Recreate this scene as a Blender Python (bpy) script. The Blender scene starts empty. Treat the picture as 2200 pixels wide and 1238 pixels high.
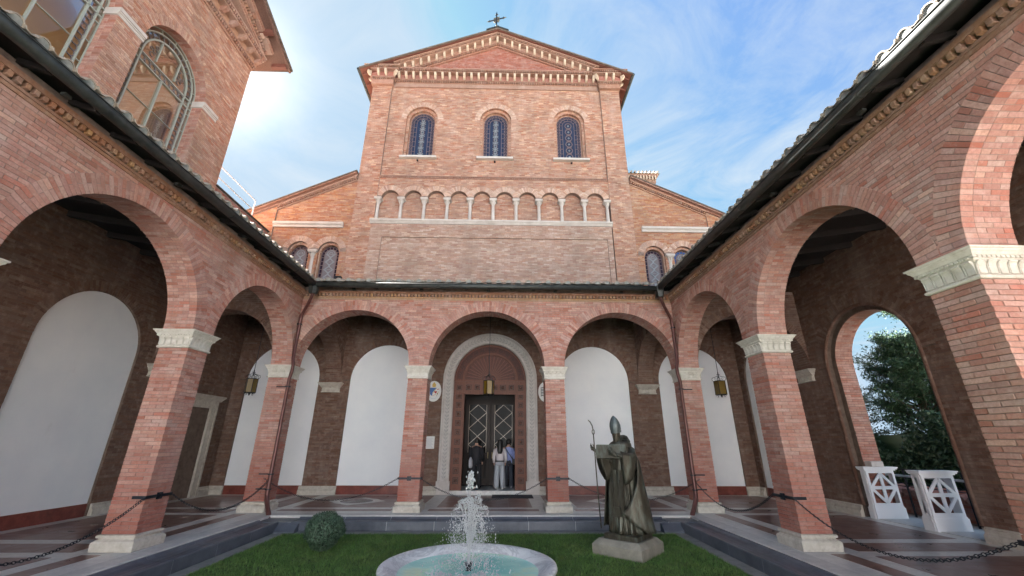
import bpy, math, random
import numpy as np
from mathutils import Matrix, Vector
random.seed(7); RS = np.random.RandomState(11)
PI = math.pi; cos = math.cos; sin = math.sin; R_ = math.radians
sc = bpy.context.scene
COL = bpy.data.collections.new('place'); sc.collection.children.link(COL)
# ------------------------------------------------------------------ camera, sky, sun, exposure
cd = bpy.data.cameras.new('camera'); cam = bpy.data.objects.new('camera', cd); COL.objects.link(cam)
cd.sensor_fit = 'HORIZONTAL'; cd.sensor_width = 36.0; cd.lens = 880.434 / 2200 * 36
cd.clip_start = 0.05; cd.clip_end = 3000
cF = Vector((0.01962749, 0.93642461, 0.35031945)); cR = Vector((0.99974329, -0.02234866, 0.00372628)); cU = Vector((-0.01131855, -0.35015639, 0.93662287))
cam.matrix_world = Matrix(((cR.x, cU.x, -cF.x, 0), (cR.y, cU.y, -cF.y, 0), (cR.z, cU.z, -cF.z, 1.65), (0, 0, 0, 1)))
sc.camera = cam
SUN_AZ, SUN_EL = -43.0, 40.0          # azimuth from +y towards +x
w = bpy.data.worlds.new('World'); sc.world = w; w.use_nodes = True
nt = w.node_tree; nt.nodes.clear(); N = nt.nodes; LK = nt.links
out = N.new('ShaderNodeOutputWorld'); bg = N.new('ShaderNodeBackground'); bg.inputs['Strength'].default_value = 0.05
sky = N.new('ShaderNodeTexSky'); sky.sky_type = 'NISHITA'; sky.sun_disc = False
sky.sun_elevation = R_(SUN_EL); sky.sun_rotation = R_(SUN_AZ); sky.altitude = 50; sky.air_density = 1.0; sky.dust_density = 0.6; sky.ozone_density = 3.0
tc = N.new('ShaderNodeTexCoord')
# direction divided by height: clouds lie on a flat layer
sep = N.new('ShaderNodeSeparateXYZ'); LK.new(tc.outputs['Generated'], sep.inputs[0])
zz = N.new('ShaderNodeMath'); zz.operation = 'MAXIMUM'; zz.inputs[1].default_value = 0.12; LK.new(sep.outputs['Z'], zz.inputs[0])
dx = N.new('ShaderNodeMath'); dx.operation = 'DIVIDE'; LK.new(sep.outputs['X'], dx.inputs[0]); LK.new(zz.outputs[0], dx.inputs[1])
dy = N.new('ShaderNodeMath'); dy.operation = 'DIVIDE'; LK.new(sep.outputs['Y'], dy.inputs[0]); LK.new(zz.outputs[0], dy.inputs[1])
cmb = N.new('ShaderNodeCombineXYZ'); LK.new(dx.outputs[0], cmb.inputs[0]); LK.new(dy.outputs[0], cmb.inputs[1])
mp = N.new('ShaderNodeMapping'); mp.inputs['Rotation'].default_value = (0, 0, R_(28)); mp.inputs['Scale'].default_value = (1.0, 0.68, 1); LK.new(cmb.outputs[0], mp.inputs[0])
n1 = N.new('ShaderNodeTexNoise'); n1.inputs['Scale'].default_value = 2.6; n1.inputs['Detail'].default_value = 8; n1.inputs['Roughness'].default_value = 0.66; n1.inputs['Distortion'].default_value = 1.1
LK.new(mp.outputs[0], n1.inputs['Vector'])
n2 = N.new('ShaderNodeTexNoise'); n2.inputs['Scale'].default_value = 0.75; n2.inputs['Detail'].default_value = 3; LK.new(cmb.outputs[0], n2.inputs['Vector'])
mu = N.new('ShaderNodeMath'); mu.operation = 'MULTIPLY'; LK.new(n1.outputs['Fac'], mu.inputs[0]); LK.new(n2.outputs['Fac'], mu.inputs[1])
# thicker, brighter veil towards the sun
sd = Vector((sin(R_(SUN_AZ)) * cos(R_(SUN_EL)), cos(R_(SUN_AZ)) * cos(R_(SUN_EL)), sin(R_(SUN_EL))))
dt = N.new('ShaderNodeVectorMath'); dt.operation = 'DOT_PRODUCT'; LK.new(tc.outputs['Generated'], dt.inputs[0]); dt.inputs[1].default_value = sd
g1 = N.new('ShaderNodeMapRange'); g1.inputs['From Min'].default_value = 0.35; g1.inputs['From Max'].default_value = 1.0; g1.inputs['To Min'].default_value = 0; g1.inputs['To Max'].default_value = 0.025; LK.new(dt.outputs['Value'], g1.inputs['Value'])
ad = N.new('ShaderNodeMath'); ad.operation = 'ADD'; LK.new(mu.outputs[0], ad.inputs[0]); LK.new(g1.outputs[0], ad.inputs[1])
cr = N.new('ShaderNodeValToRGB'); cr.color_ramp.elements[0].position = 0.20; cr.color_ramp.elements[1].position = 0.38
cr.color_ramp.elements[0].color = (0.20, 0.20, 0.20, 1); cr.color_ramp.elements[1].color = (0.85, 0.85, 0.85, 1); LK.new(ad.outputs[0], cr.inputs[0])
gp = N.new('ShaderNodeMath'); gp.operation = 'POWER'; gp.inputs[1].default_value = 170; mx0 = N.new('ShaderNodeMath'); mx0.operation = 'MAXIMUM'; mx0.inputs[1].default_value = 0.0
LK.new(dt.outputs['Value'], mx0.inputs[0]); LK.new(mx0.outputs[0], gp.inputs[0])
gl = N.new('ShaderNodeVectorMath'); gl.operation = 'SCALE'; gl.inputs[0].default_value = (1.3, 1.25, 1.15); LK.new(gp.outputs[0], gl.inputs['Scale'])
skc = N.new('ShaderNodeVectorMath'); skc.operation = 'MULTIPLY'; skc.inputs[1].default_value = (0.235, 0.365, 0.45); LK.new(sky.outputs[0], skc.inputs[0])
skb = N.new('ShaderNodeVectorMath'); skb.operation = 'MINIMUM'; skb.inputs[1].default_value = (0.66, 0.96, 1.27); LK.new(skc.outputs[0], skb.inputs[0])
mix = N.new('ShaderNodeMix'); mix.data_type = 'RGBA'; LK.new(cr.outputs[0], mix.inputs[0]); LK.new(skb.outputs[0], mix.inputs[6]); mix.inputs[7].default_value = (1.02, 1.18, 1.33, 1)
ads = N.new('ShaderNodeVectorMath'); ads.operation = 'ADD'; LK.new(mix.outputs[2], ads.inputs[0]); LK.new(gl.outputs[0], ads.inputs[1])
LK.new(ads.outputs[0], bg.inputs['Color']); LK.new(bg.outputs[0], out.inputs['Surface'])
sl = bpy.data.lights.new('sun', 'SUN'); sl.energy = 5.0; sl.angle = R_(0.53); sl.color = (1.0, 0.965, 0.92)
so = bpy.data.objects.new('sun', sl); COL.objects.link(so)
so.rotation_mode = 'QUATERNION'; so.rotation_quaternion = sd.to_track_quat('Z', 'Y'); so.location = sd * 60
sc.view_settings.view_transform = 'Standard'; sc.view_settings.look = 'None'; sc.view_settings.exposure = 3.85; sc.view_settings.gamma = 1.0; sc.view_settings.use_curve_mapping = False
sc.render.engine = 'CYCLES'
try:
    sc.cycles.use_denoising = True; sc.cycles.denoiser = 'OPENIMAGEDENOISE'
except Exception: pass
sc.cycles.max_bounces = 8; sc.cycles.diffuse_bounces = 5; sc.cycles.glossy_bounces = 3; sc.cycles.transmission_bounces = 4; sc.cycles.transparent_max_bounces = 6
sc.cycles.sample_clamp_indirect = 6.0; sc.cycles.caustics_reflective = False; sc.cycles.caustics_refractive = False

# ------------------------------------------------------------------ materials
class NT:
    def __init__(s, m): s.t = m.node_tree; s.n = s.t.nodes; s.l = s.t.links; s.b = s.n['Principled BSDF']
    def new(s, k, **kw):
        x = s.n.new(k)
        for a, b in kw.items(): setattr(x, a, b)
        return x
    def set(s, x, **kw):
        for a, b in kw.items(): x.inputs[a.replace('_', ' ')].default_value = b
        return x
    def noise(s, scale, detail=4, rough=0.55, vec=None, dist=0):
        x = s.new('ShaderNodeTexNoise'); s.set(x, Scale=scale, Detail=detail, Roughness=rough, Distortion=dist)
        if vec is not None: s.l.new(vec, x.inputs['Vector'])
        return x.outputs['Fac']
    def math(s, op, a, b=0.0, c=None):
        x = s.new('ShaderNodeMath', operation=op)
        for i, v in enumerate((a, b) if c is None else (a, b, c)):
            if isinstance(v, (int, float)): x.inputs[i].default_value = v
            else: s.l.new(v, x.inputs[i])
        return x.outputs[0]
    def ramp(s, f, stops, interp='LINEAR'):
        x = s.new('ShaderNodeValToRGB'); r = x.color_ramp; r.interpolation = interp
        while len(r.elements) < len(stops): r.elements.new(0.5)
        for e, (p, c) in zip(r.elements, stops): e.position = p; e.color = (*c, 1) if len(c) == 3 else c
        s.l.new(f, x.inputs[0]); return x.outputs[0]
    def mix(s, f, a, b, mode='MIX'):
        x = s.new('ShaderNodeMix', data_type='RGBA', blend_type=mode)
        for i, v in ((0, f), (6, a), (7, b)):
            if isinstance(v, (int, float)): x.inputs[i].default_value = v
            elif isinstance(v, tuple): x.inputs[i].default_value = (*v, 1)
            else: s.l.new(v, x.inputs[i])
        return x.outputs[2]
    def map(s, v, scale):
        x = s.new('ShaderNodeMapping'); x.inputs['Scale'].default_value = scale; s.l.new(v, x.inputs[0]); return x.outputs[0]
    def bump(s, h, strength=0.3, dist=0.01):
        x = s.new('ShaderNodeBump'); s.set(x, Strength=strength, Distance=dist); s.l.new(h, x.inputs['Height']); s.l.new(x.outputs[0], s.b.inputs['Normal'])
    def pos(s):
        return s.new('ShaderNodeNewGeometry').outputs['Position']
    def rnd(s):
        a = s.new('ShaderNodeNewGeometry').outputs['Random Per Island']; b = s.new('ShaderNodeObjectInfo').outputs['Random']
        return s.math('FRACT', s.math('ADD', a, b))
def mat(name, col=(0.5, 0.5, 0.5), rough=0.8, metal=0.0, **kw):
    m = bpy.data.materials.new(name); m.use_nodes = True; b = m.node_tree.nodes['Principled BSDF']
    b.inputs['Base Color'].default_value = (*col, 1); b.inputs['Roughness'].default_value = rough; b.inputs['Metallic'].default_value = metal
    for k, v in kw.items(): b.inputs[k.replace('_', ' ')].default_value = v
    return m
def brickmat(name, pal, mul=1.0, stain=0.5, damp=False):
    m = mat(name, rough=0.88); t = NT(m); P = t.pos(); r = t.rnd()
    st = [(i / (len(pal) - 1), tuple(c * mul for c in p)) for i, p in enumerate(pal)]
    c = t.ramp(r, st)
    v = t.math('FRACT', t.math('MULTIPLY', r, 17.31))
    k = t.math('MULTIPLY_ADD', v, 0.22, 0.92)
    hs = t.new('ShaderNodeHueSaturation'); t.l.new(c, hs.inputs['Color']); t.l.new(k, hs.inputs['Value'])
    t.l.new(t.math('MULTIPLY_ADD', t.math('FRACT', t.math('MULTIPLY', r, 7.7)), 0.3, 0.82), hs.inputs['Saturation'])
    f = t.noise(34, 5, 0.65, P); c = t.mix(t.math('MULTIPLY', t.math('SUBTRACT', f, 0.42), 1.7), hs.outputs[0], (0.22 * mul, 0.11 * mul, 0.08 * mul), 'MIX')
    f2 = t.noise(7, 6, 0.7, P)
    lt = t.ramp(f2, [(0.50, (0, 0, 0)), (0.72, (1, 1, 1))]); c = t.mix(t.math('MULTIPLY', lt, 0.34), c, (0.60 * mul, 0.47 * mul, 0.40 * mul))
    f3 = t.noise(0.8, 5, 0.62, P); dk = t.ramp(f3, [(0.50, (0, 0, 0)), (0.70, (1, 1, 1))]); c = t.mix(t.math('MULTIPLY', dk, stain * 0.55), c, (0.20 * mul, 0.135 * mul, 0.10 * mul))
    f4 = t.noise(1.7, 4, 0.6, t.map(P, (1, 1, 0.25))); wh = t.ramp(f4, [(0.55, (0, 0, 0)), (0.75, (1, 1, 1))]); c = t.mix(t.math('MULTIPLY', wh, stain * 0.4), c, (0.55 * mul, 0.45 * mul, 0.40 * mul))
    if 'facade' in name:
        f5 = t.noise(0.55, 6, 0.68, t.map(P, (1.6, 1, 0.42))); so_ = t.ramp(f5, [(0.50, (0, 0, 0)), (0.66, (1, 1, 1))]); c = t.mix(t.math('MULTIPLY', so_, 0.22), c, (0.20, 0.15, 0.12))
    if damp:      # rising damp darkens and reddens the foot of the pillars
        z = t.new('ShaderNodeSeparateXYZ'); t.l.new(P, z.inputs[0]); mr = t.new('ShaderNodeMapRange'); mr.inputs['From Min'].default_value = 1.9; mr.inputs['From Max'].default_value = 0.5; t.l.new(z.outputs['Z'], mr.inputs['Value'])
        c = t.mix(t.math('MULTIPLY', mr.outputs[0], t.math('MULTIPLY_ADD', t.noise(2.5, 5, 0.7, P), 1.2, 0.0)), c, (0.30, 0.085, 0.06))
    t.l.new(c, t.b.inputs['Base Color']); t.bump(t.noise(60, 5, 0.7, P), 0.6, 0.008)
    return m
PAL_PINK = [(0.42, 0.215, 0.165), (0.36, 0.145, 0.11), (0.44, 0.25, 0.20), (0.385, 0.18, 0.14), (0.48, 0.31, 0.25), (0.37, 0.15, 0.115), (0.42, 0.225, 0.175), (0.31, 0.135, 0.105), (0.41, 0.195, 0.15)]
PAL_BUFF = [(0.52, 0.31, 0.20), (0.45, 0.22, 0.14), (0.57, 0.38, 0.25), (0.48, 0.27, 0.18), (0.62, 0.44, 0.30), (0.44, 0.20, 0.13), (0.54, 0.34, 0.23), (0.38, 0.21, 0.15), (0.55, 0.32, 0.21)]
PAL_ORNG = [(0.54, 0.27, 0.15), (0.47, 0.19, 0.11), (0.58, 0.33, 0.19), (0.50, 0.23, 0.13), (0.60, 0.38, 0.23), (0.46, 0.18, 0.10), (0.40, 0.18, 0.11)]
M = {}
def mortar(name, a, b):
    m = mat(name, rough=0.95); t = NT(m); P = t.pos()
    t.l.new(t.ramp(t.noise(5, 6, 0.7, P), [(0.35, a), (0.68, b)]), t.b.inputs['Base Color']); t.bump(t.noise(90, 4, 0.7, P), 0.5, 0.004); return m
M['brick'] = brickmat('weathered pink brick', PAL_PINK, 1.12, 0.7, True)
M['brick_buff'] = brickmat('rose brick of the upper facade', [(0.47, 0.265, 0.18), (0.40, 0.185, 0.125), (0.51, 0.32, 0.225), (0.43, 0.225, 0.155), (0.60, 0.43, 0.32), (0.40, 0.175, 0.12), (0.48, 0.28, 0.195), (0.32, 0.165, 0.12), (0.48, 0.26, 0.18)], 1.02, 0.7)
M['brick_low'] = brickmat('grey buff brick of the lower facade', [(0.47, 0.33, 0.26), (0.37, 0.22, 0.17), (0.52, 0.39, 0.31), (0.42, 0.27, 0.21), (0.57, 0.45, 0.37), (0.36, 0.20, 0.155), (0.46, 0.32, 0.25)], 1.02, 0.7)
M['brick_pale'] = brickmat('pale arch brick', [(0.58, 0.40, 0.31), (0.44, 0.25, 0.19), (0.62, 0.46, 0.36), (0.50, 0.32, 0.25), (0.64, 0.48, 0.38), (0.40, 0.22, 0.17)], 1.0, 0.5)
M['recess_shade'] = mortar('painted recess shade', (0.07, 0.042, 0.034), (0.15, 0.09, 0.07))  # dark colour paints in the shadow lines between dentils and bands
M['brick_red'] = brickmat('red pediment brick', [(0.34, 0.12, 0.09), (0.30, 0.10, 0.075), (0.37, 0.155, 0.12), (0.32, 0.115, 0.085), (0.42, 0.20, 0.155)], stain=0.3)
M['brick_orange'] = brickmat('orange rose brick', PAL_ORNG, 0.85)
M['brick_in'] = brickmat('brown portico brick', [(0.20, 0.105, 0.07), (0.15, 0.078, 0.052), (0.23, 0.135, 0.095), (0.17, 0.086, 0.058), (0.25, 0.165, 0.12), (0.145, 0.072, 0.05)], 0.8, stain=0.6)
def mortar(name, a, b):
    m = mat(name, rough=0.95); t = NT(m); P = t.pos()
    t.l.new(t.ramp(t.noise(5, 6, 0.7, P), [(0.35, a), (0.68, b)]), t.b.inputs['Base Color']); t.bump(t.noise(90, 4, 0.7, P), 0.5, 0.004); return m
M['mortar'] = mortar('lime mortar', (0.19, 0.13, 0.11), (0.34, 0.26, 0.22))
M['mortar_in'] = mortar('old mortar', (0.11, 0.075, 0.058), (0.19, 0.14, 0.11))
def stone(name, a, b, dirt, scale=6, rough=0.6, vein=0.0, bump=0.25, dk=0.4):
    m = mat(name, rough=rough); t = NT(m); P = t.pos()
    c = t.ramp(t.noise(scale, 6, 0.65, P), [(0.3, a), (0.7, b)])
    d = t.ramp(t.noise(scale * 0.55, 8, 0.75, P), [(0.52, (0, 0, 0)), (0.75, (1, 1, 1))]); c = t.mix(t.math('MULTIPLY', d, dk), c, dirt)
    if vein:
        v = t.noise(scale * 0.8, 8, 0.7, P, 1.6); vv = t.math('ABSOLUTE', t.math('SUBTRACT', v, 0.5)); vr = t.ramp(vv, [(0.0, (1, 1, 1)), (0.06, (0, 0, 0))]); c = t.mix(t.math('MULTIPLY', vr, vein), c, (0.22, 0.24, 0.27))
    t.l.new(c, t.b.inputs['Base Color']); t.bump(t.noise(scale * 9, 6, 0.7, P), bump, 0.006); return m
M['marble'] = stone('carved white marble', (0.54, 0.50, 0.43), (0.68, 0.65, 0.58), (0.30, 0.25, 0.17), 9, 0.6, 0, 0.4, 0.65)
M['travertine'] = stone('worn travertine', (0.42, 0.38, 0.32), (0.60, 0.56, 0.50), (0.20, 0.17, 0.13), 9, 0.75, 0, 0.7, 0.6)
M['facade_marble'] = stone('facade marble', (0.48, 0.44, 0.41), (0.62, 0.58, 0.55), (0.30, 0.25, 0.22), 3, 0.6, 0, 0.2, 0.5)
M['floor_marble'] = stone('floor marble strips', (0.52, 0.51, 0.49), (0.68, 0.67, 0.64), (0.32, 0.31, 0.29), 4, 0.32, 0.25, 0.08, 0.45)
M['sill_marble'] = stone('floor edge marble', (0.46, 0.46, 0.45), (0.62, 0.61, 0.58), (0.25, 0.24, 0.22), 5, 0.5, 0.15, 0.3, 0.5)
M['peperino'] = stone('dark grey volcanic stone', (0.055, 0.065, 0.085), (0.11, 0.125, 0.155), (0.03, 0.035, 0.045), 3, 0.42, 0, 0.3, 0.5)
M['concrete'] = stone('old concrete strip', (0.16, 0.16, 0.155), (0.25, 0.25, 0.24), (0.08, 0.09, 0.07), 6, 0.9, 0, 0.5, 0.5)
M['joint'] = mat('pale joint filler', (0.42, 0.44, 0.46), 0.9)
M['basin'] = stone('veined grey marble', (0.50, 0.53, 0.54), (0.72, 0.74, 0.74), (0.28, 0.31, 0.33), 2.2, 0.35, 0.55, 0.1, 0.35)
def floortile():
    m = mat('brown red floor stone', rough=0.27); t = NT(m); P = t.pos(); r = t.rnd()
    c = t.ramp(r, [(0, (0.145, 0.058, 0.044)), (0.4, (0.18, 0.078, 0.060)), (0.7, (0.125, 0.050, 0.040)), (1, (0.20, 0.10, 0.078))])
    c = t.mix(t.math('MULTIPLY', t.noise(9, 6, 0.7, P), 0.5), c, (0.20, 0.14, 0.125)); t.l.new(c, t.b.inputs['Base Color'])
    t.l.new(t.math('MULTIPLY_ADD', t.noise(3, 5, 0.6, P), 0.35, 0.15), t.b.inputs['Roughness']); t.bump(t.noise(14, 4, 0.6, P), 0.05, 0.004); return m
M['floor_tile'] = floortile()
def plaster():
    m = mat('white limewash panel', rough=0.9); t = NT(m); P = t.pos()
    c = t.ramp(t.noise(1.1, 6, 0.6, P), [(0.3, (0.80, 0.82, 0.85)), (0.7, (0.88, 0.89, 0.90))]); sc_ = t.ramp(t.noise(2.3, 9, 0.8, t.map(P, (1, 1, 0.35))), [(0.60, (0, 0, 0)), (0.78, (1, 1, 1))]); c = t.mix(t.math('MULTIPLY', sc_, 0.35), c, (0.55, 0.54, 0.52)); t.l.new(c, t.b.inputs['Base Color']); t.bump(t.noise(25, 5, 0.6, P), 0.12, 0.004); return m
M['plaster'] = plaster()
M['bounce_wall'] = stone('pale bounce wall', (0.64, 0.67, 0.71), (0.74, 0.77, 0.80), (0.46, 0.48, 0.5), 0.6, 0.9, 0, 0.2, 0.3)  # pale finish of the added building that throws fill light back
M['red_stone'] = stone('red breccia skirting', (0.13, 0.028, 0.022), (0.26, 0.07, 0.05), (0.06, 0.02, 0.018), 6, 0.35, 0, 0.1, 0.6)
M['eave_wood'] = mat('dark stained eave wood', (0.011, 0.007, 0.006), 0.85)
M['red_wood'] = mat('red brown rafters', (0.16, 0.06, 0.045), 0.7)
def wood(name, a, b, rough=0.45):
    m = mat(name, rough=rough); t = NT(m); P = t.pos()
    t.l.new(t.ramp(t.noise(6, 6, 0.6, t.map(P, (6, 6, 0.7)), 0.5), [(0.3, a), (0.7, b)]), t.b.inputs['Base Color']); t.bump(t.noise(40, 4, 0.6, t.map(P, (3, 3, 0.4))), 0.2, 0.003); return m
M['walnut'] = wood('carved walnut', (0.10, 0.028, 0.013), (0.19, 0.058, 0.027), 0.55)
M['walnut_dark'] = wood('dark door wood', (0.012, 0.005, 0.003), (0.028, 0.011, 0.006), 0.6)
M['walnut_red'] = wood('reddish lunette wood', (0.055, 0.012, 0.007), (0.11, 0.027, 0.014), 0.6)
def metal(name, a, b, rough=0.45, met=0.8):
    m = mat(name, rough=rough, metal=met); t = NT(m); P = t.pos()
    t.l.new(t.ramp(t.noise(4, 6, 0.7, P), [(0.3, a), (0.7, b)]), t.b.inputs['Base Color']); t.bump(t.noise(30, 4, 0.6, P), 0.1, 0.003); return m
M['gutter'] = metal('weathered copper gutter', (0.025, 0.027, 0.025), (0.065, 0.07, 0.065), 0.5, 0.35)
M['pipe'] = metal('red brown downpipe', (0.085, 0.030, 0.026), (0.15, 0.062, 0.052), 0.38, 0.3)
M['iron'] = metal('black iron', (0.012, 0.014, 0.02), (0.03, 0.035, 0.045), 0.45, 0.5)
M['lead'] = mat('pinkish tracery', (0.19, 0.135, 0.14), 0.7)
M['lead_white'] = mat('pale tracery', (0.27, 0.30, 0.33), 0.6)
M['modillion'] = stone('cream terracotta brackets', (0.50, 0.40, 0.31), (0.62, 0.52, 0.42), (0.30, 0.22, 0.16), 6, 0.8, 0, 0.3, 0.5)
M['tracery_grey'] = mat('grey tracery plate', (0.19, 0.17, 0.19), 0.7)
M['glass_blue'] = mat('dark blue leaded glass', (0.022, 0.035, 0.075), 0.22)
M['glass_purple'] = mat('dark purple leaded glass', (0.035, 0.022, 0.04), 0.25)
M['glass_sky'] = mat('blue lit leaded glass', (0.05, 0.12, 0.33), 0.25)
M['winframe'] = mat('grey green window iron', (0.34, 0.37, 0.33), 0.6)
M['winframe_dark'] = mat('dark window rings', (0.17, 0.155, 0.16), 0.6)
M['window_glass'] = mat('reflecting window glass', (0.05, 0.04, 0.03), 0.02)
def thin_glass(m, tint):
    t = m.node_tree; o = t.nodes['Material Output']; fr = t.nodes.new('ShaderNodeFresnel'); fr.inputs['IOR'].default_value = 1.32
    tr = t.nodes.new('ShaderNodeBsdfTransparent'); tr.inputs[0].default_value = (*tint, 1); gl_ = t.nodes.new('ShaderNodeBsdfGlossy'); gl_.inputs['Roughness'].default_value = 0.015; mx = t.nodes.new('ShaderNodeMixShader')
    ml = t.nodes.new('ShaderNodeMath'); ml.operation = 'MULTIPLY'; ml.inputs[1].default_value = 0.45; t.links.new(fr.outputs[0], ml.inputs[0]); t.links.new(ml.outputs[0], mx.inputs[0]); t.links.new(tr.outputs[0], mx.inputs[1]); t.links.new(gl_.outputs[0], mx.inputs[2]); t.links.new(mx.outputs[0], o.inputs['Surface'])
thin_glass(M['window_glass'], (0.86, 0.80, 0.68))
M['curtain_back'] = mat('brown net curtain', (0.40, 0.27, 0.17), 0.9)
M['room'] = mat('warm dim room', (0.50, 0.34, 0.20), 0.9)
M['curtain'] = mat('ochre curtain behind the glass', (0.74, 0.58, 0.32), 0.9)
M['roof_dark'] = stone('dark weathered roof edge', (0.10, 0.075, 0.06), (0.17, 0.13, 0.105), (0.06, 0.05, 0.045), 5, 0.9)
M['tile'] = stone('lichened roof tile', (0.30, 0.25, 0.20), (0.44, 0.38, 0.31), (0.17, 0.16, 0.14), 8, 0.9, 0, 0.5, 0.6)
M['tile_end'] = stone('mortared tile end', (0.22, 0.24, 0.24), (0.40, 0.40, 0.37), (0.12, 0.12, 0.12), 10, 0.95, 0, 0.6, 0.5)
M['cornice'] = brickmat('ochre stained cornice brick', [(0.38, 0.21, 0.11), (0.30, 0.14, 0.08), (0.42, 0.26, 0.14), (0.34, 0.16, 0.09), (0.25, 0.14, 0.09)], stain=0.8)
M['cornice_pale'] = brickmat('pale terracotta cornice', [(0.40, 0.22, 0.16), (0.30, 0.15, 0.11), (0.44, 0.27, 0.19), (0.25, 0.13, 0.10)], stain=0.8)
def bronze():
    m = mat('green brown bronze', rough=0.5, metal=0.45); t = NT(m); P = t.pos()
    c = t.ramp(t.noise(5, 6, 0.65, t.map(P, (2.2, 2.2, 0.6))), [(0.3, (0.032, 0.026, 0.018)), (0.50, (0.062, 0.056, 0.040)), (0.68, (0.105, 0.125, 0.105))])
    t.l.new(c, t.b.inputs['Base Color']); t.bump(t.noise(22, 5, 0.6, P), 0.2, 0.006); return m
M['bronze'] = bronze()
M['plinth'] = stone('weathered peperino plinth', (0.15, 0.145, 0.12), (0.25, 0.24, 0.20), (0.08, 0.08, 0.065), 5, 0.85, 0, 0.5, 0.5)
def leafmat(name, a, b, c2):
    m = mat(name, rough=0.55); t = NT(m); r = t.rnd()
    c = t.ramp(r, [(0, a), (0.6, b), (1, c2)])
    if 'lawn' in name:
        P = t.pos(); d = t.ramp(t.noise(1.6, 6, 0.7, P), [(0.48, (0, 0, 0)), (0.72, (1, 1, 1))]); c = t.mix(t.math('MULTIPLY', d, 0.5), c, (0.15, 0.16, 0.045)); d = t.ramp(t.noise(6, 5, 0.7, P), [(0.5, (0, 0, 0)), (0.7, (1, 1, 1))]); c = t.mix(t.math('MULTIPLY', d, 0.6), c, (0.022, 0.06, 0.014))
    t.l.new(c, t.b.inputs['Base Color']); return m
M['leaf_box'] = leafmat('box leaves', (0.016, 0.038, 0.02), (0.04, 0.085, 0.048), (0.09, 0.15, 0.095))
M['leaf_tree'] = leafmat('dark evergreen leaves', (0.022, 0.05, 0.02), (0.05, 0.105, 0.042), (0.10, 0.165, 0.075))
M['leaf_grass'] = leafmat('lawn blades', (0.04, 0.105, 0.018), (0.075, 0.175, 0.032), (0.13, 0.22, 0.05))
M['bark'] = mat('bark', (0.10, 0.075, 0.05), 0.9)
def lawnmat():
    m = mat('lawn soil and thatch', rough=0.95); t = NT(m); P = t.pos()
    t.l.new(t.ramp(t.noise(3, 7, 0.7, P), [(0.3, (0.014, 0.035, 0.008)), (0.7, (0.035, 0.075, 0.016))]), t.b.inputs['Base Color']); return m
M['lawn'] = lawnmat()
M['black'] = mat('dark interior', (0.012, 0.010, 0.010), 0.9)
M['white_paint'] = mat('white painted wood', (0.74, 0.75, 0.78), 0.45)
M['amber'] = mat('amber lantern glass', (0.22, 0.13, 0.012), 0.3, 0, Transmission_Weight=0.25)
M['soil'] = stone('pale gravel ground', (0.24, 0.21, 0.17), (0.32, 0.28, 0.22), (0.17, 0.15, 0.11), 1.0, 0.95)

# ------------------------------------------------------------------ geometry helpers
class Fr:      # a wall frame: s along the wall, z up, d outward
    def __init__(s, o, sd_, nd): s.o = np.array(o, float); s.s = np.array(sd_, float); s.n = np.array(nd, float)
    def p(s, a, z, d=0.0): return s.o + s.s * a + s.n * d + np.array((0, 0, z))
    def arr(s, a, z, d): return s.o[None] + np.outer(a, s.s) + np.outer(d, s.n) + np.outer(z, (0, 0, 1.0))
    def mat(s, a=0, z=0, d=0):
        o = s.p(a, z, d); return Matrix(((s.s[0], -s.n[0], 0, o[0]), (s.s[1], -s.n[1], 0, o[1]), (0, 0, 1, o[2]), (0, 0, 0, 1)))
WORLD = Fr((0, 0, 0), (1, 0, 0), (0, -1, 0))     # d = -y
BOXF = np.array([(0, 1, 3, 2), (4, 6, 7, 5), (0, 4, 5, 1), (2, 3, 7, 6), (0, 2, 6, 4), (1, 5, 7, 3)])
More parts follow.
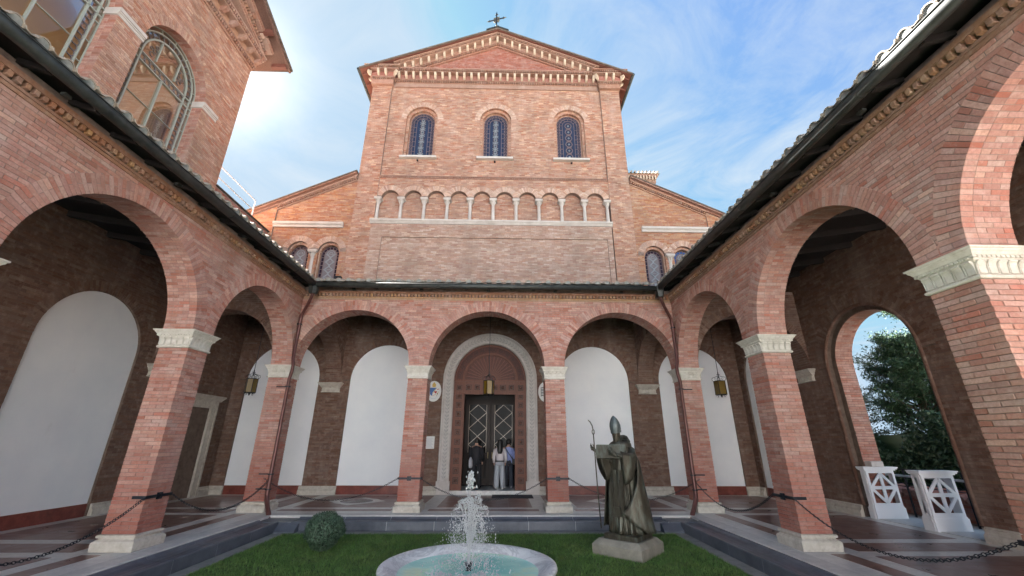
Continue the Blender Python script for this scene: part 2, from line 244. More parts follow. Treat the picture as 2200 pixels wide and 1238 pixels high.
class MB:
    def __init__(s): s.v = []; s.f = []; s.n = 0; s.mi = []
    def add(s, v, f, mi=0):
        v = np.asarray(v, float); s.v.append(v)
        for q in f: s.f.append([int(i) + s.n for i in q])
        s.mi += [mi] * len(f); s.n += len(v)
    def boxes(s, fr, a0, a1, z0, z1, d0, d1, mi=0, back=True):
        a0, a1, z0, z1, d0, d1 = [np.atleast_1d(np.asarray(x, float)) for x in (a0, a1, z0, z1, d0, d1)]
        n = max(len(x) for x in (a0, a1, z0, z1, d0, d1)); b = [np.broadcast_to(x, n) for x in (a0, a1, z0, z1, d0, d1)]
        V = np.zeros((n, 8, 3)); k = 0
        for A in (b[0], b[1]):
            for Z in (b[2], b[3]):
                for D_ in (b[4], b[5]): V[:, k] = fr.arr(A, Z, D_); k += 1
        fs = BOXF if back else BOXF[[0, 1, 2, 3, 5]]
        F = (fs[None] + (np.arange(n) * 8)[:, None, None]).reshape(-1, 4) + s.n
        s.v.append(V.reshape(-1, 3)); s.f += F.tolist(); s.mi += [mi] * len(F); s.n += n * 8
    def box(s, a0, a1, z0, z1, d0, d1, fr=WORLD, mi=0): s.boxes(fr, a0, a1, z0, z1, d0, d1, mi)
    def wbox(s, x0, x1, y0, y1, z0, z1, mi=0): s.boxes(WORLD, x0, x1, z0, z1, -y0, -y1, mi)
    def prism(s, prof, t0, t1, f3, mi=0, cap=True):    # prof: list of 2D, f3(u,v,t)->xyz
        n = len(prof); v = [f3(u, w_, t0) for u, w_ in prof] + [f3(u, w_, t1) for u, w_ in prof]
        f = [(i, (i + 1) % n, n + (i + 1) % n, n + i) for i in range(n)]
        if cap: f += [tuple(range(n))[::-1], tuple(range(n, 2 * n))]
        s.add(v, f, mi)
    def tube(s, pts, r, n=8, mi=0, cap=True):
        pts = [Vector(p) for p in pts]; rr = r if isinstance(r, (list, tuple)) else [r] * len(pts); V = []; up = None
        for i, p in enumerate(pts):
            t = (pts[min(i + 1, len(pts) - 1)] - pts[max(i - 1, 0)]).normalized()
            if up is None: up = Vector((0, 0, 1)) if abs(t.z) < 0.9 else Vector((1, 0, 0))
            a = t.cross(up).normalized(); b = a.cross(t).normalized(); up = b
            for k in range(n):
                th = 2 * PI * k / n; V.append(p + (a * cos(th) + b * sin(th)) * rr[i])
        f = [(i * n + k, i * n + (k + 1) % n, (i + 1) * n + (k + 1) % n, (i + 1) * n + k) for i in range(len(pts) - 1) for k in range(n)]
        if cap: f += [tuple(range(n))[::-1], tuple(range((len(pts) - 1) * n, len(pts) * n))]
        s.add([tuple(x) for x in V], f, mi)
    def lathe(s, prof, c, n=24, mi=0, ax=None):    # prof [(r,z)]
        V = []
        for r, z in prof:
            for k in range(n): V.append((c[0] + r * cos(2 * PI * k / n), c[1] + r * sin(2 * PI * k / n), c[2] + z))
        f = [(i * n + k, i * n + (k + 1) % n, (i + 1) * n + (k + 1) % n, (i + 1) * n + k) for i in range(len(prof) - 1) for k in range(n)]
        f += [tuple(range(n))[::-1], tuple(range((len(prof) - 1) * n, len(prof) * n))]
        s.add(V, f, mi)
    def rings(s, rings, mi=0, cap=True):
        n = len(rings[0]); V = [p for r in rings for p in r]
        f = [(i * n + k, i * n + (k + 1) % n, (i + 1) * n + (k + 1) % n, (i + 1) * n + k) for i in range(len(rings) - 1) for k in range(n)]
        if cap: f += [tuple(range(n))[::-1], tuple(range((len(rings) - 1) * n, len(rings) * n))]
        s.add(V, f, mi)
    def flatring(s, fr, c, z, r, wd, d, th=0.012, n=12, a0=0, a1=2 * PI, mi=0):
        m = n; V = []; closed = abs(a1 - a0 - 2 * PI) < 1e-6; cnt = m if closed else m + 1
        for k in range(cnt):
            t = a0 + (a1 - a0) * k / m
            for rr in (r - wd / 2, r + wd / 2):
                for dd in (d, d + th): V.append(fr.p(c + rr * cos(t), z + rr * sin(t), dd))
        f = []
        for k in range(m):
            i = 4 * k; j = 4 * ((k + 1) % cnt)
            f += [(i + 1, i + 3, j + 3, j + 1), (i, i + 1, j + 1, j), (i + 2, j + 2, j + 3, i + 3)]
        s.add(V, f, mi)
    def bar(s, fr, p0, p1, wd, d, th=0.012, mi=0):
        p0 = np.array(p0, float); p1 = np.array(p1, float); t = p1 - p0; L = np.hypot(*t)
        if L < 1e-6: return
        nn = np.array((-t[1], t[0])) / L * wd / 2; V = []
        for q in (p0 - nn, p0 + nn, p1 + nn, p1 - nn):
            for dd in (d, d + th): V.append(fr.p(q[0], q[1], dd))
        s.add(V, [(1, 3, 5, 7), (0, 2, 3, 1), (2, 4, 5, 3), (4, 6, 7, 5), (6, 0, 1, 7)], mi)
    def mesh(s, name, mats, smooth=False):
        me = bpy.data.meshes.new(name); v = np.concatenate(s.v) if s.v else np.zeros((0, 3))
        me.from_pydata(v.tolist(), [], s.f)
        for m in (mats if isinstance(mats, (list, tuple)) else [mats]): me.materials.append(m)
        if any(s.mi): me.polygons.foreach_set('material_index', s.mi)
        if smooth: me.polygons.foreach_set('use_smooth', [True] * len(me.polygons))
        me.update(); return me
LOC = {}
def link(o, parent=None):
    COL.objects.link(o)
    if parent is not None:
        o.parent = parent; root = parent
        while root.parent: root = root.parent
        if parent.parent is None: o.matrix_parent_inverse = Matrix.Translation(-Vector(LOC.get(root.name, (0, 0, 0))))
        else: o.matrix_parent_inverse = Matrix.Identity(4) if parent.name in WID else PINV[parent.name]
    return o
WID = set(); PINV = {}
def part(name, mb, m, parent=None, smooth=False, kind=None, label=None):
    me = mb.mesh(name, m, smooth) if isinstance(mb, MB) else mb
    o = bpy.data.objects.new(name, me); link(o, parent); WID.add(o.name)
    if kind: o['kind'] = kind
    if label: o['label'] = label
    return o
def inst(name, me, mw, parent, label=None):      # a shared mesh placed by a world matrix under a part / thing
    o = bpy.data.objects.new(name, me); link(o, parent); o.matrix_basis = mw
    PINV[o.name] = mw.inverted()
    if label: o['label'] = label
    return o
def tag(o, label, cat, group=None):
    o['label'] = label; o['category'] = cat
    if group: o['group'] = group
    return o
def thing(name, loc, label, cat, group=None):
    o = bpy.data.objects.new(name, None); o.empty_display_size = 0.2; COL.objects.link(o); o.location = loc; LOC[o.name] = tuple(loc)
    return tag(o, label, cat, group)
def struct(name, mb, m, smooth=False):
    o = part(name, mb, m, None, smooth); o['kind'] = 'structure'; return o
# ---- brick coursing
def minus(iv, a, b):
    o = []
    for x, y in iv:
        if b <= x or a >= y: o.append((x, y)); continue
        if a > x: o.append((x, a))
        if b < y: o.append((b, y))
    return o
def cuts(iv, z, blocked):
    for b in blocked:
        k = b[0]
        if k == 'rect':
            if b[3] < z < b[4]: iv = minus(iv, b[1], b[2])
        elif k == 'arch':       # c, zspring, r, zbase
            _, c, zs, r, zb = b
            if zb < z <= zs: iv = minus(iv, c - r, c + r)
            elif zs < z < zs + r: h = math.sqrt(r * r - (z - zs) ** 2); iv = minus(iv, c - h, c + h)
        elif k == 'ring':       # only the half disc
            _, c, zs, r = b
            if zs - 0.02 < z < zs + r: h = math.sqrt(max(0, r * r - (z - zs) ** 2)); iv = minus(iv, c - h, c + h)
        elif k == 'fn': iv = b[1](iv, z)
    return iv
def courses(s0, s1, z0, z1, blocked=(), h=0.06, L=0.25, jt=0.008, rs=RS):
    out_ = []; n = max(1, int(round((z1 - z0) / h))); hh = (z1 - z0) / n
    for i in range(n):
        za = z0 + i * hh; zm = za + hh / 2; iv = cuts([(s0, s1)], zm, blocked); off = (i % 2) * L / 2 + rs.uniform(-0.03, 0.03)
        for a, b in iv:
            k = math.floor((a - off) / L); x = a
            while x < b - 0.012:
                e = min(b, off + (k + 1) * L); k += 1
                if b - e < 0.035: e = b
                if e - x > 0.02: out_.append((x + jt / 2, e - jt / 2, za + jt / 2, za + hh - jt / 2))
                x = e
    return np.array(out_).reshape(-1, 4)
def lay(mb, fr, d, bricks, th=0.012, proud=0.007, mi=0):
    if len(bricks) == 0: return
    n = len(bricks); j = RS.uniform(-0.002, 0.0025, n); jz = RS.uniform(-0.0015, 0.0015, n)
    mb.boxes(fr, bricks[:, 0], bricks[:, 1], bricks[:, 2] + jz, bricks[:, 3] + jz, d - th, d + proud + j, mi, back=False)
def bevel_box(sx, sy, sz, b=0.004):    # centred chamfered box, 24 verts
    V = []; idx = {}
    for x in (-1, 1):
        for y in (-1, 1):
            for z in (-1, 1):
                for ax in range(3):
                    p = [x * sx / 2, y * sy / 2, z * sz / 2]; k = [x, y, z]
                    for a in range(3):
                        if a != ax: p[a] -= k[a] * b
                    idx[(x, y, z, ax)] = len(V); V.append(p)
    F = []
    for ax in range(3):
        o = [a for a in range(3) if a != ax]
        for sgn in (-1, 1):
            q = []
            for u, v in ((-1, -1), (1, -1), (1, 1), (-1, 1)):
                k = [0, 0, 0]; k[ax] = sgn; k[o[0]] = u; k[o[1]] = v; q.append(idx[(*k, ax)])
            F.append(q)
    for ax in range(3):            # edges parallel to ax
        o = [a for a in range(3) if a != ax]
        for u in (-1, 1):
            for v in (-1, 1):
                a = [0, 0, 0]; a[o[0]] = u; a[o[1]] = v; a0 = list(a); a1 = list(a); a0[ax] = -1; a1[ax] = 1
                F.append([idx[(*a0, o[0])], idx[(*a1, o[0])], idx[(*a1, o[1])], idx[(*a0, o[1])]])
    for x in (-1, 1):
        for y in (-1, 1):
            for z in (-1, 1): F.append([idx[(x, y, z, 0)], idx[(x, y, z, 1)], idx[(x, y, z, 2)]])
    return V, F
def quad_arch_wall(mb, fr, s0, s1, z0, z1, d, dback, ops, mi=0, seg=24, thick_cap=True, reveal=True, rmi=None):
    """wall slab face at d with arched openings ops = [(c, r, zbase, zspring)] cut through to dback; faces both sides + reveals"""
    rmi = mi if rmi is None else rmi
    ops = sorted(ops); x = s0
    def q(a, b, c_, e, dd): mb.add([fr.p(*a, dd), fr.p(*b, dd), fr.p(*c_, dd), fr.p(*e, dd)], [(0, 1, 2, 3)], mi)
    for c, r, zb, zs in ops:
        for dd in (d, dback):
            if c - r > x + 1e-6: q((x, z0), (c - r, z0), (c - r, z1), (x, z1), dd)
            if zb > z0 + 1e-6: q((c - r, z0), (c + r, z0), (c + r, zb), (c - r, zb), dd)
        for i in range(seg):
            t0 = PI - PI * i / seg; t1 = PI - PI * (i + 1) / seg; a = (c + r * cos(t0), zs + r * sin(t0)); b = (c + r * cos(t1), zs + r * sin(t1))
            for dd in (d, dback): q(a, b, (b[0], z1), (a[0], z1), dd)
            if reveal: mb.add([fr.p(*a, d), fr.p(*b, d), fr.p(*b, dback), fr.p(*a, dback)], [(0, 1, 2, 3)], rmi)
        if reveal:
            for sx in (c - r, c + r): mb.add([fr.p(sx, zb, d), fr.p(sx, zs, d), fr.p(sx, zs, dback), fr.p(sx, zb, dback)], [(0, 1, 2, 3)], rmi)
            if zb > z0 + 1e-6: mb.add([fr.p(c - r, zb, d), fr.p(c + r, zb, d), fr.p(c + r, zb, dback), fr.p(c - r, zb, dback)], [(0, 1, 2, 3)], rmi)
        x = c + r
    for dd in (d, dback):
        if s1 > x + 1e-6: q((x, z0), (s1, z0), (s1, z1), (x, z1), dd)
    if thick_cap:
        ed = [((s0, z0), (s0, z1)), ((s1, z0), (s1, z1)), ((s0, z1), (s1, z1))]; xx = s0
        for c, r, zb, zs in ops:
            if zb <= z0 + 1e-6: ed.append(((xx, z0), (c - r, z0))); xx = c + r
        ed.append(((xx, z0), (s1, z0)))
        for a, b in ed:
            mb.add([fr.p(*a, d), fr.p(*b, d), fr.p(*b, dback), fr.p(*a, dback)], [(0, 1, 2, 3)], mi)
def halfdisc(mb, fr, c, r, zb, zs, d, mi=0, seg=24):
    V = [fr.p(c - r, zb, d)] + [fr.p(c + r * cos(PI - PI * i / seg), zs + r * sin(PI - PI * i / seg), d) for i in range(seg + 1)] + [fr.p(c + r, zb, d)]
    mb.add(V, [tuple(range(len(V)))], mi)
def vouss(mb, fr, c, zs, r0, r1, d, n=None, split=True, proud=0.01, th=0.02, w_=0.066, a0=0.0, a1=PI, mi=0):
    """ring of wedge bricks on a wall face"""
    n = n or int(round((a1 - a0) * (r0 + r1) / 2 / w_)); jt = 0.008
    for i in range(n):
        t0 = a0 + (a1 - a0) * i / n; t1 = a0 + (a1 - a0) * (i + 1) / n; rm = (r0 + r1) / 2; e = jt / 2 / rm
        segs = [(r0, r1)] if (i % 2 == 0 or not split) else [(r0, rm - jt / 2), (rm + jt / 2, r1)]
        for ra, rb in segs:
            dd = d + proud + RS.uniform(-0.002, 0.002); V = []
            for (t, r) in ((t0 + e, ra), (t1 - e, ra), (t1 - e, rb), (t0 + e, rb)):
                for q in (d - th, dd): V.append(fr.p(c + r * cos(t), zs + r * sin(t), q))
            mb.add(V, [(1, 3, 5, 7), (0, 2, 3, 1), (2, 4, 5, 3), (4, 6, 7, 5), (6, 0, 1, 7)], mi)
# ------------------------------------------------------------------ the courtyard: measures
D = 11.405; DB = 15.05; XL = -5.831; XR = 4.9375; PW = 0.536; HP = PW / 2
WL = -9.58; WR = 8.68; ZS = 3.58; ZT = 5.74; AR = 1.61; RW = 0.28
PX = [-6.099, -2.33, 1.425, 5.2055]; PY = [11.673, 7.888, 4.10, 0.31, -3.48]
LAWN = -0.26; OUT = 0.405
F_FRONT = Fr((0, D, 0), (1, 0, 0), (0, -1, 0)); F_LEFT = Fr((XL, 0, 0), (0, 1, 0), (1, 0, 0)); F_RIGHT = Fr((XR, 0, 0), (0, -1, 0), (-1, 0, 0))
F_NEAR = Fr((0, -3.48 + HP, 0), (-1, 0, 0), (0, 1, 0))
F_BACK = Fr((0, DB, 0), (1, 0, 0), (0, -1, 0)); F_WL = Fr((WL, 0, 0), (0, 1, 0), (1, 0, 0)); F_WR = Fr((WR, 0, 0), (0, -1, 0), (-1, 0, 0))
# ------------------------------------------------------------------ ground
g = MB(); g.wbox(-400, 400, -400, 600, -1.2, -0.45); struct('ground', g, M['soil'])
g = MB(); g.wbox(-6.2, 5.4, -4.5, 11.7, -0.7, LAWN); struct('lawn', g, M['lawn'])
g = MB()    # slab under the portico, seen only between the tiles
g.wbox(WL - 0.6, WR + 0.05, D - OUT + 0.02, DB + 0.02, -0.6, -0.012); g.wbox(WL - 0.6, XL + OUT - 0.02, -7.5, D - OUT + 0.02, -0.6, -0.012); g.wbox(XR - OUT + 0.02, WR + 0.05, -7.5, D - OUT + 0.02, -0.6, -0.012)
floor = struct('portico_floor', g, M['floor_marble'])
tiles = MB(); strips = []
def rects_minus(r, holes):
    rs = [r]
    for h in holes:
        o = []
        for (x0, x1, y0, y1) in rs:
            if h[1] <= x0 or h[0] >= x1 or h[3] <= y0 or h[2] >= y1: o.append((x0, x1, y0, y1)); continue
            if h[0] > x0: o.append((x0, h[0], y0, y1))
            if h[1] < x1: o.append((h[1], x1, y0, y1))
            a, b = max(x0, h[0]), min(x1, h[1])
            if h[2] > y0: o.append((a, b, y0, h[2]))
            if h[3] < y1: o.append((a, b, h[3], y1))
        rs = o
    return rs
# brown bands and fields, everything else is the pale strip stone
B = 0.29; S_ = 0.60
brown = []
fx = [(PX[0] + S_, PX[1] - S_), (PX[1] + 0.28, PX[1] + 0.32), (PX[1] + S_, PX[2] - S_), (PX[2] + S_, PX[3] - S_)]
yb0, yb1 = PY[0] + S_, DB - 0.30
def field(x0, x1, y0, y1, nx, ny):
    for i in range(nx):
        for j in range(ny):
            brown.append((x0 + (x1 - x0) * i / nx + 0.0015, x0 + (x1 - x0) * (i + 1) / nx - 0.0015, y0 + (y1 - y0) * j / ny + 0.0015, y0 + (y1 - y0) * (j + 1) / ny - 0.0015))
for a, b in ((PX[0] + S_, PX[1] - S_), (PX[1] + S_ + 0.0, PX[2] - S_), (PX[2] + S_, PX[3] - S_)):
    field(a, b, yb0, yb1, 4, 4)
    field(a - 0.14, b + 0.14, PY[0] + 0.0, PY[0] + 0.30, 4, 1)
for k, xx in enumerate(PX):          # transverse brown bands along the pillar axes, in the front walk
    if k in (1, 2): field(xx - 0.17, xx + 0.17, PY[0] + S_, DB - 0.30, 1, 4)
    else: field(xx - B, xx + B, PY[0] + S_, DB - 0.30, 1, 4)
for sx, X0, W in ((-1, PX[0], WL), (1, PX[3], WR)):
    wx = W - sx * 0.30; ix = X0 + sx * S_
    a, b = min(wx, ix), max(wx, ix)
    field(a, b, PY[0] + S_, DB - 0.30, 4, 4)                       # corner bay
    field(a, b, PY[0] - B, PY[0] + B, 4, 1)                       # band on the front axis
    for j in range(4):
        y1 = PY[j] - S_; y0 = PY[j + 1] + S_; field(a, b, y0, y1, 4, 5)
        field(a, b, PY[j + 1] - B, PY[j + 1] + B, 4, 1)
        xa, xb = (X0, X0 + sx * 0.30); field(min(xa, xb), max(xa, xb), y0 - 0.14, y1 + 0.14, 1, 4)
        field(W - sx * 0.17 if sx > 0 else W + 0.05, W - 0.05 if sx > 0 else W + 0.17, y0, y1, 1, 3) if False else None
tm = {}
for (x0, x1, y0, y1) in brown:
    k = (round(x1 - x0, 3), round(y1 - y0, 3))
    if k not in tm:
        V, F_ = bevel_box(k[0], k[1], 0.03, 0.002); mb = MB(); mb.add(V, F_); tm[k] = mb.mesh('floor_tile', M['floor_tile'])
    o = inst('floor_tile', tm[k], Matrix.Translation(((x0 + x1) / 2, (y0 + y1) / 2, -0.015 + random.uniform(-0.0006, 0.0006))), floor)
# pale stone strips: one sheet a little lower, with cross joints cut by its own slabs
mb = MB()
mb.wbox(WL, WR, D - OUT + 0.3, DB, -0.011, -0.0035); mb.wbox(WL, XL + OUT - 0.3, -7, D - OUT + 0.3, -0.011, -0.0035); mb.wbox(XR - OUT + 0.3, WR, -7, D - OUT + 0.3, -0.011, -0.0035)
part('marble_strip', mb, M['floor_marble'], floor)
# front edge slabs of pale marble, one by one
def edge_slabs(fr, a0, a1, parent, name, m, d0, d1, z0, z1, L, jt=0.006):
    n = max(1, round((a1 - a0) / L)); cut = [a0 + (a1 - a0) * (i + (random.uniform(-0.12, 0.12) if 0 < i < n else 0)) / n for i in range(n + 1)]
    for i in range(n):
        l = cut[i + 1] - cut[i] - jt; V, F_ = bevel_box(l, d1 - d0, z1 - z0, 0.006)
        b_ = MB(); b_.add(V, F_); me = b_.mesh(name, m)
        inst(name, me, fr.mat((cut[i] + cut[i + 1]) / 2, (z0 + z1) / 2, (d0 + d1) / 2) @ Matrix.Translation((0, 0, random.uniform(-0.001, 0.001))), parent)
for fr, a0, a1 in ((F_FRONT, XL + OUT - 0.3, XR - OUT + 0.3), (F_LEFT, -3, D - OUT), (F_RIGHT, -(D - OUT), 3)):
    edge_slabs(fr, a0, a1, floor, 'edge_slab', M['sill_marble'], 0.105, OUT, -0.05, 0.002, 1.7)
# grey stone channel round the lawn
kerb = MB(); o2 = 0.86; o3 = 1.12
for fr, a0, a1 in ((F_FRONT, XL + OUT, XR - OUT), (F_LEFT, -3.0, D - OUT), (F_RIGHT, -(D - OUT), 3.0)):
    kerb.box(a0, a1, -0.62, -0.29, OUT - 0.02, o2 - 0.03, fr)
kerb = struct('stone_channel', kerb, M['peperino'])
def channel(fr, a0, a1, L=1.02):
    n = round((a1 - a0) / L); sag = 0.02
    for i in range(n):
        x0 = a0 + (a1 - a0) * i / n + 0.004; x1 = a0 + (a1 - a0) * (i + 1) / n - 0.004
        prof = [(OUT - 0.01, -0.30), (OUT - 0.01, -0.022), (OUT + 0.035, -0.022), (OUT + 0.07, -0.055), (OUT + 0.14, -0.078), (OUT + 0.24, -0.082), (OUT + 0.33, -0.066), (OUT + 0.37, -0.052), (o2 - 0.012, -0.05), (o2, -0.062), (o2, -0.225), (o2 - 0.02, -0.30)]
        b_ = MB(); b_.prism(prof, x0, x1, lambda u, v, t: fr.p(t, v, u)); part('channel_stone', b_, M['peperino'], kerb)
        j_ = MB(); j_.prism([(u - 0.001 if k < 2 else u - 0.002, v - 0.003) for k, (u, v) in enumerate(prof)], x1, x1 + 0.008, lambda u, v, t: fr.p(t, v, u)); part('joint', j_, M['joint'], kerb)
channel(F_FRONT, XL + o2 + 0.26, XR - o2 - 0.26); channel(F_LEFT, -3, D - o2 - 0.03); channel(F_RIGHT, -(D - o2) + 0.03, 3)
for sx, cx in ((1, XL), (-1, XR)):       # corner blocks under the downpipes
    b_ = MB(); x0, x1 = sorted((cx + sx * (OUT - 0.01), cx + sx * (o2 + 0.255))); b_.wbox(x0, x1, D - o2 - 0.02, D - OUT + 0.01, -0.3, -0.056); part('corner_block', b_, M['peperino'], kerb)
    b_ = MB(); x0, x1 = sorted((cx + sx * (o2 + 0.02), cx + sx * (o2 + 0.46))); b_.prism([(D - o2 - 0.24, -0.3), (D - o2 - 0.02, -0.3), (D - o2 - 0.02, -0.09), (D - o2 - 0.06, -0.075), (D - o2 - 0.24, -0.21)], x0, x1, lambda u, v, t: (t, u, v)); part('spill_block', b_, M['peperino'], kerb)
strip = MB()
for fr, a0, a1 in ((F_FRONT, XL + o3, XR - o3), (F_LEFT, -3, D - o2 - 0.002), (F_RIGHT, -(D - o2) + 0.002, 3)):
    strip.box(a0, a1, -0.6, -0.245, o2 + 0.004, o3, fr)
struct('concrete_strip', strip, M['concrete'])
# ------------------------------------------------------------------ pillars
capm = MB(); H = 3.25
def sq(mb, prof, h=HP):
    rg = []
    for z, p in prof:
        a = h + p; rg.append([(-a, -a, z), (a, -a, z), (a, a, z), (-a, a, z)])
    mb.rings(rg)
sq(capm, [(H, 0.004), (H, 0.02), (H + 0.012, 0.03), (H + 0.03, 0.03), (H + 0.042, 0.012), (H + 0.05, 0.004), (H + 0.17, 0.004), (H + 0.185, 0.012), (H + 0.20, 0.03), (H + 0.215, 0.04), (H + 0.24, 0.045), (H + 0.25, 0.06), (H + 0.275, 0.075), (H + 0.29, 0.09), (H + 0.305, 0.093), (H + 0.312, 0.108), (H + 0.33, 0.112)])
for k in range(4):
    fr = Fr((0, 0, 0), (cos(k * PI / 2), sin(k * PI / 2), 0), (sin(k * PI / 2), -cos(k * PI / 2), 0))
    for i in range(5):       # curved tongues / leaves of the frieze
        c = (i - 2) * 0.112; wl = 0.078
        prof = [(0.0, H + 0.052), (0.018, H + 0.052), (0.02, H + 0.13), (0.034, H + 0.165), (0.05, H + 0.18), (0.046, H + 0.195), (0.0, H + 0.2)]
        capm.prism(prof, c - wl / 2, c + wl / 2, lambda u, v, t: fr.p(t, v, HP + u))
        capm.tube([fr.p(c - wl / 2 - 0.014, H + 0.055, HP + 0.012), fr.p(c - wl / 2 - 0.014, H + 0.15, HP + 0.02), fr.p(c - wl / 2 + 0.0, H + 0.19, HP + 0.045)], 0.007, 5)
    n = 13
    for i in range(n):       # beads
        c = (i - (n - 1) / 2) * 0.051; capm.boxes(fr, c - 0.017, c + 0.017, H + 0.218, H + 0.242, HP + 0.03, HP + 0.06)
    for i in (-1, 1):
        prof = [(0.0, H + 0.10), (0.05, H + 0.15), (0.065, H + 0.19), (0.0, H + 0.2)]
cap_mesh = capm.mesh('capital', M['marble'])
basem = MB(); sq(basem, [(0.0, 0.062), (0.12, 0.068), (0.145, 0.055), (0.155, 0.035), (0.175, 0.012), (0.188, 0.012), (0.19, 0.03), (0.2, 0.038), (0.222, 0.038), (0.235, 0.025), (0.237, -0.02)])
base_mesh = basem.mesh('base', M['travertine'])
bases = [basem.mesh('base', M['travertine'])]
nc = 50; ch = (H - 0.237) / nc
V, F_ = bevel_box(PW / 2 - 0.008, 0.125, ch - 0.008, 0.0035); b1 = MB(); b1.add(V, F_)
V, F_ = bevel_box(0.276 - 0.006, 0.125, ch - 0.008, 0.0035); b2 = MB(); b2.add(V, F_)
brick_a = b1.mesh('brick', M['brick']); brick_b = b2.mesh('brick', M['brick'])
def pillar(cx, cy, label, strap=None, objs=True):
    t = thing('brick_pillar', (cx, cy, 0), label, 'pillar', 'square brick pillars round the courtyard')
    b_ = MB(); b_.wbox(cx - HP + 0.012, cx + HP - 0.012, cy - HP + 0.012, cy + HP - 0.012, 0.2, H + 0.01); part('core', b_, M['mortar'], t)
    T = Matrix.Translation((cx, cy, 0)); inst('capital', cap_mesh, T, t); inst('base', base_mesh, T @ Matrix.Rotation(random.choice((0, PI / 2, PI)), 4, 'Z'), t)
    hb = MB()
    for i in range(nc):
        z = 0.237 + (i + 0.5) * ch; rot = (i % 2) * PI / 2
        for sgn in (-1, 1):
            for (me, x, y, r) in ((brick_a, -HP / 2, sgn * (HP - 0.0625), 0), (brick_a, HP / 2, sgn * (HP - 0.0625), 0), (brick_b, sgn * (HP - 0.0625), 0, PI / 2)):
                j = random.uniform(-0.0022, 0.0022)
                m_ = T @ Matrix.Rotation(rot, 4, 'Z') @ Matrix.Translation((x + (j if me is brick_b else 0), y + (j if me is brick_a else 0), z)) @ Matrix.Rotation(r, 4, 'Z')
                if objs: inst('brick', me, m_, t)
    if not objs:
        for k in range(4):
            fr = Fr((cx, cy, 0), (cos(k * PI / 2), sin(k * PI / 2), 0), (sin(k * PI / 2), -cos(k * PI / 2), 0)); lay(hb, fr, HP - 0.008, courses(-HP, HP, 0.237, H, h=0.0603, L=0.268))
        part('brick', hb, M['brick'], t, kind='stuff')
    if strap:        # flat iron strap with a square boss
        fr = strap; s_ = MB(); zc = 0.765
        c = (cx - fr.o[0]) * fr.s[0] + (cy - fr.o[1]) * fr.s[1]
        s_.boxes(fr, c - HP - 0.02, c + HP + 0.02, zc - 0.024, zc + 0.024, 0.006, 0.022)
        s_.boxes(fr, c - HP - 0.024, c - HP - 0.008, zc - 0.024, zc + 0.024, -0.2, 0.022); s_.boxes(fr, c + HP + 0.008, c + HP + 0.024, zc - 0.024, zc + 0.024, -0.2, 0.022)
        s_.boxes(fr, c - 0.052, c + 0.052, zc - 0.052, zc + 0.052, 0.01, 0.034)
        s_.flatring(fr, c, zc, 0.03, 0.014, 0.034, 0.014, 12); s_.flatring(fr, c, zc, 0.008, 0.014, 0.034, 0.02, 8)
        st_ = part('iron_strap', s_, M['iron'], t)
    return t
CAMW = Fr((0, 0, 0), (1, 0, 0), (0, -1, 0))
pillar(PX[0], PY[0], 'brick pillar in the left inner corner, with the downpipe running down its edge')
pillar(PX[1], PY[0], 'brick pillar left of the church doorway, iron strap low down', F_FRONT)
pillar(PX[2], PY[0], 'brick pillar right of the church doorway, behind the bishop statue\'s staff', F_FRONT)
pillar(PX[3], PY[0], 'brick pillar in the right inner corner, with the downpipe running down its edge')
pillar(PX[0], PY[1], 'pinkish brick pillar of the left arcade between the big arch and the corner arch', F_LEFT)
pillar(PX[3], PY[1], 'orange lit brick pillar of the right arcade, beside the white lattice stands', F_RIGHT)
pillar(PX[3], PY[2], 'large near brick pillar at the right edge of the picture with glowing orange face', F_RIGHT)
pillar(PX[0], PY[2], 'nearest left pillar, only the tip of its white capital in view at the left edge', F_LEFT, False)
for x, y, lb in ((PX[0], PY[3], 'left pillar beside the viewer, outside the picture'), (PX[3], PY[3], 'right pillar beside the viewer, outside the picture'), (PX[0], PY[4], 'last pillar of the left arcade behind the viewer'), (PX[3], PY[4], 'last pillar of the right arcade behind the viewer')):
    pillar(x, y, lb, None, False)
# ------------------------------------------------------------------ arcades
NV = int(round(PI * (AR + RW / 2) / 0.0665)); dth = PI / NV; AR0 = AR
def wedge(r0, r1, y0, y1, bv=0.004):
    b_ = MB(); e0 = dth / 2 - 0.004 / r0; V = []
    for r, s_ in ((r0, r0 * math.tan(dth / 2) - 0.0038), (r1, r1 * math.tan(dth / 2) - 0.0038)):
        V += [(-s_, y0, r), (s_, y0, r), (s_, y1, r), (-s_, y1, r)]
    # small chamfer on the front edge
    V2 = [(-V[0][0] * -1 * 0.9, y0 - bv, r0 + bv), (V[1][0] * 0.9, y0 - bv, r0 + bv), (V[5][0] * 0.9, y0 - bv, r1 - bv), (V[4][0] * 0.9, y0 - bv, r1 - bv)]
    V2[0] = (V[0][0] * 0.9, y0 - bv, r0 + bv)
    b_.add(V + V2, [(8, 9, 10, 11), (0, 1, 9, 8), (1, 5, 10, 9), (5, 4, 11, 10), (4, 0, 8, 11), (0, 3, 2, 1), (1, 2, 6, 5), (3, 0, 4, 7), (4, 5, 6, 7)])
    return b_.mesh('brick', M['brick'])
WF = wedge(AR - 0.007, AR + RW, -0.004, 0.13); WI = wedge(AR - 0.007, AR + RW / 2 - 0.004, -0.004, 0.13); WO = wedge(AR + RW / 2 + 0.004, AR + RW, -0.004, 0.13)
def sof(y0, y1): return wedge(AR - 0.006, AR + 0.06, y0, y1, 0.001)
SA = sof(0.139, 0.33); SB = sof(0.339, PW + 0.004); SC = sof(0.139, 0.24); SD = sof(0.249, 0.43); SE = sof(0.439, PW + 0.004)
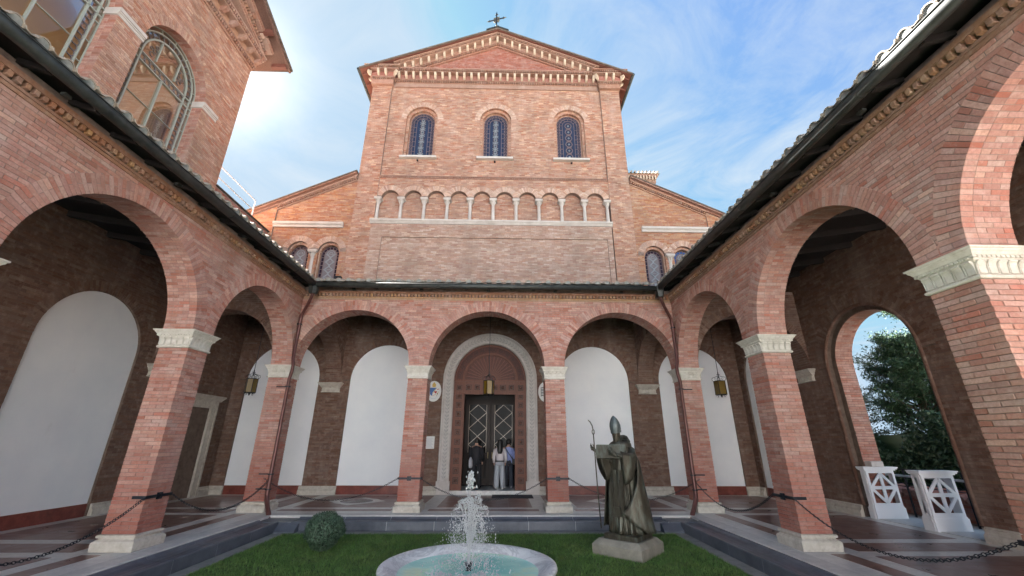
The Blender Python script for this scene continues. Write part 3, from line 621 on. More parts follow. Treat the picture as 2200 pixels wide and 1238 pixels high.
def face_arch(fr, c, parent, objs=True, both=False):
    b_ = MB(); n = 30
    for i in range(n):       # backing ring, a little under the bricks
        t0 = PI * i / n; t1 = PI * (i + 1) / n; V = []
        for t in (t0, t1):
            for r in (AR + 0.001, AR + RW - 0.004):
                for dd in (0.0015, -PW - 0.0015): V.append(fr.p(c + r * cos(t), ZS + r * sin(t), dd))
        b_.add(V, [(0, 4, 6, 2), (1, 3, 7, 5), (0, 1, 5, 4), (2, 6, 7, 3)])
    a = part('arch', b_, M['mortar'], parent)
    base = fr.mat(c, ZS, 0.0)
    if objs:
        for i in range(NV):
            Rm = base @ Matrix.Rotation(-PI / 2 + (i + 0.5) * dth, 4, 'Y') @ Matrix.Translation((0, random.uniform(-0.0025, 0.0015), 0))
            for me in ((WF, SA, SB) if i % 2 == 0 else (WI, WO, SC, SD)): inst('brick', me, Rm, a)
        m2 = MB()
        for i in range(1, NV, 2):
            Rm = base @ Matrix.Rotation(-PI / 2 + (i + 0.5) * dth, 4, 'Y'); m2.add([tuple(Rm @ v.co) for v in SE.vertices], [list(p.vertices) for p in SE.polygons])
        part('brick', m2, M['brick'], a, kind='stuff')
    else:
        m2 = MB(); vouss(m2, fr, c, ZS, AR - 0.006, AR + RW, 0.0)
        part('brick', m2, M['brick'], a, kind='stuff')
    return a
def small_arch(mb, mbb, fr, c, r, dback):      # transverse arch of the corner bays: rings on both faces and its soffit
    vouss(mb, fr, c, ZS, r - 0.004, r + 0.26, 0.0)
    fb = Fr(fr.p(0, 0, dback), -fr.s, -fr.n); vouss(mb, fb, -c, ZS, r - 0.004, r + 0.26, 0.0)
    n = int(PI * r / 0.066)
    for i in range(n):
        t0 = PI * i / n + 0.003; t1 = PI * (i + 1) / n - 0.003; cut = [0, -0.25, dback] if i % 2 else [0, -0.13, -0.39, dback]
        for a, b in zip(cut[:-1], cut[1:]):
            V = []
            for t in (t0, t1):
                for rr in (r - 0.006, r + 0.02):
                    for dd in (a - 0.004, b + 0.004): V.append(fr.p(c + rr * cos(t), ZS + rr * sin(t), dd))
            mb.add(V, [(0, 1, 5, 4), (0, 2, 3, 1), (4, 5, 7, 6), (0, 4, 6, 2), (1, 3, 7, 5)])
def cornice(fr, a0, a1, parent, objs=True):
    z = 5.50
    b_ = MB(); b_.boxes(fr, a0, a1, z, z + 0.045, -0.05, 0.022); b_.boxes(fr, a0, a1, z + 0.05, z + 0.085, -0.05, 0.038); b_.boxes(fr, a0, a1, z + 0.165, z + 0.235, -0.05, 0.098); part('cornice_band', b_, M['cornice'], parent)
    b_ = MB(); b_.boxes(fr, a0, a1, z + 0.085, z + 0.165, -0.05, 0.03); part('cornice_bed', b_, M['mortar_in'], parent)
    V, F_ = bevel_box(0.055, 0.075, 0.072, 0.003); q = MB(); q.add(V, F_); me = q.mesh('dentil', M['cornice']); n = int((a1 - a0) / 0.098)
    for i in range(n):
        inst('dentil', me, fr.mat(a0 + (i + 0.5) * (a1 - a0) / n, z + 0.126, 0.055) @ Matrix.Rotation(R_(0), 4, 'Z'), parent)
def arcade(fr, nm_label, s0, s1, cs, trans, near=None, objs=True, cats=('arcade wall',)):
    """cs: centres of the face arches, trans: [(c, r)] transverse arches beyond the corner pillars"""
    root = thing('arcade_wall', tuple(fr.p((s0 + s1) / 2, ZS, -HP)), nm_label, 'arcade wall', 'arcade walls above the pillars')
    b_ = MB(); ops = [(c, AR, ZS, ZS) for c in cs] + [(c, r, ZS, ZS) for c, r in trans]
    quad_arch_wall(b_, fr, s0, s1, ZS, ZT + 0.14, -0.001, -PW + 0.001, ops); part('wall', b_, M['mortar'], root)
    for c in cs: face_arch(fr, c, root, objs)
    blk = [('ring', c, ZS, AR + RW - 0.01) for c in cs] + [('ring', c, ZS, r + 0.25) for c, r in trans]
    lo = min(cs) - AR - PW; hi = max(cs) + AR + PW
    full = courses(lo + (0.002), hi - 0.002, ZS + 0.002, 5.50, blk, h=0.0603)
    if near is not None and objs:
        mid = (full[:, 0] + full[:, 1]) / 2; order = np.argsort(np.abs(mid - near)); pick = full[order[:296]]; rest = full[order[296:]]
        ln = {}
        for a, b, za, zb in pick:
            k = (round(b - a, 2), round(zb - za, 3))
            if k not in ln:
                V, F_ = bevel_box(k[0], 0.06, k[1], 0.0035); q = MB(); q.add(V, F_); ln[k] = q.mesh('brick', M['brick'])
            inst('brick', ln[k], fr.mat((a + b) / 2, (za + zb) / 2, -0.024 + random.uniform(-0.002, 0.002)), root)
    else: rest = full
    r_ = MB(); lay(r_, fr, 0.0, rest); part('brick', r_, M['brick'], root, kind='stuff')
    i_ = MB(); fb = Fr(fr.p(0, 0, -PW), -fr.s, -fr.n)
    blk2 = [('ring', -c, ZS, AR) for c in cs] + [('ring', -c, ZS, r + 0.25) for c, r in trans]
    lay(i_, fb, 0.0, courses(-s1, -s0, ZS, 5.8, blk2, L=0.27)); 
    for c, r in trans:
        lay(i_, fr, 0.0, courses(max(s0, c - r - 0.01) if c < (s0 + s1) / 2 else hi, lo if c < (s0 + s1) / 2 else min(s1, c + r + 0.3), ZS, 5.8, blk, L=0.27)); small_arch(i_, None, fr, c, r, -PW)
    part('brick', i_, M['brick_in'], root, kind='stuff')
    cornice(fr, lo, hi, root)
    return root
tr_l = (PX[0] - HP + WL) / 2; tr_r = (PX[3] + HP + WR) / 2; rl = (PX[0] - HP - WL) / 2 - 0.0; rr = (WR - PX[3] - HP) / 2
tb = (PY[0] + HP + DB) / 2; rb = (DB - PY[0] - HP) / 2
arcade(F_FRONT, 'front arcade wall of three brick arches before the church door', WL, WR, [(PX[0] + PX[1]) / 2, (PX[1] + PX[2]) / 2, (PX[2] + PX[3]) / 2], [(tr_l, rl), (tr_r, rr)], (PX[1] + PX[2]) / 2)
yc = [(PY[i] + PY[i + 1]) / 2 for i in range(4)]
arcade(F_LEFT, 'left arcade wall with pinkish brick arches under the dark gutter', PY[4] - HP, DB, yc, [(tb, rb)], 6.2)
arcade(F_RIGHT, 'right arcade wall whose arch undersides glow orange', -DB, -(PY[4] - HP), [-y for y in yc], [(-tb, rb)], -6.2)
# ------------------------------------------------------------------ portico roofs, gutters, downpipes
GO = 0.50; GZ = 5.745; SLOPE = (7.12 - 5.80) / (DB - D + 0.42)
def roof(fr, a0, a1, mit0, mit1, depth, label, nm, obj_tiles=True, dn=1.0):
    """eave at d=+0.42; mit0/mit1: how a0/a1 change per metre going up the slope"""
    root = thing('portico_roof', tuple(fr.p((a0 + a1) / 2, 5.9, 0)), label, 'roof', 'tiled roofs over the covered walks')
    e = 0.44; top = -(depth); L_ = e - top; rise = SLOPE * L_
    def P(a, u, dz=0): return fr.p(a, 5.80 + SLOPE * u + dz, e - u)
    b_ = MB(); v = []
    for dz in (-0.02, 0.03):
        v += [P(a0, 0, dz), P(a1, 0, dz), P(a1 + mit1 * L_, L_, dz), P(a0 + mit0 * L_, L_, dz)]
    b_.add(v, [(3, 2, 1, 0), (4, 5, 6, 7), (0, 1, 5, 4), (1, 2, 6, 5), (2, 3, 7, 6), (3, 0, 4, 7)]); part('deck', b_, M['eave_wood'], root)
    sp = 0.283; n = int((a1 - a0) / sp); al = math.atan(SLOPE)
    # eave rafters
    rf = []; nr = int((a1 - a0) / 0.62)
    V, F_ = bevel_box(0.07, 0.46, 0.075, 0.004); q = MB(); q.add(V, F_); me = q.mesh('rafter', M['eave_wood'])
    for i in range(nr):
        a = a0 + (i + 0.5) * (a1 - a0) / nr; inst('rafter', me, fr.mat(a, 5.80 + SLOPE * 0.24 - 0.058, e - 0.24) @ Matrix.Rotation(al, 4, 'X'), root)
    def coppo(L, r0, r1, end=True):
        q = MB(); m = 8; V = []
        for y, r in ((0, r0), (L, r1)):
            for k in range(m + 1):
                t = PI * k / m
                for rr in (r, r - 0.014): V.append((rr * cos(t), y, rr * sin(t) * 1.05))
        f = []
        for k in range(m):
            i = 2 * k; j = i + 2; o = 2 * (m + 1); f += [(i, j, j + o, i + o), (i + 1, i + 1 + o, j + 1 + o, j + 1), (i, i + 1, j + 1, j)]
        q.add(V, f)
        if end:
            c = len(V); V2 = [((r0 - 0.016) * cos(PI * k / m), 0.012, (r0 - 0.016) * sin(PI * k / m) * 1.05) for k in range(m + 1)]; q.add(V2, [tuple(range(m + 1))], 1)
        return q
    me = coppo(0.46, 0.088, 0.072).mesh('roof_tile', [M['tile'], M['tile_end']]); me2 = coppo(0.46, 0.088, 0.072, False)
    pan = MB(); V = []
    for y in (0, 0.46):
        for k in range(5):
            t = PI + PI * k / 4
            for rr in (0.085, 0.07): V.append((rr * cos(t), y, 0.05 + rr * sin(t) * 0.6))
    pan.add(V, [(2 * k, 2 * k + 10, 2 * k + 12, 2 * k + 2) for k in range(4)] + [(2 * k + 1, 2 * k + 3, 2 * k + 13, 2 * k + 11) for k in range(4)] + [(2 * k, 2 * k + 2, 2 * k + 3, 2 * k + 1) for k in range(4)]); pme = pan.mesh('pan_tile', M['tile'])
    up = MB()
    for i in range(n):
        a = a0 + (i + 0.5) * sp
        for u0, m_, da, nm_ in ((-0.03, me, 0, 'roof_tile'), (-0.07, pme, sp / 2, 'pan_tile')):
            Rm = fr.mat(a + da, 5.80 + SLOPE * u0 + 0.085 + random.uniform(-0.008, 0.008), e - u0 + 0.05) @ Matrix.Rotation(al, 4, 'X') @ Matrix.Rotation(random.uniform(-0.05, 0.05), 4, 'Z') @ Matrix.Rotation(random.uniform(-0.06, 0.06), 4, 'Y')
            inst(nm_, m_, Rm, root)
        u = 0.36
        while u < L_ - 0.4:
            if a0 + mit0 * u < a < a1 + mit1 * u:
                Rm = fr.mat(a + random.uniform(-0.008, 0.008), 5.80 + SLOPE * u + 0.095 + random.uniform(-0.004, 0.006), e - u) @ Matrix.Rotation(al, 4, 'X')
                for vv, ff in zip(me2.v, [me2.f]): up.add([tuple(Rm @ Vector(x)) for x in vv], ff)
            u += 0.38
    part('upper_tile', up, M['tile'], root, kind='stuff')
    # inner ceiling boards, dark
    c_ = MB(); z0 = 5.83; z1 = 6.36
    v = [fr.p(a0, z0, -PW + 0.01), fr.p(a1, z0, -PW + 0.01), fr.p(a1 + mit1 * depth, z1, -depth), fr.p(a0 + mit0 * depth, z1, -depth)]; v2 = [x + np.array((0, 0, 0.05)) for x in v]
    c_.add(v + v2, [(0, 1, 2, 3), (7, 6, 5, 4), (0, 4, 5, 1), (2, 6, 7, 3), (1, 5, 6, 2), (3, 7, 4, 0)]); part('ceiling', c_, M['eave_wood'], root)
    nb = int((a1 - a0) / 0.9)
    for i in range(nb + 1):
        bm = MB(); a = a0 + i * (a1 - a0) / nb
        bm.add([fr.p(a + x, z, dd) for dd, zz_ in ((-PW, z0), (-depth, z1)) for x in (-0.05, 0.05) for z in (zz_ - 0.13, zz_)], [(0, 4, 5, 1), (2, 3, 7, 6), (0, 2, 6, 4), (1, 5, 7, 3)]); part('beam', bm, M['eave_wood'], root)
    return root
def gutter(fr, a0, a1, label, lt=None):
    root = thing('roof_gutter', tuple(fr.p((a0 + a1) / 2, GZ, GO)), label, 'gutter', 'gutters round the courtyard eaves')
    r = 0.072; prof = []; m = 12
    for k in range(m + 1): t = PI + PI * k / m; prof.append((GO + r * cos(t), GZ + r * 0.2 + r * 1.0 * sin(t)))
    prof = [(GO - r, GZ + 0.06)] + prof + [(GO + r, GZ + 0.06)]
    inn = [(u * 1.0 + (0.006 if u < GO else -0.006), v + 0.006) for u, v in prof]
    b_ = MB(); pr = prof + inn[::-1]; b_.prism(pr, a0, a1, lambda u, v, t: fr.p(t, v, u)); part('trough', b_, M['gutter'], root, True)
    b_ = MB(); b_.tube([fr.p(a0, GZ + 0.062, GO + r + 0.004), fr.p(a1, GZ + 0.062, GO + r + 0.004)], 0.010, 8); part('rolled_edge', b_, M['gutter'], root, True)
    n = int((a1 - a0) / 2.6)
    for i in range(1, n + 1):
        a = a0 + (i - 0.4) * (a1 - a0) / n; q = MB(); q.prism([(u * 1.0 + (u - GO) * 0.06, v + (-0.005)) for u, v in prof[1:-1]] + [(u, v) for u, v in prof[1:-1][::-1]], a - 0.012, a + 0.012, lambda u, v, t: fr.p(t, v, u)); part('gutter_joint', q, M['gutter'], root)
    nb = int((a1 - a0) / 1.9)
    for i in range(nb):      # small round fixings under the eave
        a = a0 + (i + 0.5) * (a1 - a0) / nb; q = MB(); q.boxes(fr, a - 0.045, a + 0.045, 5.70, 5.74, 0.24, 0.30); part('bracket', q, M['gutter'], root)
    return root
roof(F_FRONT, XL + 0.44, XR - 0.44, -1, 1, DB - D, 'tiled roof of the front walk just below the church facade', '')
roof(F_LEFT, -3.4, D - 0.44, 0, 1, XL - WL, 'tiled roof of the left walk below the tall arched windows', '')
roof(F_RIGHT, -(D - 0.44), 3.4, -1, 0, WR - XR, 'tiled roof of the right walk against the sky, its nearest tiles in sun', '')
gutter(F_FRONT, XL + GO + 0.06, XR - GO - 0.06, 'straight gutter over the three front arches')
gutter(F_LEFT, -2.6, D - GO - 0.05, 'black gutter running up the left eave')
gutter(F_RIGHT, -(D - GO - 0.05), 2.6, 'grey gutter running up the right eave against the sky')
for sx, cx, lb in ((1, XL, 'red brown downpipe in the left inner corner with box head'), (-1, XR, 'red brown downpipe in the right inner corner with box head')):
    root = thing('downpipe', (cx + sx * 0.08, D - 0.08, 0), lb, 'drainpipe', 'downpipes in the courtyard corners')
    gx, gy = cx + sx * (GO - 0.02), D - GO + 0.02
    h = MB(); hx = 0.10
    def ringat(z, a, b): return [(gx - a, gy - b, z), (gx + a * 0.4, gy - b * 1.25, z), (gx + a, gy - b * 0.4, z), (gx + a, gy + b, z), (gx - a, gy + b, z)]
    h.rings([ringat(5.50, 0.075, 0.075), ringat(5.52, 0.085, 0.085), ringat(5.68, 0.105, 0.105), ringat(5.82, 0.115, 0.115)]); part('hopper_head', h, M['gutter'], root)
    p = MB(); px_, py_ = cx + sx * 0.075, D - 0.075
    pts = [(gx, gy, 5.53), (gx - sx * 0.01, gy + 0.01, 5.46), (gx - sx * 0.12, gy + 0.12, 5.28), (px_ + sx * 0.03, py_ - 0.03, 5.0), (px_, py_, 4.86), (px_, py_, 3.75), (px_ + sx * 0.07, py_ - 0.07, 3.56), (px_ + sx * 0.07, py_ - 0.07, 3.42), (px_, py_, 3.18), (px_, py_, 1.6), (px_, py_, 0.42), (px_ + sx * 0.03, py_ - 0.03, 0.30), (px_ + sx * 0.16, py_ - 0.16, 0.12), (px_ + sx * 0.26, py_ - 0.27, 0.02), (px_ + sx * 0.30, py_ - 0.33, -0.075)]
    q = [Vector(a) for a in pts]; p.tube(q, [0.044] * 9 + [0.046, 0.052, 0.055, 0.055, 0.055, 0.055], 12); part('pipe', p, M['pipe'], root, True)
    for z in (4.72, 3.0, 0.86, 0.52):
        c_ = MB(); c_.wbox(px_ - 0.052, px_ + 0.052, py_ - 0.052, py_ + 0.052, z - 0.014, z + 0.014); x0, x1 = sorted((px_ - sx * 0.05, cx - sx * 0.26)); c_.wbox(px_ - 0.012, px_ + 0.012, py_, D - 0.001, z - 0.014, z + 0.014); c_.wbox(x0, x1, D - 0.014, D - 0.007, z - 0.014, z + 0.014)
        part('pipe_clip', c_, M['iron'], root)
# ------------------------------------------------------------------ the church
church = thing('basilica', (-0.46, DB, 0), 'pink brick church facade with gable, three round arched windows and a row of small columns', 'church')
CX = -0.46; NL, NR = -6.335, 5.41
wall = MB(); fb = MB(); fo = MB(); fr_ = MB(); marb = MB()
SOL = -0.62
wall.boxes(F_BACK, WL, NL, 0, 7.3, SOL, -0.002); wall.boxes(F_BACK, NR, WR, 0, 7.3, SOL, -0.002)
# wall behind the walk: doorway opening, niches for the white panels
niche = [(c, 1.275) for c in (-7.86, -4.21, 3.30, 6.95)]; NZ = 3.70; NB = 0.26
door_r = 1.30; door_zs = 3.74
ops = [(c, r, 0.0, NZ) for c, r in niche]
wall2 = MB(); quad_arch_wall(wall2, F_BACK, WL, WR, 0, 7.0, 0.0, -0.07, sorted(ops + [(CX, door_r + 0.25, 0.0, door_zs)]))
quad_arch_wall(wall2, F_BACK, WL, WR, 0, 7.0, -0.075, -0.6, [(CX, door_r + 0.25, 0.0, door_zs)], thick_cap=False)
part('wall', wall2, M['mortar_in'], church)
bi = MB(); blk = [('arch', c, NZ, r + 0.0, -1) for c, r in niche] + [('ring', c, NZ, r + 0.24) for c, r in niche] + [('arch', CX, door_zs, 1.67, -1)]
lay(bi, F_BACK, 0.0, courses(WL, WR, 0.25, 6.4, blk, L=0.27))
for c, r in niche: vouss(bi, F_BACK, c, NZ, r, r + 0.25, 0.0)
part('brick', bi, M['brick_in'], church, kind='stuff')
def panel(fr, c, r, zb, zs, d, parent):
    b_ = MB(); halfdisc(b_, fr, c, r - 0.004, zb, zs, d); halfdisc(b_, fr, c, r - 0.004, zb, zs, d - 0.02); part('white_panel', b_, M['plaster'], parent)
    b_ = MB(); b_.boxes(fr, c - r + 0.004, c + r - 0.004, -0.03, zb, d - 0.3, d + 0.015); part('red_skirting', b_, M['red_stone'], parent)
for c, r in niche: panel(F_BACK, c, r, NB, NZ, -0.05, church)
skm = [(0.0, -0.02), (0.09, -0.02), (0.09, 0.12), (0.075, 0.135), (0.05, 0.15), (0.045, 0.18), (0.055, 0.19), (0.055, 0.215), (0.03, 0.225), (0.03, 0.25), (0.0, 0.252)]
def wallbase(fr, a0, a1, parent, nm='base_moulding'):
    b_ = MB(); b_.prism(skm, a0, a1, lambda u, v, t: fr.p(t, v, u)); part(nm, b_, M['travertine'], parent)
for a0, a1 in ((-6.66, -5.44), (-2.98, -2.16), (1.24, 2.06), (4.52, 5.74), (WL, -9.10), (8.2, WR)): wallbase(F_BACK, a0, a1, church)
def corbel(fr, c, parent, w_=0.30):
    b_ = MB(); prof = [(3.25, 0.03), (3.27, 0.03), (3.285, 0.012), (3.40, 0.012), (3.43, 0.04), (3.47, 0.06), (3.50, 0.09), (3.53, 0.10), (3.55, 0.12), (3.575, 0.12)]
    rg = [[fr.p(c - w_ - p_, z, 0.002), fr.p(c + w_ + p_, z, 0.002), fr.p(c + w_ + p_, z, 0.03 + p_ * 1.6), fr.p(c - w_ - p_, z, 0.03 + p_ * 1.6)] for z, p_ in prof]; b_.rings(rg)
    for i in range(4): b_.boxes(fr, c - 0.24 + i * 0.16 - 0.05, c - 0.24 + i * 0.16 + 0.05, 3.29, 3.42, 0.03, 0.07)
    part('corbel_capital', b_, M['travertine'], parent)
corbel(F_BACK, PX[0], church); corbel(F_BACK, PX[3], church)
# pilasters, lower block, upper walls
PIL = [(NL, -5.43), (4.50, NR)]
upper = MB(); UZ0, UZ1 = 12.33, 17.75
wc = [-3.88, -0.47, 2.94]; WRo, WZ, WSP = 0.72, 13.42, 15.63
quad_arch_wall(upper, F_BACK, -5.43, 4.50, 11.32, UZ0, -0.02, -0.6, [(-5.37 + 0.974 * (i + 0.5), 0.368, 11.32, 11.34) for i in range(10)])
quad_arch_wall(upper, F_BACK, -5.43, 4.50, UZ0, 18.25, -0.09, -0.22, [(c, WRo, WZ, WSP) for c in wc])
quad_arch_wall(upper, F_BACK, -5.43, 4.50, UZ0, 17.2, -0.221, -0.36, [(c, 0.60, WZ, WSP) for c in wc])
upper.boxes(F_BACK, -5.43, 4.50, 10.0, UZ0, -0.6, -0.24)
upper.boxes(F_BACK, -5.50, 4.45, 7.0, 10.05, -0.55, 0.012)
for a, b in PIL: upper.boxes(F_BACK, a, b, 7.0, 18.2, -0.6, 0.0)
part('upper_wall', upper, M['mortar'], church)
bb = MB(); bl_ = MB(); bp_ = MB()
lay(bb, F_BACK, -0.02, courses(-5.43, 4.50, 11.33, UZ0 - 0.02, [('arch', -5.37 + 0.974 * (i + 0.5), 11.34, 0.368 + 0.22, 11.34) for i in range(10)] + [('ring', -5.37 + 0.974 * (i + 0.5), 11.34, 0.60) for i in range(10)], L=0.24))
for i in range(10): vouss(bp_, F_BACK, -5.37 + 0.974 * (i + 0.5), 11.34, 0.364, 0.60, -0.02, split=False, proud=0.008, w_=0.062, a0=0.20, a1=PI - 0.20)
lay(bb, F_BACK, -0.24, courses(-5.43, 4.50, 10.27, 11.9, L=0.24))
lay(bb, F_BACK, -0.09, courses(-5.43, 4.50, UZ0 + 0.06, UZ1 - 0.2, [('arch', c, WSP, WRo, WZ) for c in wc] + [('ring', c, WSP, WRo + 0.24) for c in wc], L=0.24))
for c in wc: vouss(bp_, F_BACK, c, WSP, WRo, WRo + 0.25, -0.09, proud=0.009)
for c in wc: lay(bb, F_BACK, -0.221, courses(c - 0.72, c + 0.72, WZ, 16.6, [('arch', c, WSP, 0.60, WZ)], L=0.2))
for a, b in PIL: lay(bb, F_BACK, 0.0, courses(a, b, 7.0, 17.7, L=0.24))
lay(bl_, F_BACK, 0.06, courses(-5.50, 4.45, 9.42, 10.02, L=0.24)); lay(bl_, F_BACK, 0.06, courses(-5.50, -5.0, 7.0, 9.42, L=0.24)); lay(bl_, F_BACK, 0.06, courses(4.24, 4.45, 7.0, 9.42, L=0.24)); lay(bl_, F_BACK, 0.012, courses(-5.0, 4.24, 7.0, 9.42, L=0.24))
part('brick', bb, M['brick_buff'], church, kind='stuff'); part('brick', bl_, M['brick_low'], church, kind='stuff'); part('arch_brick', bp_, M['brick_pale'], church, kind='stuff')
sl_ = MB(); sl_.boxes(F_BACK, -5.5, 4.45, 9.42, 10.03, -0.1, 0.058); sl_.boxes(F_BACK, -5.50, -5.0, 7.0, 9.42, -0.1, 0.058); sl_.boxes(F_BACK, 4.24, 4.45, 7.0, 9.42, -0.1, 0.058); part('lower_block', sl_, M['mortar'], church)
# window reveals: lay thin bricks round the arches
# pediment
e_x = 6.45; AP = 20.86; EZ = 18.06; sl = (AP - EZ) / e_x
def zr(x, off=0): return AP - sl * abs(x - CX) - off
tymp = MB(); tymp.add([F_BACK.p(-5.9, 18.2, -0.08), F_BACK.p(5.0, 18.2, -0.08), F_BACK.p(CX, zr(CX, 0.28), -0.08)], [(0, 1, 2)]); part('tympanum', tymp, M['mortar'], church)
tb_ = MB(); lay(tb_, F_BACK, -0.08, courses(-5.2, 4.3, 18.45, 20.4, [('fn', lambda iv, z: minus(minus(iv, -99, CX - (AP - 0.62 - z) / sl), CX + (AP - 0.62 - z) / sl, 99))], L=0.24)); part('red_brick', tb_, M['brick_red'], church, kind='stuff')
# entablature: fascia, dentils, brackets
def entab(a0, a1, d, zoff=0.0, ends=True):
    e = lambda p_: (a0 - (p_ if ends else 0), a1 + (p_ if ends else 0))
    b_ = MB(); z = zoff
    for z0, z1, p_ in ((17.48, 17.70, 0.05), (17.70, 17.74, 0.08), (17.83, 17.88, 0.13), (18.16, 18.20, 0.32), (18.31, 18.36, 0.38)): x0, x1 = e(p_); b_.boxes(F_BACK, x0, x1, z + z0, z + z1, d - 0.3, d + p_)
    part('entablature', b_, M['cornice_pale'], church); b_ = MB(); x0, x1 = e(0.03); b_.boxes(F_BACK, x0, x1, z + 17.74, z + 17.83, d - 0.3, d + 0.03); x0, x1 = e(0.24); b_.boxes(F_BACK, x0, x1, z + 18.20, z + 18.31, d - 0.3, d + 0.25); part('painted_shade_band', b_, M['recess_shade'], church)  # dark bands behind the dentils carry painted shade
    b_ = MB(); x0, x1 = e(0.10); b_.boxes(F_BACK, x0, x1, z + 17.88, z + 18.16, d - 0.3, d + 0.11); part('frieze', b_, M['brick_red'], church)
    dn = MB(); n = int((a1 - a0) / 0.085)
    for i in range(n + 1): x = a0 + i * (a1 - a0) / n; dn.boxes(F_BACK, x - 0.022, x + 0.022, z + 17.75, z + 17.82, d + 0.06, d + 0.12); dn.boxes(F_BACK, x - 0.022, x + 0.022, z + 18.215, z + 18.295, d + 0.31, d + 0.37)
    part('dentil', dn, M['cornice_pale'], church, kind='stuff')
V, F_ = bevel_box(0.11, 0.20, 0.24, 0.01); q = MB(); q.prism([(0, 0), (0.10, 0.02), (0.19, 0.12), (0.20, 0.26), (0, 0.26)], -0.05, 0.05, lambda u, v, t: (t, -u, v)); modm = q.mesh('modillion', M['modillion'])
entab(-5.30, 4.37, -0.06, 0, False)
for i in range(28):
    x = -5.12 + i * (4.20 + 5.12) / 27; inst('modillion', modm, F_BACK.mat(x, 17.895, 0.07), church)
for a, b in PIL:
    entab(a, b, 0.10)
    for x in (a + 0.28, b - 0.28): inst('modillion', modm, F_BACK.mat(x, 17.895, 0.23), church)
    for x, sg in ((a - 0.10, -1), (b + 0.10, 1)):
        inst('modillion', modm, F_BACK.mat(x, 17.895, 0.21) @ Matrix.Rotation(sg * PI / 4, 4, 'Z'), church)
    inst('modillion', modm, F_BACK.mat(a - 0.12 if a < 0 else b + 0.12, 17.895, -0.12) @ Matrix.Rotation((-1 if a < 0 else 1) * PI / 2, 4, 'Z'), church)
# raking cornices
def rake(sg):
    al = math.atan(sl)
    def P(t, off, d): x = CX + sg * t; return F_BACK.p(x, zr(x, off), d)
    b_ = MB()
    for o0, o1, d0, d1, t1 in ((0.60, 0.66, -0.1, 0.02, 4.9), (0.50, 0.53, -0.1, 0.12, 4.93), (0.23, 0.27, -0.1, 0.32, 4.93), (0.10, 0.16, -0.1, 0.40, 4.93), (0.27, 0.50, -0.1, 0.08, 4.93), ):
        V = [P(t, o, d) for t in (0, t1) for o in (o0, o1) for d in (d0, d1)]; b_.add(V, BOXF.tolist())
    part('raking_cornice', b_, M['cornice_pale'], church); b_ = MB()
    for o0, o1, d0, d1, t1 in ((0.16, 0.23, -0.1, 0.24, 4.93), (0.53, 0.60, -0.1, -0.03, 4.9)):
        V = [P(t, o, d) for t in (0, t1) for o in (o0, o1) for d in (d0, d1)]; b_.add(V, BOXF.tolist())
    part('painted_shade_band', b_, M['recess_shade'], church)
    dn = MB(); n = 58
    for i in range(n):
        t = 0.04 + i * 4.85 / n
        for o0, o1, d0, d1 in ((0.165, 0.225, 0.29, 0.37), (0.54, 0.60, 0.02, 0.09)):
            if o0 > 0.4 and t > 5.1: continue
            V = [P(tt, o, d) for tt in (t, t + 0.044) for o in (o0, o1) for d in (d0, d1)]; dn.add(V, BOXF.tolist())
    part('dentil', dn, M['cornice_pale'], church, kind='stuff')
    for i in range(1, 14):
        t = i * 0.368; x = CX + sg * t
        inst('modillion', modm, F_BACK.mat(x, zr(x, 0.52), 0.08), church)
rake(-1); rake(1); inst('modillion', modm, F_BACK.mat(CX, zr(CX, 0.53), 0.08), church)
for sg in (-1, 1):
    w_ = MB(); xa = CX + sg * 4.95; xb = CX + sg * 6.05; V = [F_BACK.p(xa, 18.3, -0.1), F_BACK.p(xa, 18.3, 0.25), F_BACK.p(xa, zr(xa, 0.1), -0.1), F_BACK.p(xa, zr(xa, 0.1), 0.25), F_BACK.p(xb, 18.3, -0.1), F_BACK.p(xb, 18.3, 0.25)]
    w_.add(V, [(0, 2, 4), (1, 5, 3), (0, 1, 3, 2), (2, 3, 5, 4)]); part('plaster_wedge', w_, M['plaster'], church)
# nave body and roof
body = MB(); body.boxes(F_BACK, NL + 0.02, NR - 0.02, 6.5, 17.9, -30, -0.62); part('nave_wall', body, M['mortar'], church)
nb_ = MB(); fside = Fr((NR, DB, 0), (0, 1, 0), (1, 0, 0)); lay(nb_, fside, 0.0, courses(0.0, 10, 12.0, 17.9, L=0.25)); fside = Fr((NL, DB, 0), (0, -1, 0), (-1, 0, 0)); lay(nb_, fside, 0.0, courses(-10, 0.0, 12.0, 17.9, L=0.25)); part('brick', nb_, M['brick_orange'], church, kind='stuff')
rf = MB()
for sg in (-1, 1):
    V = [F_BACK.p(CX + sg * t, zr(CX + sg * t, o), d) for t in (0, e_x) for o in (0.0, 0.085) for d in (-30, 0.55)]; rf.add(V, BOXF.tolist())
part('nave_roof', rf, M['roof_dark'], church)
sf = MB()
for sg in (-1, 1):      # boarded eaves with red rafters between
    V = [F_BACK.p(CX + sg * t, zr(CX + sg * t, o), d) for t in (0, e_x - 0.05) for o in (0.086, 0.11) for d in (-30, 0.5)]; sf.add(V, BOXF.tolist())
part('soffit', sf, M['red_wood'], church)
for sg in (-1, 1):
    for i in range(14):
        raf = MB(); d = 0.2 - i * 0.62; V = [F_BACK.p(CX + sg * t, zr(CX + sg * t, o), d + k) for t in (5.7, e_x - 0.1) for o in (0.11, 0.22) for k in (-0.05, 0.05)]; raf.add(V, BOXF.tolist()); part('rafter', raf, M['red_wood'], church)
for sg in (-1, 1):
    gt = MB(); gt.tube([F_BACK.p(CX + sg * (e_x + 0.04), EZ - 0.05, 0.5), F_BACK.p(CX + sg * (e_x + 0.04), EZ - 0.05, -30)], 0.075, 8); part('eave_gutter', gt, M['gutter'], church, True)
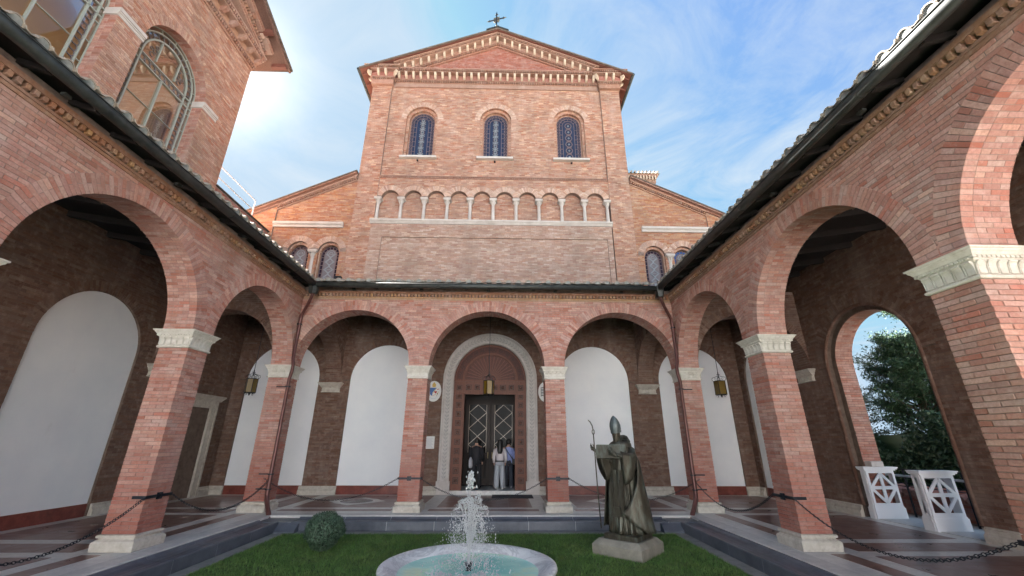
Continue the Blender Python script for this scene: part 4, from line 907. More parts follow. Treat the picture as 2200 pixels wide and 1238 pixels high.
# belt, ledge, small columns
bt = MB(); bt.boxes(F_BACK, -5.43, 4.50, 12.30, 12.33, -0.1, 0.03); bt.boxes(F_BACK, -5.43, 4.50, 12.39, 12.42, -0.1, 0.04); part('belt_course', bt, M['cornice_pale'], church); bt = MB(); bt.boxes(F_BACK, -5.43, 4.50, 12.33, 12.39, -0.1, -0.04); part('painted_shade_band', bt, M['recess_shade'], church)
bt = MB()
for i in range(116): x = -5.40 + i * 0.0855; bt.boxes(F_BACK, x - 0.022, x + 0.022, 12.335, 12.385, -0.08, 0.025)
part('dentil', bt, M['cornice_pale'], church, kind='stuff')
lg = MB(); lg.prism([(-0.25, 10.05), (0.06, 10.05), (0.075, 10.09), (0.10, 10.12), (0.14, 10.16), (0.15, 10.17), (0.15, 10.225), (-0.25, 10.23)], -5.56, 4.50, lambda u, v, t: F_BACK.p(t, v, u))
for i in range(150): x = -5.52 + i * 0.0668; lg.boxes(F_BACK, x - 0.02, x + 0.02, 10.095, 10.12, 0.07, 0.105)
part('marble_ledge', lg, M['facade_marble'], church)
cl = MB(); cprof = [(0.105, 0), (0.105, 0.045), (0.085, 0.055), (0.095, 0.08), (0.072, 0.10), (0.074, 0.12), (0.062, 0.80), (0.072, 0.81), (0.066, 0.83), (0.075, 0.87), (0.11, 0.96), (0.115, 0.98)]
cl.lathe(cprof, (0, 0, 0), 12); cl.wbox(-0.13, 0.13, -0.13, 0.13, 0.975, 1.01); cl.wbox(-0.155, 0.155, -0.15, 0.15, 1.01, 1.085)
for k in range(8): a = k * PI / 4; cl.tube([(0.066 * cos(a), 0.066 * sin(a), 0.84), (0.10 * cos(a), 0.10 * sin(a), 0.93), (0.125 * cos(a), 0.125 * sin(a), 0.95)], 0.016, 4)
colm = cl.mesh('small_column', M['facade_marble'])
for i in range(11): inst('small_column', colm, F_BACK.mat(-5.37 + 0.974 * i, 10.232, -0.12 + 0.05), church)
# windows
def tracery(c, zb, zs, r, d, kind, parent, glass):
    """kind 'nave': circle border, block row and star column; 'aisle': plain blocks and crossed rings"""
    w1 = part('window', (lambda b_: (halfdisc(b_, F_BACK, c, r, zb, zs, d - 0.02), b_)[1])(MB()), glass, parent)
    t = MB(); t2 = MB(); D_ = d - 0.012
    if kind.startswith('nave'):
        r1 = r - 0.02; r2 = r - 0.145; r3 = r - 0.27
        for rr, ww in ((r - 0.012, 0.024), (r2, 0.02), (r3, 0.02)):
            t.flatring(F_BACK, c, zs, rr, ww, D_, 0.02, 20, 0, PI)
            for sx in (-1, 1): t.bar(F_BACK, (c + sx * rr, zb), (c + sx * rr, zs), ww, D_, 0.02)
        rm = (r1 + r2) / 2; nz = int((zs - zb) / 0.155)
        for sx in (-1, 1):
            for i in range(nz): t.flatring(F_BACK, c + sx * rm, zb + (i + 0.5) * (zs - zb) / nz, 0.05, 0.016, D_, 0.02, 8)
            for i in range(1, int((zs - zb) / 0.27) + 1): z = zb + i * 0.27; t.bar(F_BACK, (c + sx * r2, z), (c + sx * r3, z), 0.016, D_, 0.02)
        na = int(PI * rm / 0.155)
        for i in range(na): a = PI * (i + 0.5) / na; t.flatring(F_BACK, c + rm * cos(a), zs + rm * sin(a), 0.05, 0.016, D_, 0.02, 8)
        for i in range(7): a = PI * i / 6; t.bar(F_BACK, (c + r3 * cos(a), zs + r3 * sin(a)), (c + r2 * cos(a), zs + r2 * sin(a)), 0.016, D_, 0.02)
        t.bar(F_BACK, (c - r, zb + 0.16), (c + r, zb + 0.16), 0.018, D_, 0.02)
        for i in (-1, 0, 1): t.bar(F_BACK, (c + i * 0.13, zb), (c + i * 0.13, zb + 0.16), 0.014, D_, 0.02)
        n = 6; h = (zs + 0.16 - zb - 0.2) / n
        for i in range(n):
            z = zb + 0.2 + (i + 0.5) * h
            if kind == 'nave_rings':
                t.flatring(F_BACK, c, z, 0.15, 0.03, D_, 0.022, 12); t2.flatring(F_BACK, c, z, 0.035, 0.02, D_, 0.024, 6)
                t.bar(F_BACK, (c - 0.11, z - h / 2), (c + 0.11, z - h / 2), 0.02, D_, 0.02)
            else:
                for a in range(4): u = a * PI / 4 + PI / 8; t2.bar(F_BACK, (c - 0.14 * cos(u), z - 0.14 * sin(u)), (c + 0.14 * cos(u), z + 0.14 * sin(u)), 0.024, D_, 0.024)
                t2.flatring(F_BACK, c, z + h / 2, 0.055, 0.022, D_, 0.022, 8)
                t.flatring(F_BACK, c, z + h / 2, 0.105, 0.014, D_, 0.02, 10)
    else:
        r2 = r - 0.135
        for rr, ww in ((r - 0.012, 0.024), (r2, 0.03)):
            t.flatring(F_BACK, c, zs, rr, ww, D_, 0.02, 18, 0, PI)
            for sx in (-1, 1): t.bar(F_BACK, (c + sx * rr, zb), (c + sx * rr, zs), ww, D_, 0.02)
        for i in range(1, 12):
            z = zb + i * 0.17
            if z < zs:
                for sx in (-1, 1): t.bar(F_BACK, (c + sx * r2, z), (c + sx * r, z), 0.02, D_, 0.02)
        for i in range(8): a = PI * i / 7; t.bar(F_BACK, (c + r2 * cos(a), zs + r2 * sin(a)), (c + r * cos(a), zs + r * sin(a)), 0.018, D_, 0.02)
        mid = MB(); halfdisc(mid, F_BACK, c, r2, zb, zs, D_ - 0.004); part('tracery_plate', mid, M['tracery_grey'], w1)
        z = zs + 0.04; k = 0
        while z > zb:
            t2.bar(F_BACK, (c - r2 + 0.01, z), (c + r2 - 0.01, z), 0.014, D_, 0.012); zc = z - 0.17
            for sx in (-1, 1):
                t2.flatring(F_BACK, c + sx * 0.165, zc, 0.145, 0.022, D_, 0.016, 10, PI / 2 if sx > 0 else -PI / 2, 3 * PI / 2 if sx > 0 else PI / 2)
                for dz in (-0.11, 0.11): t2.bar(F_BACK, (c + sx * 0.03, zc + dz * 0.3), (c + sx * 0.14, zc + dz * 1.2), 0.02, D_, 0.018)
            t2.bar(F_BACK, (c, zc - 0.07), (c, zc + 0.07), 0.03, D_, 0.018); z -= 0.34
        t2.flatring(F_BACK, c, zs + 0.06, 0.15, 0.022, D_, 0.016, 10, 0, PI); t2.flatring(F_BACK, c, zs + 0.06, 0.07, 0.02, D_, 0.016, 8, 0, PI)
    part('tracery', t, M['lead'], w1); part('star_tracery', t2, M['lead_white'], w1)
    return w1
for i, c in enumerate(wc):
    tracery(c, WZ + 0.05, WSP, 0.545, -0.36, 'nave_rings' if i == 2 else 'nave', church, M['glass_blue'])
    bk = MB(); bk.boxes(F_BACK, c - 0.7, c + 0.7, WZ, 16.4, -0.6, -0.40); part('window_back', bk, M['black'], church)
    s_ = MB(); s_.boxes(F_BACK, c - 0.81, c + 0.81, 13.36, 13.46, -0.3, 0.09); part('sill', s_, M['facade_marble'], church)
    rv = MB()     # two inner brick orders
    for dd0, dd1, rr in ((-0.09, -0.22, WRo), (-0.221, -0.36, 0.60), (-0.361, -0.40, 0.555)):
        n = int(PI * rr / 0.066)
        for k in range(n):
            t0 = PI * k / n + 0.004 / rr; t1 = PI * (k + 1) / n - 0.004 / rr; V = [F_BACK.p(c + q_ * cos(t_), WSP + q_ * sin(t_), dd) for t_ in (t0, t1) for q_ in (rr - 0.008, rr + 0.02) for dd in (dd0 + 0.004, dd1)]; rv.add(V, BOXF.tolist())
        n = int((WSP - WZ) / 0.06)
        for k in range(n):
            z0_ = WZ + k * (WSP - WZ) / n + 0.004
            for sx in (-1, 1):
                x0, x1 = sorted((c + sx * (rr - 0.008), c + sx * (rr + 0.02))); rv.boxes(F_BACK, x0, x1, z0_, z0_ + 0.052, dd1, dd0 + 0.004)
    part('reveal_brick', rv, M['brick_buff'], church, kind='stuff')
    rg_ = MB(); quad_arch_wall(rg_, F_BACK, c - 0.66, c + 0.66, WZ, 16.5, -0.365, -0.40, [(c, 0.55, WZ, WSP)]); part('inner_order', rg_, M['brick_buff'], church)
# aisles
for sg in (-1, 1):
    f2 = lambda a, b: (min(CX + sg * a, CX + sg * b), max(CX + sg * a, CX + sg * b))
    x0, x1 = f2(5.88, 9.0); c1, c2 = CX + sg * 6.60, CX + sg * 7.82; zsA, zbA, rA = 8.78, 6.9, 0.435
    aw = MB(); zt = lambda x: 12.42 - 0.486 * (abs(x - CX) - 5.88)
    quad_arch_wall(aw, F_BACK, x0, x1, 6.9, 10.60, -0.03, -0.27, sorted([(c1, rA, zbA, zsA), (c2, rA, zbA, zsA)]))
    xi, xo = CX + sg * 5.88, CX + sg * 9.0; V = [F_BACK.p(xi, 10.60, d) for d in (-0.03, -0.6)] + [F_BACK.p(xo, 10.60, d) for d in (-0.03, -0.6)] + [F_BACK.p(xi, zt(xi), d) for d in (-0.03, -0.6)] + [F_BACK.p(xo, zt(xo), d) for d in (-0.03, -0.6)]
    aw.add(V, [(0, 2, 6, 4), (1, 5, 7, 3), (4, 6, 7, 5)])
    aw.boxes(F_BACK, x0, x1, 6.5, 10.6, -0.62, -0.42)
    xp0, xp1 = f2(9.0, 10.6); zo = CX + sg * 10.6
    V = [F_BACK.p(xo, 6.5, d) for d in (0.03, -0.6)] + [F_BACK.p(zo, 6.5, d) for d in (0.03, -0.6)] + [F_BACK.p(xo, zt(xo), d) for d in (0.03, -0.6)] + [F_BACK.p(zo, zt(zo), d) for d in (0.03, -0.6)]
    aw.add(V, [(0, 2, 6, 4), (1, 5, 7, 3), (4, 6, 7, 5), (0, 4, 5, 1), (2, 3, 7, 6)])
    part('aisle_wall', aw, M['mortar'], church)
    ab = MB(); top = lambda iv, z: (minus(iv, CX + 5.88 + (12.30 - z) / 0.486, 99) if sg > 0 else minus(iv, -99, CX - 5.88 - (12.30 - z) / 0.486))
    lay(ab, F_BACK, -0.03, courses(x0, x1, 6.9, 12.2, [('arch', c1, zsA, rA, zbA), ('arch', c2, zsA, rA, zbA), ('ring', c1, zsA, rA + 0.24), ('ring', c2, zsA, rA + 0.24), ('fn', top)], L=0.24))
    ap = MB()
    for c in (c1, c2): vouss(ap, F_BACK, c, zsA, rA, rA + 0.25, -0.03, split=True, proud=0.01, a0=0.0 if (c - CX) * 1 > 0 and False else 0.28, a1=PI - 0.28)
    lay(ab, F_BACK, 0.03, courses(xp0, xp1, 6.9, 12.2, [('fn', top)], L=0.24))
    part('brick', ab, M['brick_orange'], church, kind='stuff'); part('arch_brick', ap, M['brick_pale'], church, kind='stuff')
    for c, gm in ((c1, M['glass_purple']), (c2, M['glass_sky'] if sg > 0 else M['glass_purple'])):
        ww = tracery(c, zbA, zsA - 0.06, 0.375, -0.27, 'aisle', church, gm)
        rv = MB(); quad_arch_wall(rv, F_BACK, c - 0.44, c + 0.44, 6.9, zsA + 0.46, -0.14, -0.26, [(c, 0.385, 6.9, zsA - 0.05)]); vouss(rv, F_BACK, c, zsA - 0.05, 0.38, 0.435, -0.14, split=False, proud=0.004)
        part('inner_order', rv, M['brick_buff'], church)
        bk = MB(); bk.boxes(F_BACK, c - 0.44, c + 0.44, 6.8, 9.4, -0.5, -0.30); part('window_back', bk, M['black'], church)
        rv = MB()
        for k in range(31):
            z0_ = 6.92 + k * 0.06
            for sx in (-1, 1):
                a_, b_2 = sorted((c + sx * (rA - 0.007), c + sx * (rA + 0.02))); rv.boxes(F_BACK, a_, b_2, z0_, z0_ + 0.052, -0.14, -0.034)
        part('reveal_brick', rv, M['brick_orange'], church, kind='stuff')
    col = MB(); cprof2 = [(0.12, 0), (0.12, 0.05), (0.09, 0.07), (0.085, 0.1), (0.078, 1.36), (0.09, 1.37), (0.082, 1.40), (0.09, 1.45), (0.125, 1.56)]
    col.lathe(cprof2, (0, 0, 0), 14); col.wbox(-0.15, 0.15, -0.15, 0.15, 1.56, 1.60); col.wbox(-0.175, 0.175, -0.17, 0.17, 1.60, 1.68)
    for k in range(8): a = k * PI / 4; col.tube([(0.08 * cos(a), 0.08 * sin(a), 1.41), (0.115 * cos(a), 0.115 * sin(a), 1.50), (0.15 * cos(a), 0.15 * sin(a), 1.53)], 0.02, 4)
    inst('window_column', col.mesh('window_column', M['facade_marble']), F_BACK.mat((c1 + c2) / 2, 7.13, -0.06), church)
    bnd = MB(); xb0, xb1 = f2(6.18, 9.02)
    for (p0, p1, z0_, z1_) in ((-0.1, 0.05, 9.83, 9.93), (-0.1, 0.075, 9.93, 9.96), (-0.1, 0.11, 9.96, 10.06)): bnd.boxes(F_BACK, xb0, xb1, z0_, z1_, p0, p1)
    part('marble_band', bnd, M['facade_marble'], church)
    rk = MB(); dn = MB()
    for o0, o1, d1 in ((0.0, 0.05, 0.24), (0.05, 0.12, 0.10), (0.12, 0.17, 0.12), (0.25, 0.30, 0.03)):
        V = [F_BACK.p(x, zt(x) + 0.03 - o, d) for x in (CX + sg * 5.9, CX + sg * (10.6 if o0 < 0.1 else 9.0)) for o in (o0, o1) for d in (-0.2, d1)]; rk.add(V, BOXF.tolist())
    sk_ = MB(); V = [F_BACK.p(x, zt(x) + 0.03 - o, d) for x in (CX + sg * 5.9, CX + sg * 9.0) for o in (0.17, 0.25) for d in (-0.2, -0.015)]; sk_.add(V, BOXF.tolist()); part('painted_shade_band', sk_, M['recess_shade'], church)
    for i in range(36):
        xx = CX + sg * (5.93 + i * 0.085); V = [F_BACK.p(x, zt(x) + 0.03 - o, d) for x in (xx, xx + sg * 0.045) for o in (0.172, 0.245) for d in (-0.02, 0.09)]; dn.add(V, BOXF.tolist())
    part('raking_cornice', rk, M['cornice_pale'], church); part('dentil', dn, M['cornice_pale'], church, kind='stuff')
    ar_ = MB(); V = [F_BACK.p(x, zt(x) + 0.03 + o, d) for x in (CX + sg * 5.88, CX + sg * 10.75) for o in (0.0, 0.06) for d in (-20, 0.27)]; ar_.add(V, BOXF.tolist()); part('aisle_roof', ar_, M['roof_dark'], church)
    asd = MB(); a_, b_2 = f2(9.0, 10.58); asd.boxes(F_BACK, a_, b_2, 6.5, 10.0, -19, -0.6); part('aisle_side_wall', asd, M['mortar'], church)
vs = MB(); vs.boxes(F_BACK, -6.62, -6.36, 7.42, 7.66, -0.03, 0.12); part('dark_vent_box', vs, M['iron'], church)
for c in wc:
    sp_ = MB(); sp_.boxes(F_BACK, c - 0.035, c + 0.035, 13.22, 13.27, -0.05, 0.04); part('iron_anchor', sp_, M['iron'], church)
# cross on the gable
crx = thing('gable_cross', (CX - 0.06, DB - 0.5, 20.95), 'ornate iron cross with pointed arms standing on the church gable', 'cross')
c_ = MB(); F_C = Fr((CX - 0.06, DB - 0.5, 20.90), (0.96, -0.27, 0), (-0.27, -0.96, 0))
c_.boxes(F_C, -0.03, 0.03, 0, 1.0, -0.02, 0.02); c_.add([F_C.p(*a) for a in ((-0.03, 1.0, 0), (0.03, 1.0, 0), (0, 1.14, 0))], [(0, 1, 2)]); c_.boxes(F_C, -0.42, 0.42, 0.53, 0.58, -0.018, 0.018)
part('cross_bars', c_, M['iron'], crx)
c_ = MB()
for s_ in (-1, 1):
    c_.tube([F_C.p(s_ * 0.42, 0.555, 0), F_C.p(s_ * 0.52, 0.555, 0)], [0.03, 0.003], 6); c_.boxes(F_C, s_ * 0.36 - 0.015, s_ * 0.36 + 0.015, 0.48, 0.63, -0.015, 0.015)
c_.boxes(F_C, -0.08, 0.08, 0.88, 0.91, -0.015, 0.015); c_.flatring(F_C, 0, 0.555, 0.15, 0.035, -0.012, 0.024, 12); c_.flatring(F_C, 0, 0.555, 0.08, 0.03, -0.012, 0.024, 10)
for u in (PI / 4, 3 * PI / 4): c_.bar(F_C, (-0.22 * cos(u), 0.555 - 0.22 * sin(u)), (0.22 * cos(u), 0.555 + 0.22 * sin(u)), 0.025, -0.012, 0.024)
for z in (0.05, 0.36): 
    for s_ in (-1, 1): c_.flatring(F_C, s_ * 0.085, z + 0.02, 0.035, 0.022, -0.012, 0.024, 8)
c_.tube([F_C.p(0, -0.02, 0), F_C.p(0, 0.18, 0)], [0.07, 0.03], 8)
part('cross_ornament', c_, metal('gilded iron', (0.10, 0.085, 0.05), (0.22, 0.19, 0.12), 0.5, 0.5), crx)
cap_ = MB(); cap_.add([F_BACK.p(CX + sg * 0.55 * k, zr(CX + sg * 0.55 * k, -0.0) + o, d) for k, sg in ((1, -1), (0, 1), (1, 1)) for o in (0.0, 0.09) for d in (0.2, 0.57)], [(0, 4, 6, 2), (1, 3, 7, 5), (4, 8, 10, 6), (5, 7, 11, 9), (3, 2, 6, 7), (7, 6, 10, 11), (0, 2, 3, 1), (8, 9, 11, 10)]); part('ridge_cap', cap_, M['gutter'], church)
# small brick tower behind the right aisle
tw = thing('small_brick_tower', (7.6, 20.6, 12), 'small square brick tower with tiled cornice behind the right aisle roof', 'tower')
F_T = Fr((0, 20, 0), (1, 0, 0), (0, -1, 0)); b_ = MB(); b_.wbox(6.0, 8.62, 20.0, 22.4, 11, 15.95); part('shaft', b_, M['mortar'], tw)
b_ = MB(); lay(b_, F_T, 0, courses(6.0, 8.62, 13.0, 15.6, L=0.25)); part('brick', b_, M['brick_red'], tw, kind='stuff')
b_ = MB(); b_.wbox(5.9, 8.70, 19.92, 22.5, 15.62, 15.70); b_.wbox(5.85, 8.86, 19.80, 22.6, 16.12, 16.22); b_.wbox(5.95, 8.74, 19.88, 22.45, 15.70, 16.12); part('cornice', b_, M['cornice_pale'], tw)
b_ = MB()
for i in range(16): x = 6.1 + i * 0.17; b_.wbox(x, x + 0.08, 19.76, 19.9, 15.84, 16.1)
part('bracket', b_, M['modillion'], tw, kind='stuff')
b_ = MB(); b_.add([(5.8, 19.7, 16.22), (8.95, 19.7, 16.22), (8.95, 22.7, 16.22), (5.8, 22.7, 16.22), (7.4, 21.2, 17.0)], [(0, 1, 4), (1, 2, 4), (2, 3, 4), (3, 0, 4), (3, 2, 1, 0)])
for i in range(14): b_.tube([(5.95 + i * 0.22, 19.62, 16.27), (6.2 + i * 0.2, 20.3, 16.5)], 0.055, 6)
part('tile_roof', b_, M['tile'], tw)
# ------------------------------------------------------------------ side walls of the walks
lw = thing('left_walk_wall', (WL, 6, 0), 'brown brick back wall of the left walk with round topped white panels and a small door', 'wall')
b_ = MB(); PC = [9.62, 5.85, 2.07, -1.7]; ops = [(c, 1.275, 0.0, NZ) for c in PC]
quad_arch_wall(b_, F_WL, -6, DB, 0, 7.2, 0.0, -0.07, sorted(ops)); b_.boxes(F_WL, -6, 12.90, 0, 7.2, -0.6, -0.072); b_.boxes(F_WL, 14.12, DB, 0, 7.2, -0.6, -0.072); b_.boxes(F_WL, 12.90, 14.12, 2.62, 7.2, -0.6, -0.072); part('wall', b_, M['mortar_in'], lw)
b_ = MB(); blk = [('arch', c, NZ, 1.275, -1) for c in PC] + [('ring', c, NZ, 1.275 + 0.24) for c in PC] + [('rect', 12.62, 14.42, -1, 2.96)]
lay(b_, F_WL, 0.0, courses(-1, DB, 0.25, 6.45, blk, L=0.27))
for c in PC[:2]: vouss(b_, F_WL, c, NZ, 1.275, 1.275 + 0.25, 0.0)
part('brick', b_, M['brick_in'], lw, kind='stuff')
for c in PC: panel(F_WL, c, 1.275, NB, NZ, -0.05, lw)
for a0, a1 in ((10.93, 12.60), (7.16, 8.31), (3.38, 4.54), (14.46, DB - 0.01)): wallbase(F_WL, a0, a1, lw)
corbel(F_WL, PY[0], lw)
dr = thing('side_door', (WL, 13.5, 0), 'brown panelled side door in a carved stone frame at the far left of the walk', 'door')
b_ = MB()
for a, b in ((12.60, 12.90), (14.14, 14.44)): b_.boxes(F_WL, a, b, 0, 2.62, -0.3, 0.07); b_.boxes(F_WL, a + (0.0 if a < 13 else 0.23), b - (0.23 if a < 13 else 0.0), 0, 2.62, 0.07, 0.09)
b_.boxes(F_WL, 12.60, 14.44, 2.62, 2.84, -0.3, 0.08); b_.prism([(-0.1, 2.84), (0.1, 2.84), (0.13, 2.88), (0.2, 2.93), (0.24, 2.96), (0.24, 3.0), (-0.1, 3.0)], 12.52, 14.52, lambda u, v, t: F_WL.p(t, v, u))
for i in range(10): b_.boxes(F_WL, 12.66 + i * 0.175, 12.78 + i * 0.175, 2.66, 2.80, 0.08, 0.095)
part('stone_frame', b_, M['travertine'], dr)
b_ = MB(); b_.boxes(F_WL, 12.90, 14.12, 0.0, 2.62, -0.28, -0.22); part('door_leaf', b_, wood('side door brown', (0.09, 0.035, 0.015), (0.17, 0.07, 0.03), 0.6), dr)
for a in (12.98, 13.56):
    for z0_, z1_ in ((0.15, 0.75), (0.9, 1.5), (1.65, 2.45)):
        b_ = MB(); b_.boxes(F_WL, a, a + 0.48, z0_, z1_, -0.22, -0.20); b_.boxes(F_WL, a + 0.06, a + 0.42, z0_ + 0.06, z1_ - 0.06, -0.20, -0.185); part('door_panel', b_, M['walnut'], dr)
b_ = MB(); b_.boxes(F_WL, 14.03, 14.12, 0, 2.62, -0.20, -0.12); b_.boxes(F_WL, 12.9, 12.99, 0, 2.62, -0.20, -0.12); part('jamb_strip', b_, wood('orange wood jamb', (0.26, 0.10, 0.035), (0.36, 0.16, 0.06)), dr)
rw = thing('right_walk_wall', (WR, 6, 0), 'brown brick back wall of the right walk pierced by an archway to the garden', 'wall')
OY, OR_, OZ = 9.53, 1.17, 3.53
b_ = MB(); quad_arch_wall(b_, F_WR, -DB, 6, 0, 7.2, 0.0, -0.16, sorted([(-OY, OR_ + 0.13, 0.0, OZ), (-13.45, 1.275, 0.0, NZ)])); quad_arch_wall(b_, F_WR, -DB, 6, 0, 7.2, -0.165, -0.62, [(-OY, OR_, 0.0, OZ)]); part('wall', b_, M['mortar_in'], rw)
b_ = MB(); lay(b_, F_WR, 0.0, courses(-DB, 3, 0.25, 6.45, [('arch', -OY, OZ, OR_ + 0.16, -1), ('ring', -OY, OZ, OR_ + 0.46), ('arch', -13.45, NZ, 1.275, -1), ('ring', -13.45, NZ, 1.5)], L=0.27)); vouss(b_, F_WR, -OY, OZ, OR_ + 0.17, OR_ + 0.47, 0.0); vouss(b_, F_WR, -13.45, NZ, 1.275, 1.52, 0.0); part('brick', b_, M['brick_in'], rw, kind='stuff')
b_ = MB()        # brick lined jambs and soffit of the archway
F_J = Fr((0, OY + OR_, 0), (-1, 0, 0), (0, -1, 0)); 
fj = Fr((0, OY + OR_, 0), (1, 0, 0), (0, -1, 0)); lay(b_, fj, 0.0, courses(WR + 0.165, WR + 0.62, 0.0, OZ, L=0.25)); fj = Fr((0, OY - OR_, 0), (-1, 0, 0), (0, 1, 0)); lay(b_, fj, 0.0, courses(-(WR + 0.62), -(WR + 0.165), 0.0, OZ, L=0.25))
n = int(PI * OR_ / 0.066)
for i in range(n):
    t0 = PI * i / n + 0.003; t1 = PI * (i + 1) / n - 0.003
    for a, b in (((-0.165, -0.40), (-0.408, -0.62)) if i % 2 else ((-0.165, -0.29), (-0.298, -0.51), (-0.518, -0.62))):
        V = [F_WR.p(-OY + q_ * cos(t_), OZ + q_ * sin(t_), dd) for t_ in (t0, t1) for q_ in (OR_ - 0.008, OR_ + 0.02) for dd in (a, b)]; b_.add(V, BOXF.tolist())
part('brick_lining', b_, M['brick'], rw, kind='stuff')
b_ = MB(); pts = [F_WR.p(-OY + sg * (OR_ + 0.13), z, -0.005) for sg, z in ((-1, 0.25), (-1, OZ))] + [F_WR.p(-OY + (OR_ + 0.13) * cos(PI - PI * i / 20), OZ + (OR_ + 0.13) * sin(PI - PI * i / 20), -0.005) for i in range(1, 20)] + [F_WR.p(-OY + OR_ + 0.13, z, -0.005) for z in (OZ, 0.25)]
b_.tube(pts, 0.045, 8); part('roll_moulding', b_, M['brick_in'], rw, True)
panel(F_WR, -13.45, 1.275, NB, NZ, -0.05, rw)
for a0, a1 in ((-DB + 0.01, -14.74), (-12.15, -OY - OR_ - 0.17), (-OY + OR_ + 0.17, -3)): wallbase(F_WR, a0, a1, rw)
corbel(F_WR, -PY[0], rw)
b_ = MB(); b_.wbox(WR, WR + 0.9, OY - OR_, OY + OR_, -0.02, 0.012); b_.wbox(WR + 0.9, WR + 1.3, OY - 2.2, OY + 2.2, -0.17, -0.13); part('threshold', b_, M['sill_marble'], rw)
# ------------------------------------------------------------------ the left wing with the tall windows
wing = thing('left_wing', (WL, 6.16, 7), 'tall brick wing on the left with big arched windows and overhanging gable eaves', 'building')
WY0, WY1, WZT = 0.55, 11.75, 14.65; wcs = [9.17, 6.15, 3.13]; WRr = 1.16; WS = 11.66
b_ = MB(); quad_arch_wall(b_, F_WL, WY0, WY1, 6.6, WZT, 0.0, -0.36, sorted([(c, WRr, 7.6, WS) for c in wcs])); b_.boxes(F_WL, WY0, WY1, 6.0, 7.6, -12, -0.37); b_.boxes(F_WL, WY0, WY1, 13.0, WZT, -12, -0.37); part('wall', b_, M['mortar'], wing); b_ = MB(); b_.boxes(F_WL, WY0, WY1, 7.6, 13.0, -12, -2.2); part('room_wall', b_, M['room'], wing); b_ = MB()
AY = (WY0 + WY1) / 2; RZ = 15.30; RS_ = 0.36
V = [F_WL.p(WY0, WZT - 0.02, 0), F_WL.p(WY1, WZT - 0.02, 0), F_WL.p(AY, RZ + 6.0 * RS_, 0)]; V += [v_ - np.array((12, 0, 0)) for v_ in V]; b_.add(V, [(0, 1, 2), (5, 4, 3), (0, 3, 4, 1)])
part('wall', b_, M['mortar'], wing)
b_ = MB(); lay(b_, F_WL, 0.0, courses(WY0, WY1, 7.0, WZT + 0.1, [('arch', c, WS, WRr, 7.6) for c in wcs] + [('ring', c, WS, WRr + 0.25) for c in wcs], L=0.24))
for c in wcs: vouss(b_, F_WL, c, WS, WRr, WRr + 0.26, 0.0)
fe = Fr((0, WY1, 0), (-1, 0, 0), (0, 1, 0)); lay(b_, fe, 0.0, courses(-WL, -WL + 4, 8.5, WZT + 0.6, L=0.24))
part('brick', b_, M['brick_buff'], wing, kind='stuff')
b_ = MB()
for c in wcs:
    n = int(PI * WRr / 0.066)
    for i in range(n):
        t0 = PI * i / n + 0.003; t1 = PI * (i + 1) / n - 0.003
        for a, b in ((0.004, -0.17), (-0.178, -0.36)):
            V = [F_WL.p(c + q_ * cos(t_), WS + q_ * sin(t_), dd) for t_ in (t0, t1) for q_ in (WRr - 0.008, WRr + 0.02) for dd in (a, b)]; b_.add(V, BOXF.tolist())
    for k in range(66):
        z0_ = 7.62 + k * 0.06
        for sx in (-1, 1):
            for a, b in ((-0.17, 0.004), (-0.36, -0.178)):
                x0, x1 = sorted((c + sx * (WRr - 0.008), c + sx * (WRr + 0.02))); b_.boxes(F_WL, x0, x1, z0_, z0_ + 0.052, a, b)
part('reveal_brick', b_, M['brick'], wing, kind='stuff')
def impost(a, b):
    b_ = MB()
    for z0_, z1_, p_ in ((11.44, 11.52, 0.025), (11.52, 11.56, 0.045), (11.56, 11.66, 0.07)): b_.boxes(F_WL, a, b, z0_, z1_, -0.33, p_)
    part('string_course', b_, M['facade_marble'], wing)
impost(wcs[1] + WRr - 0.04, wcs[0] - WRr + 0.04); impost(wcs[0] + WRr - 0.04, wcs[0] + WRr + 0.62); impost(wcs[2] + WRr - 0.04, wcs[1] - WRr + 0.04)
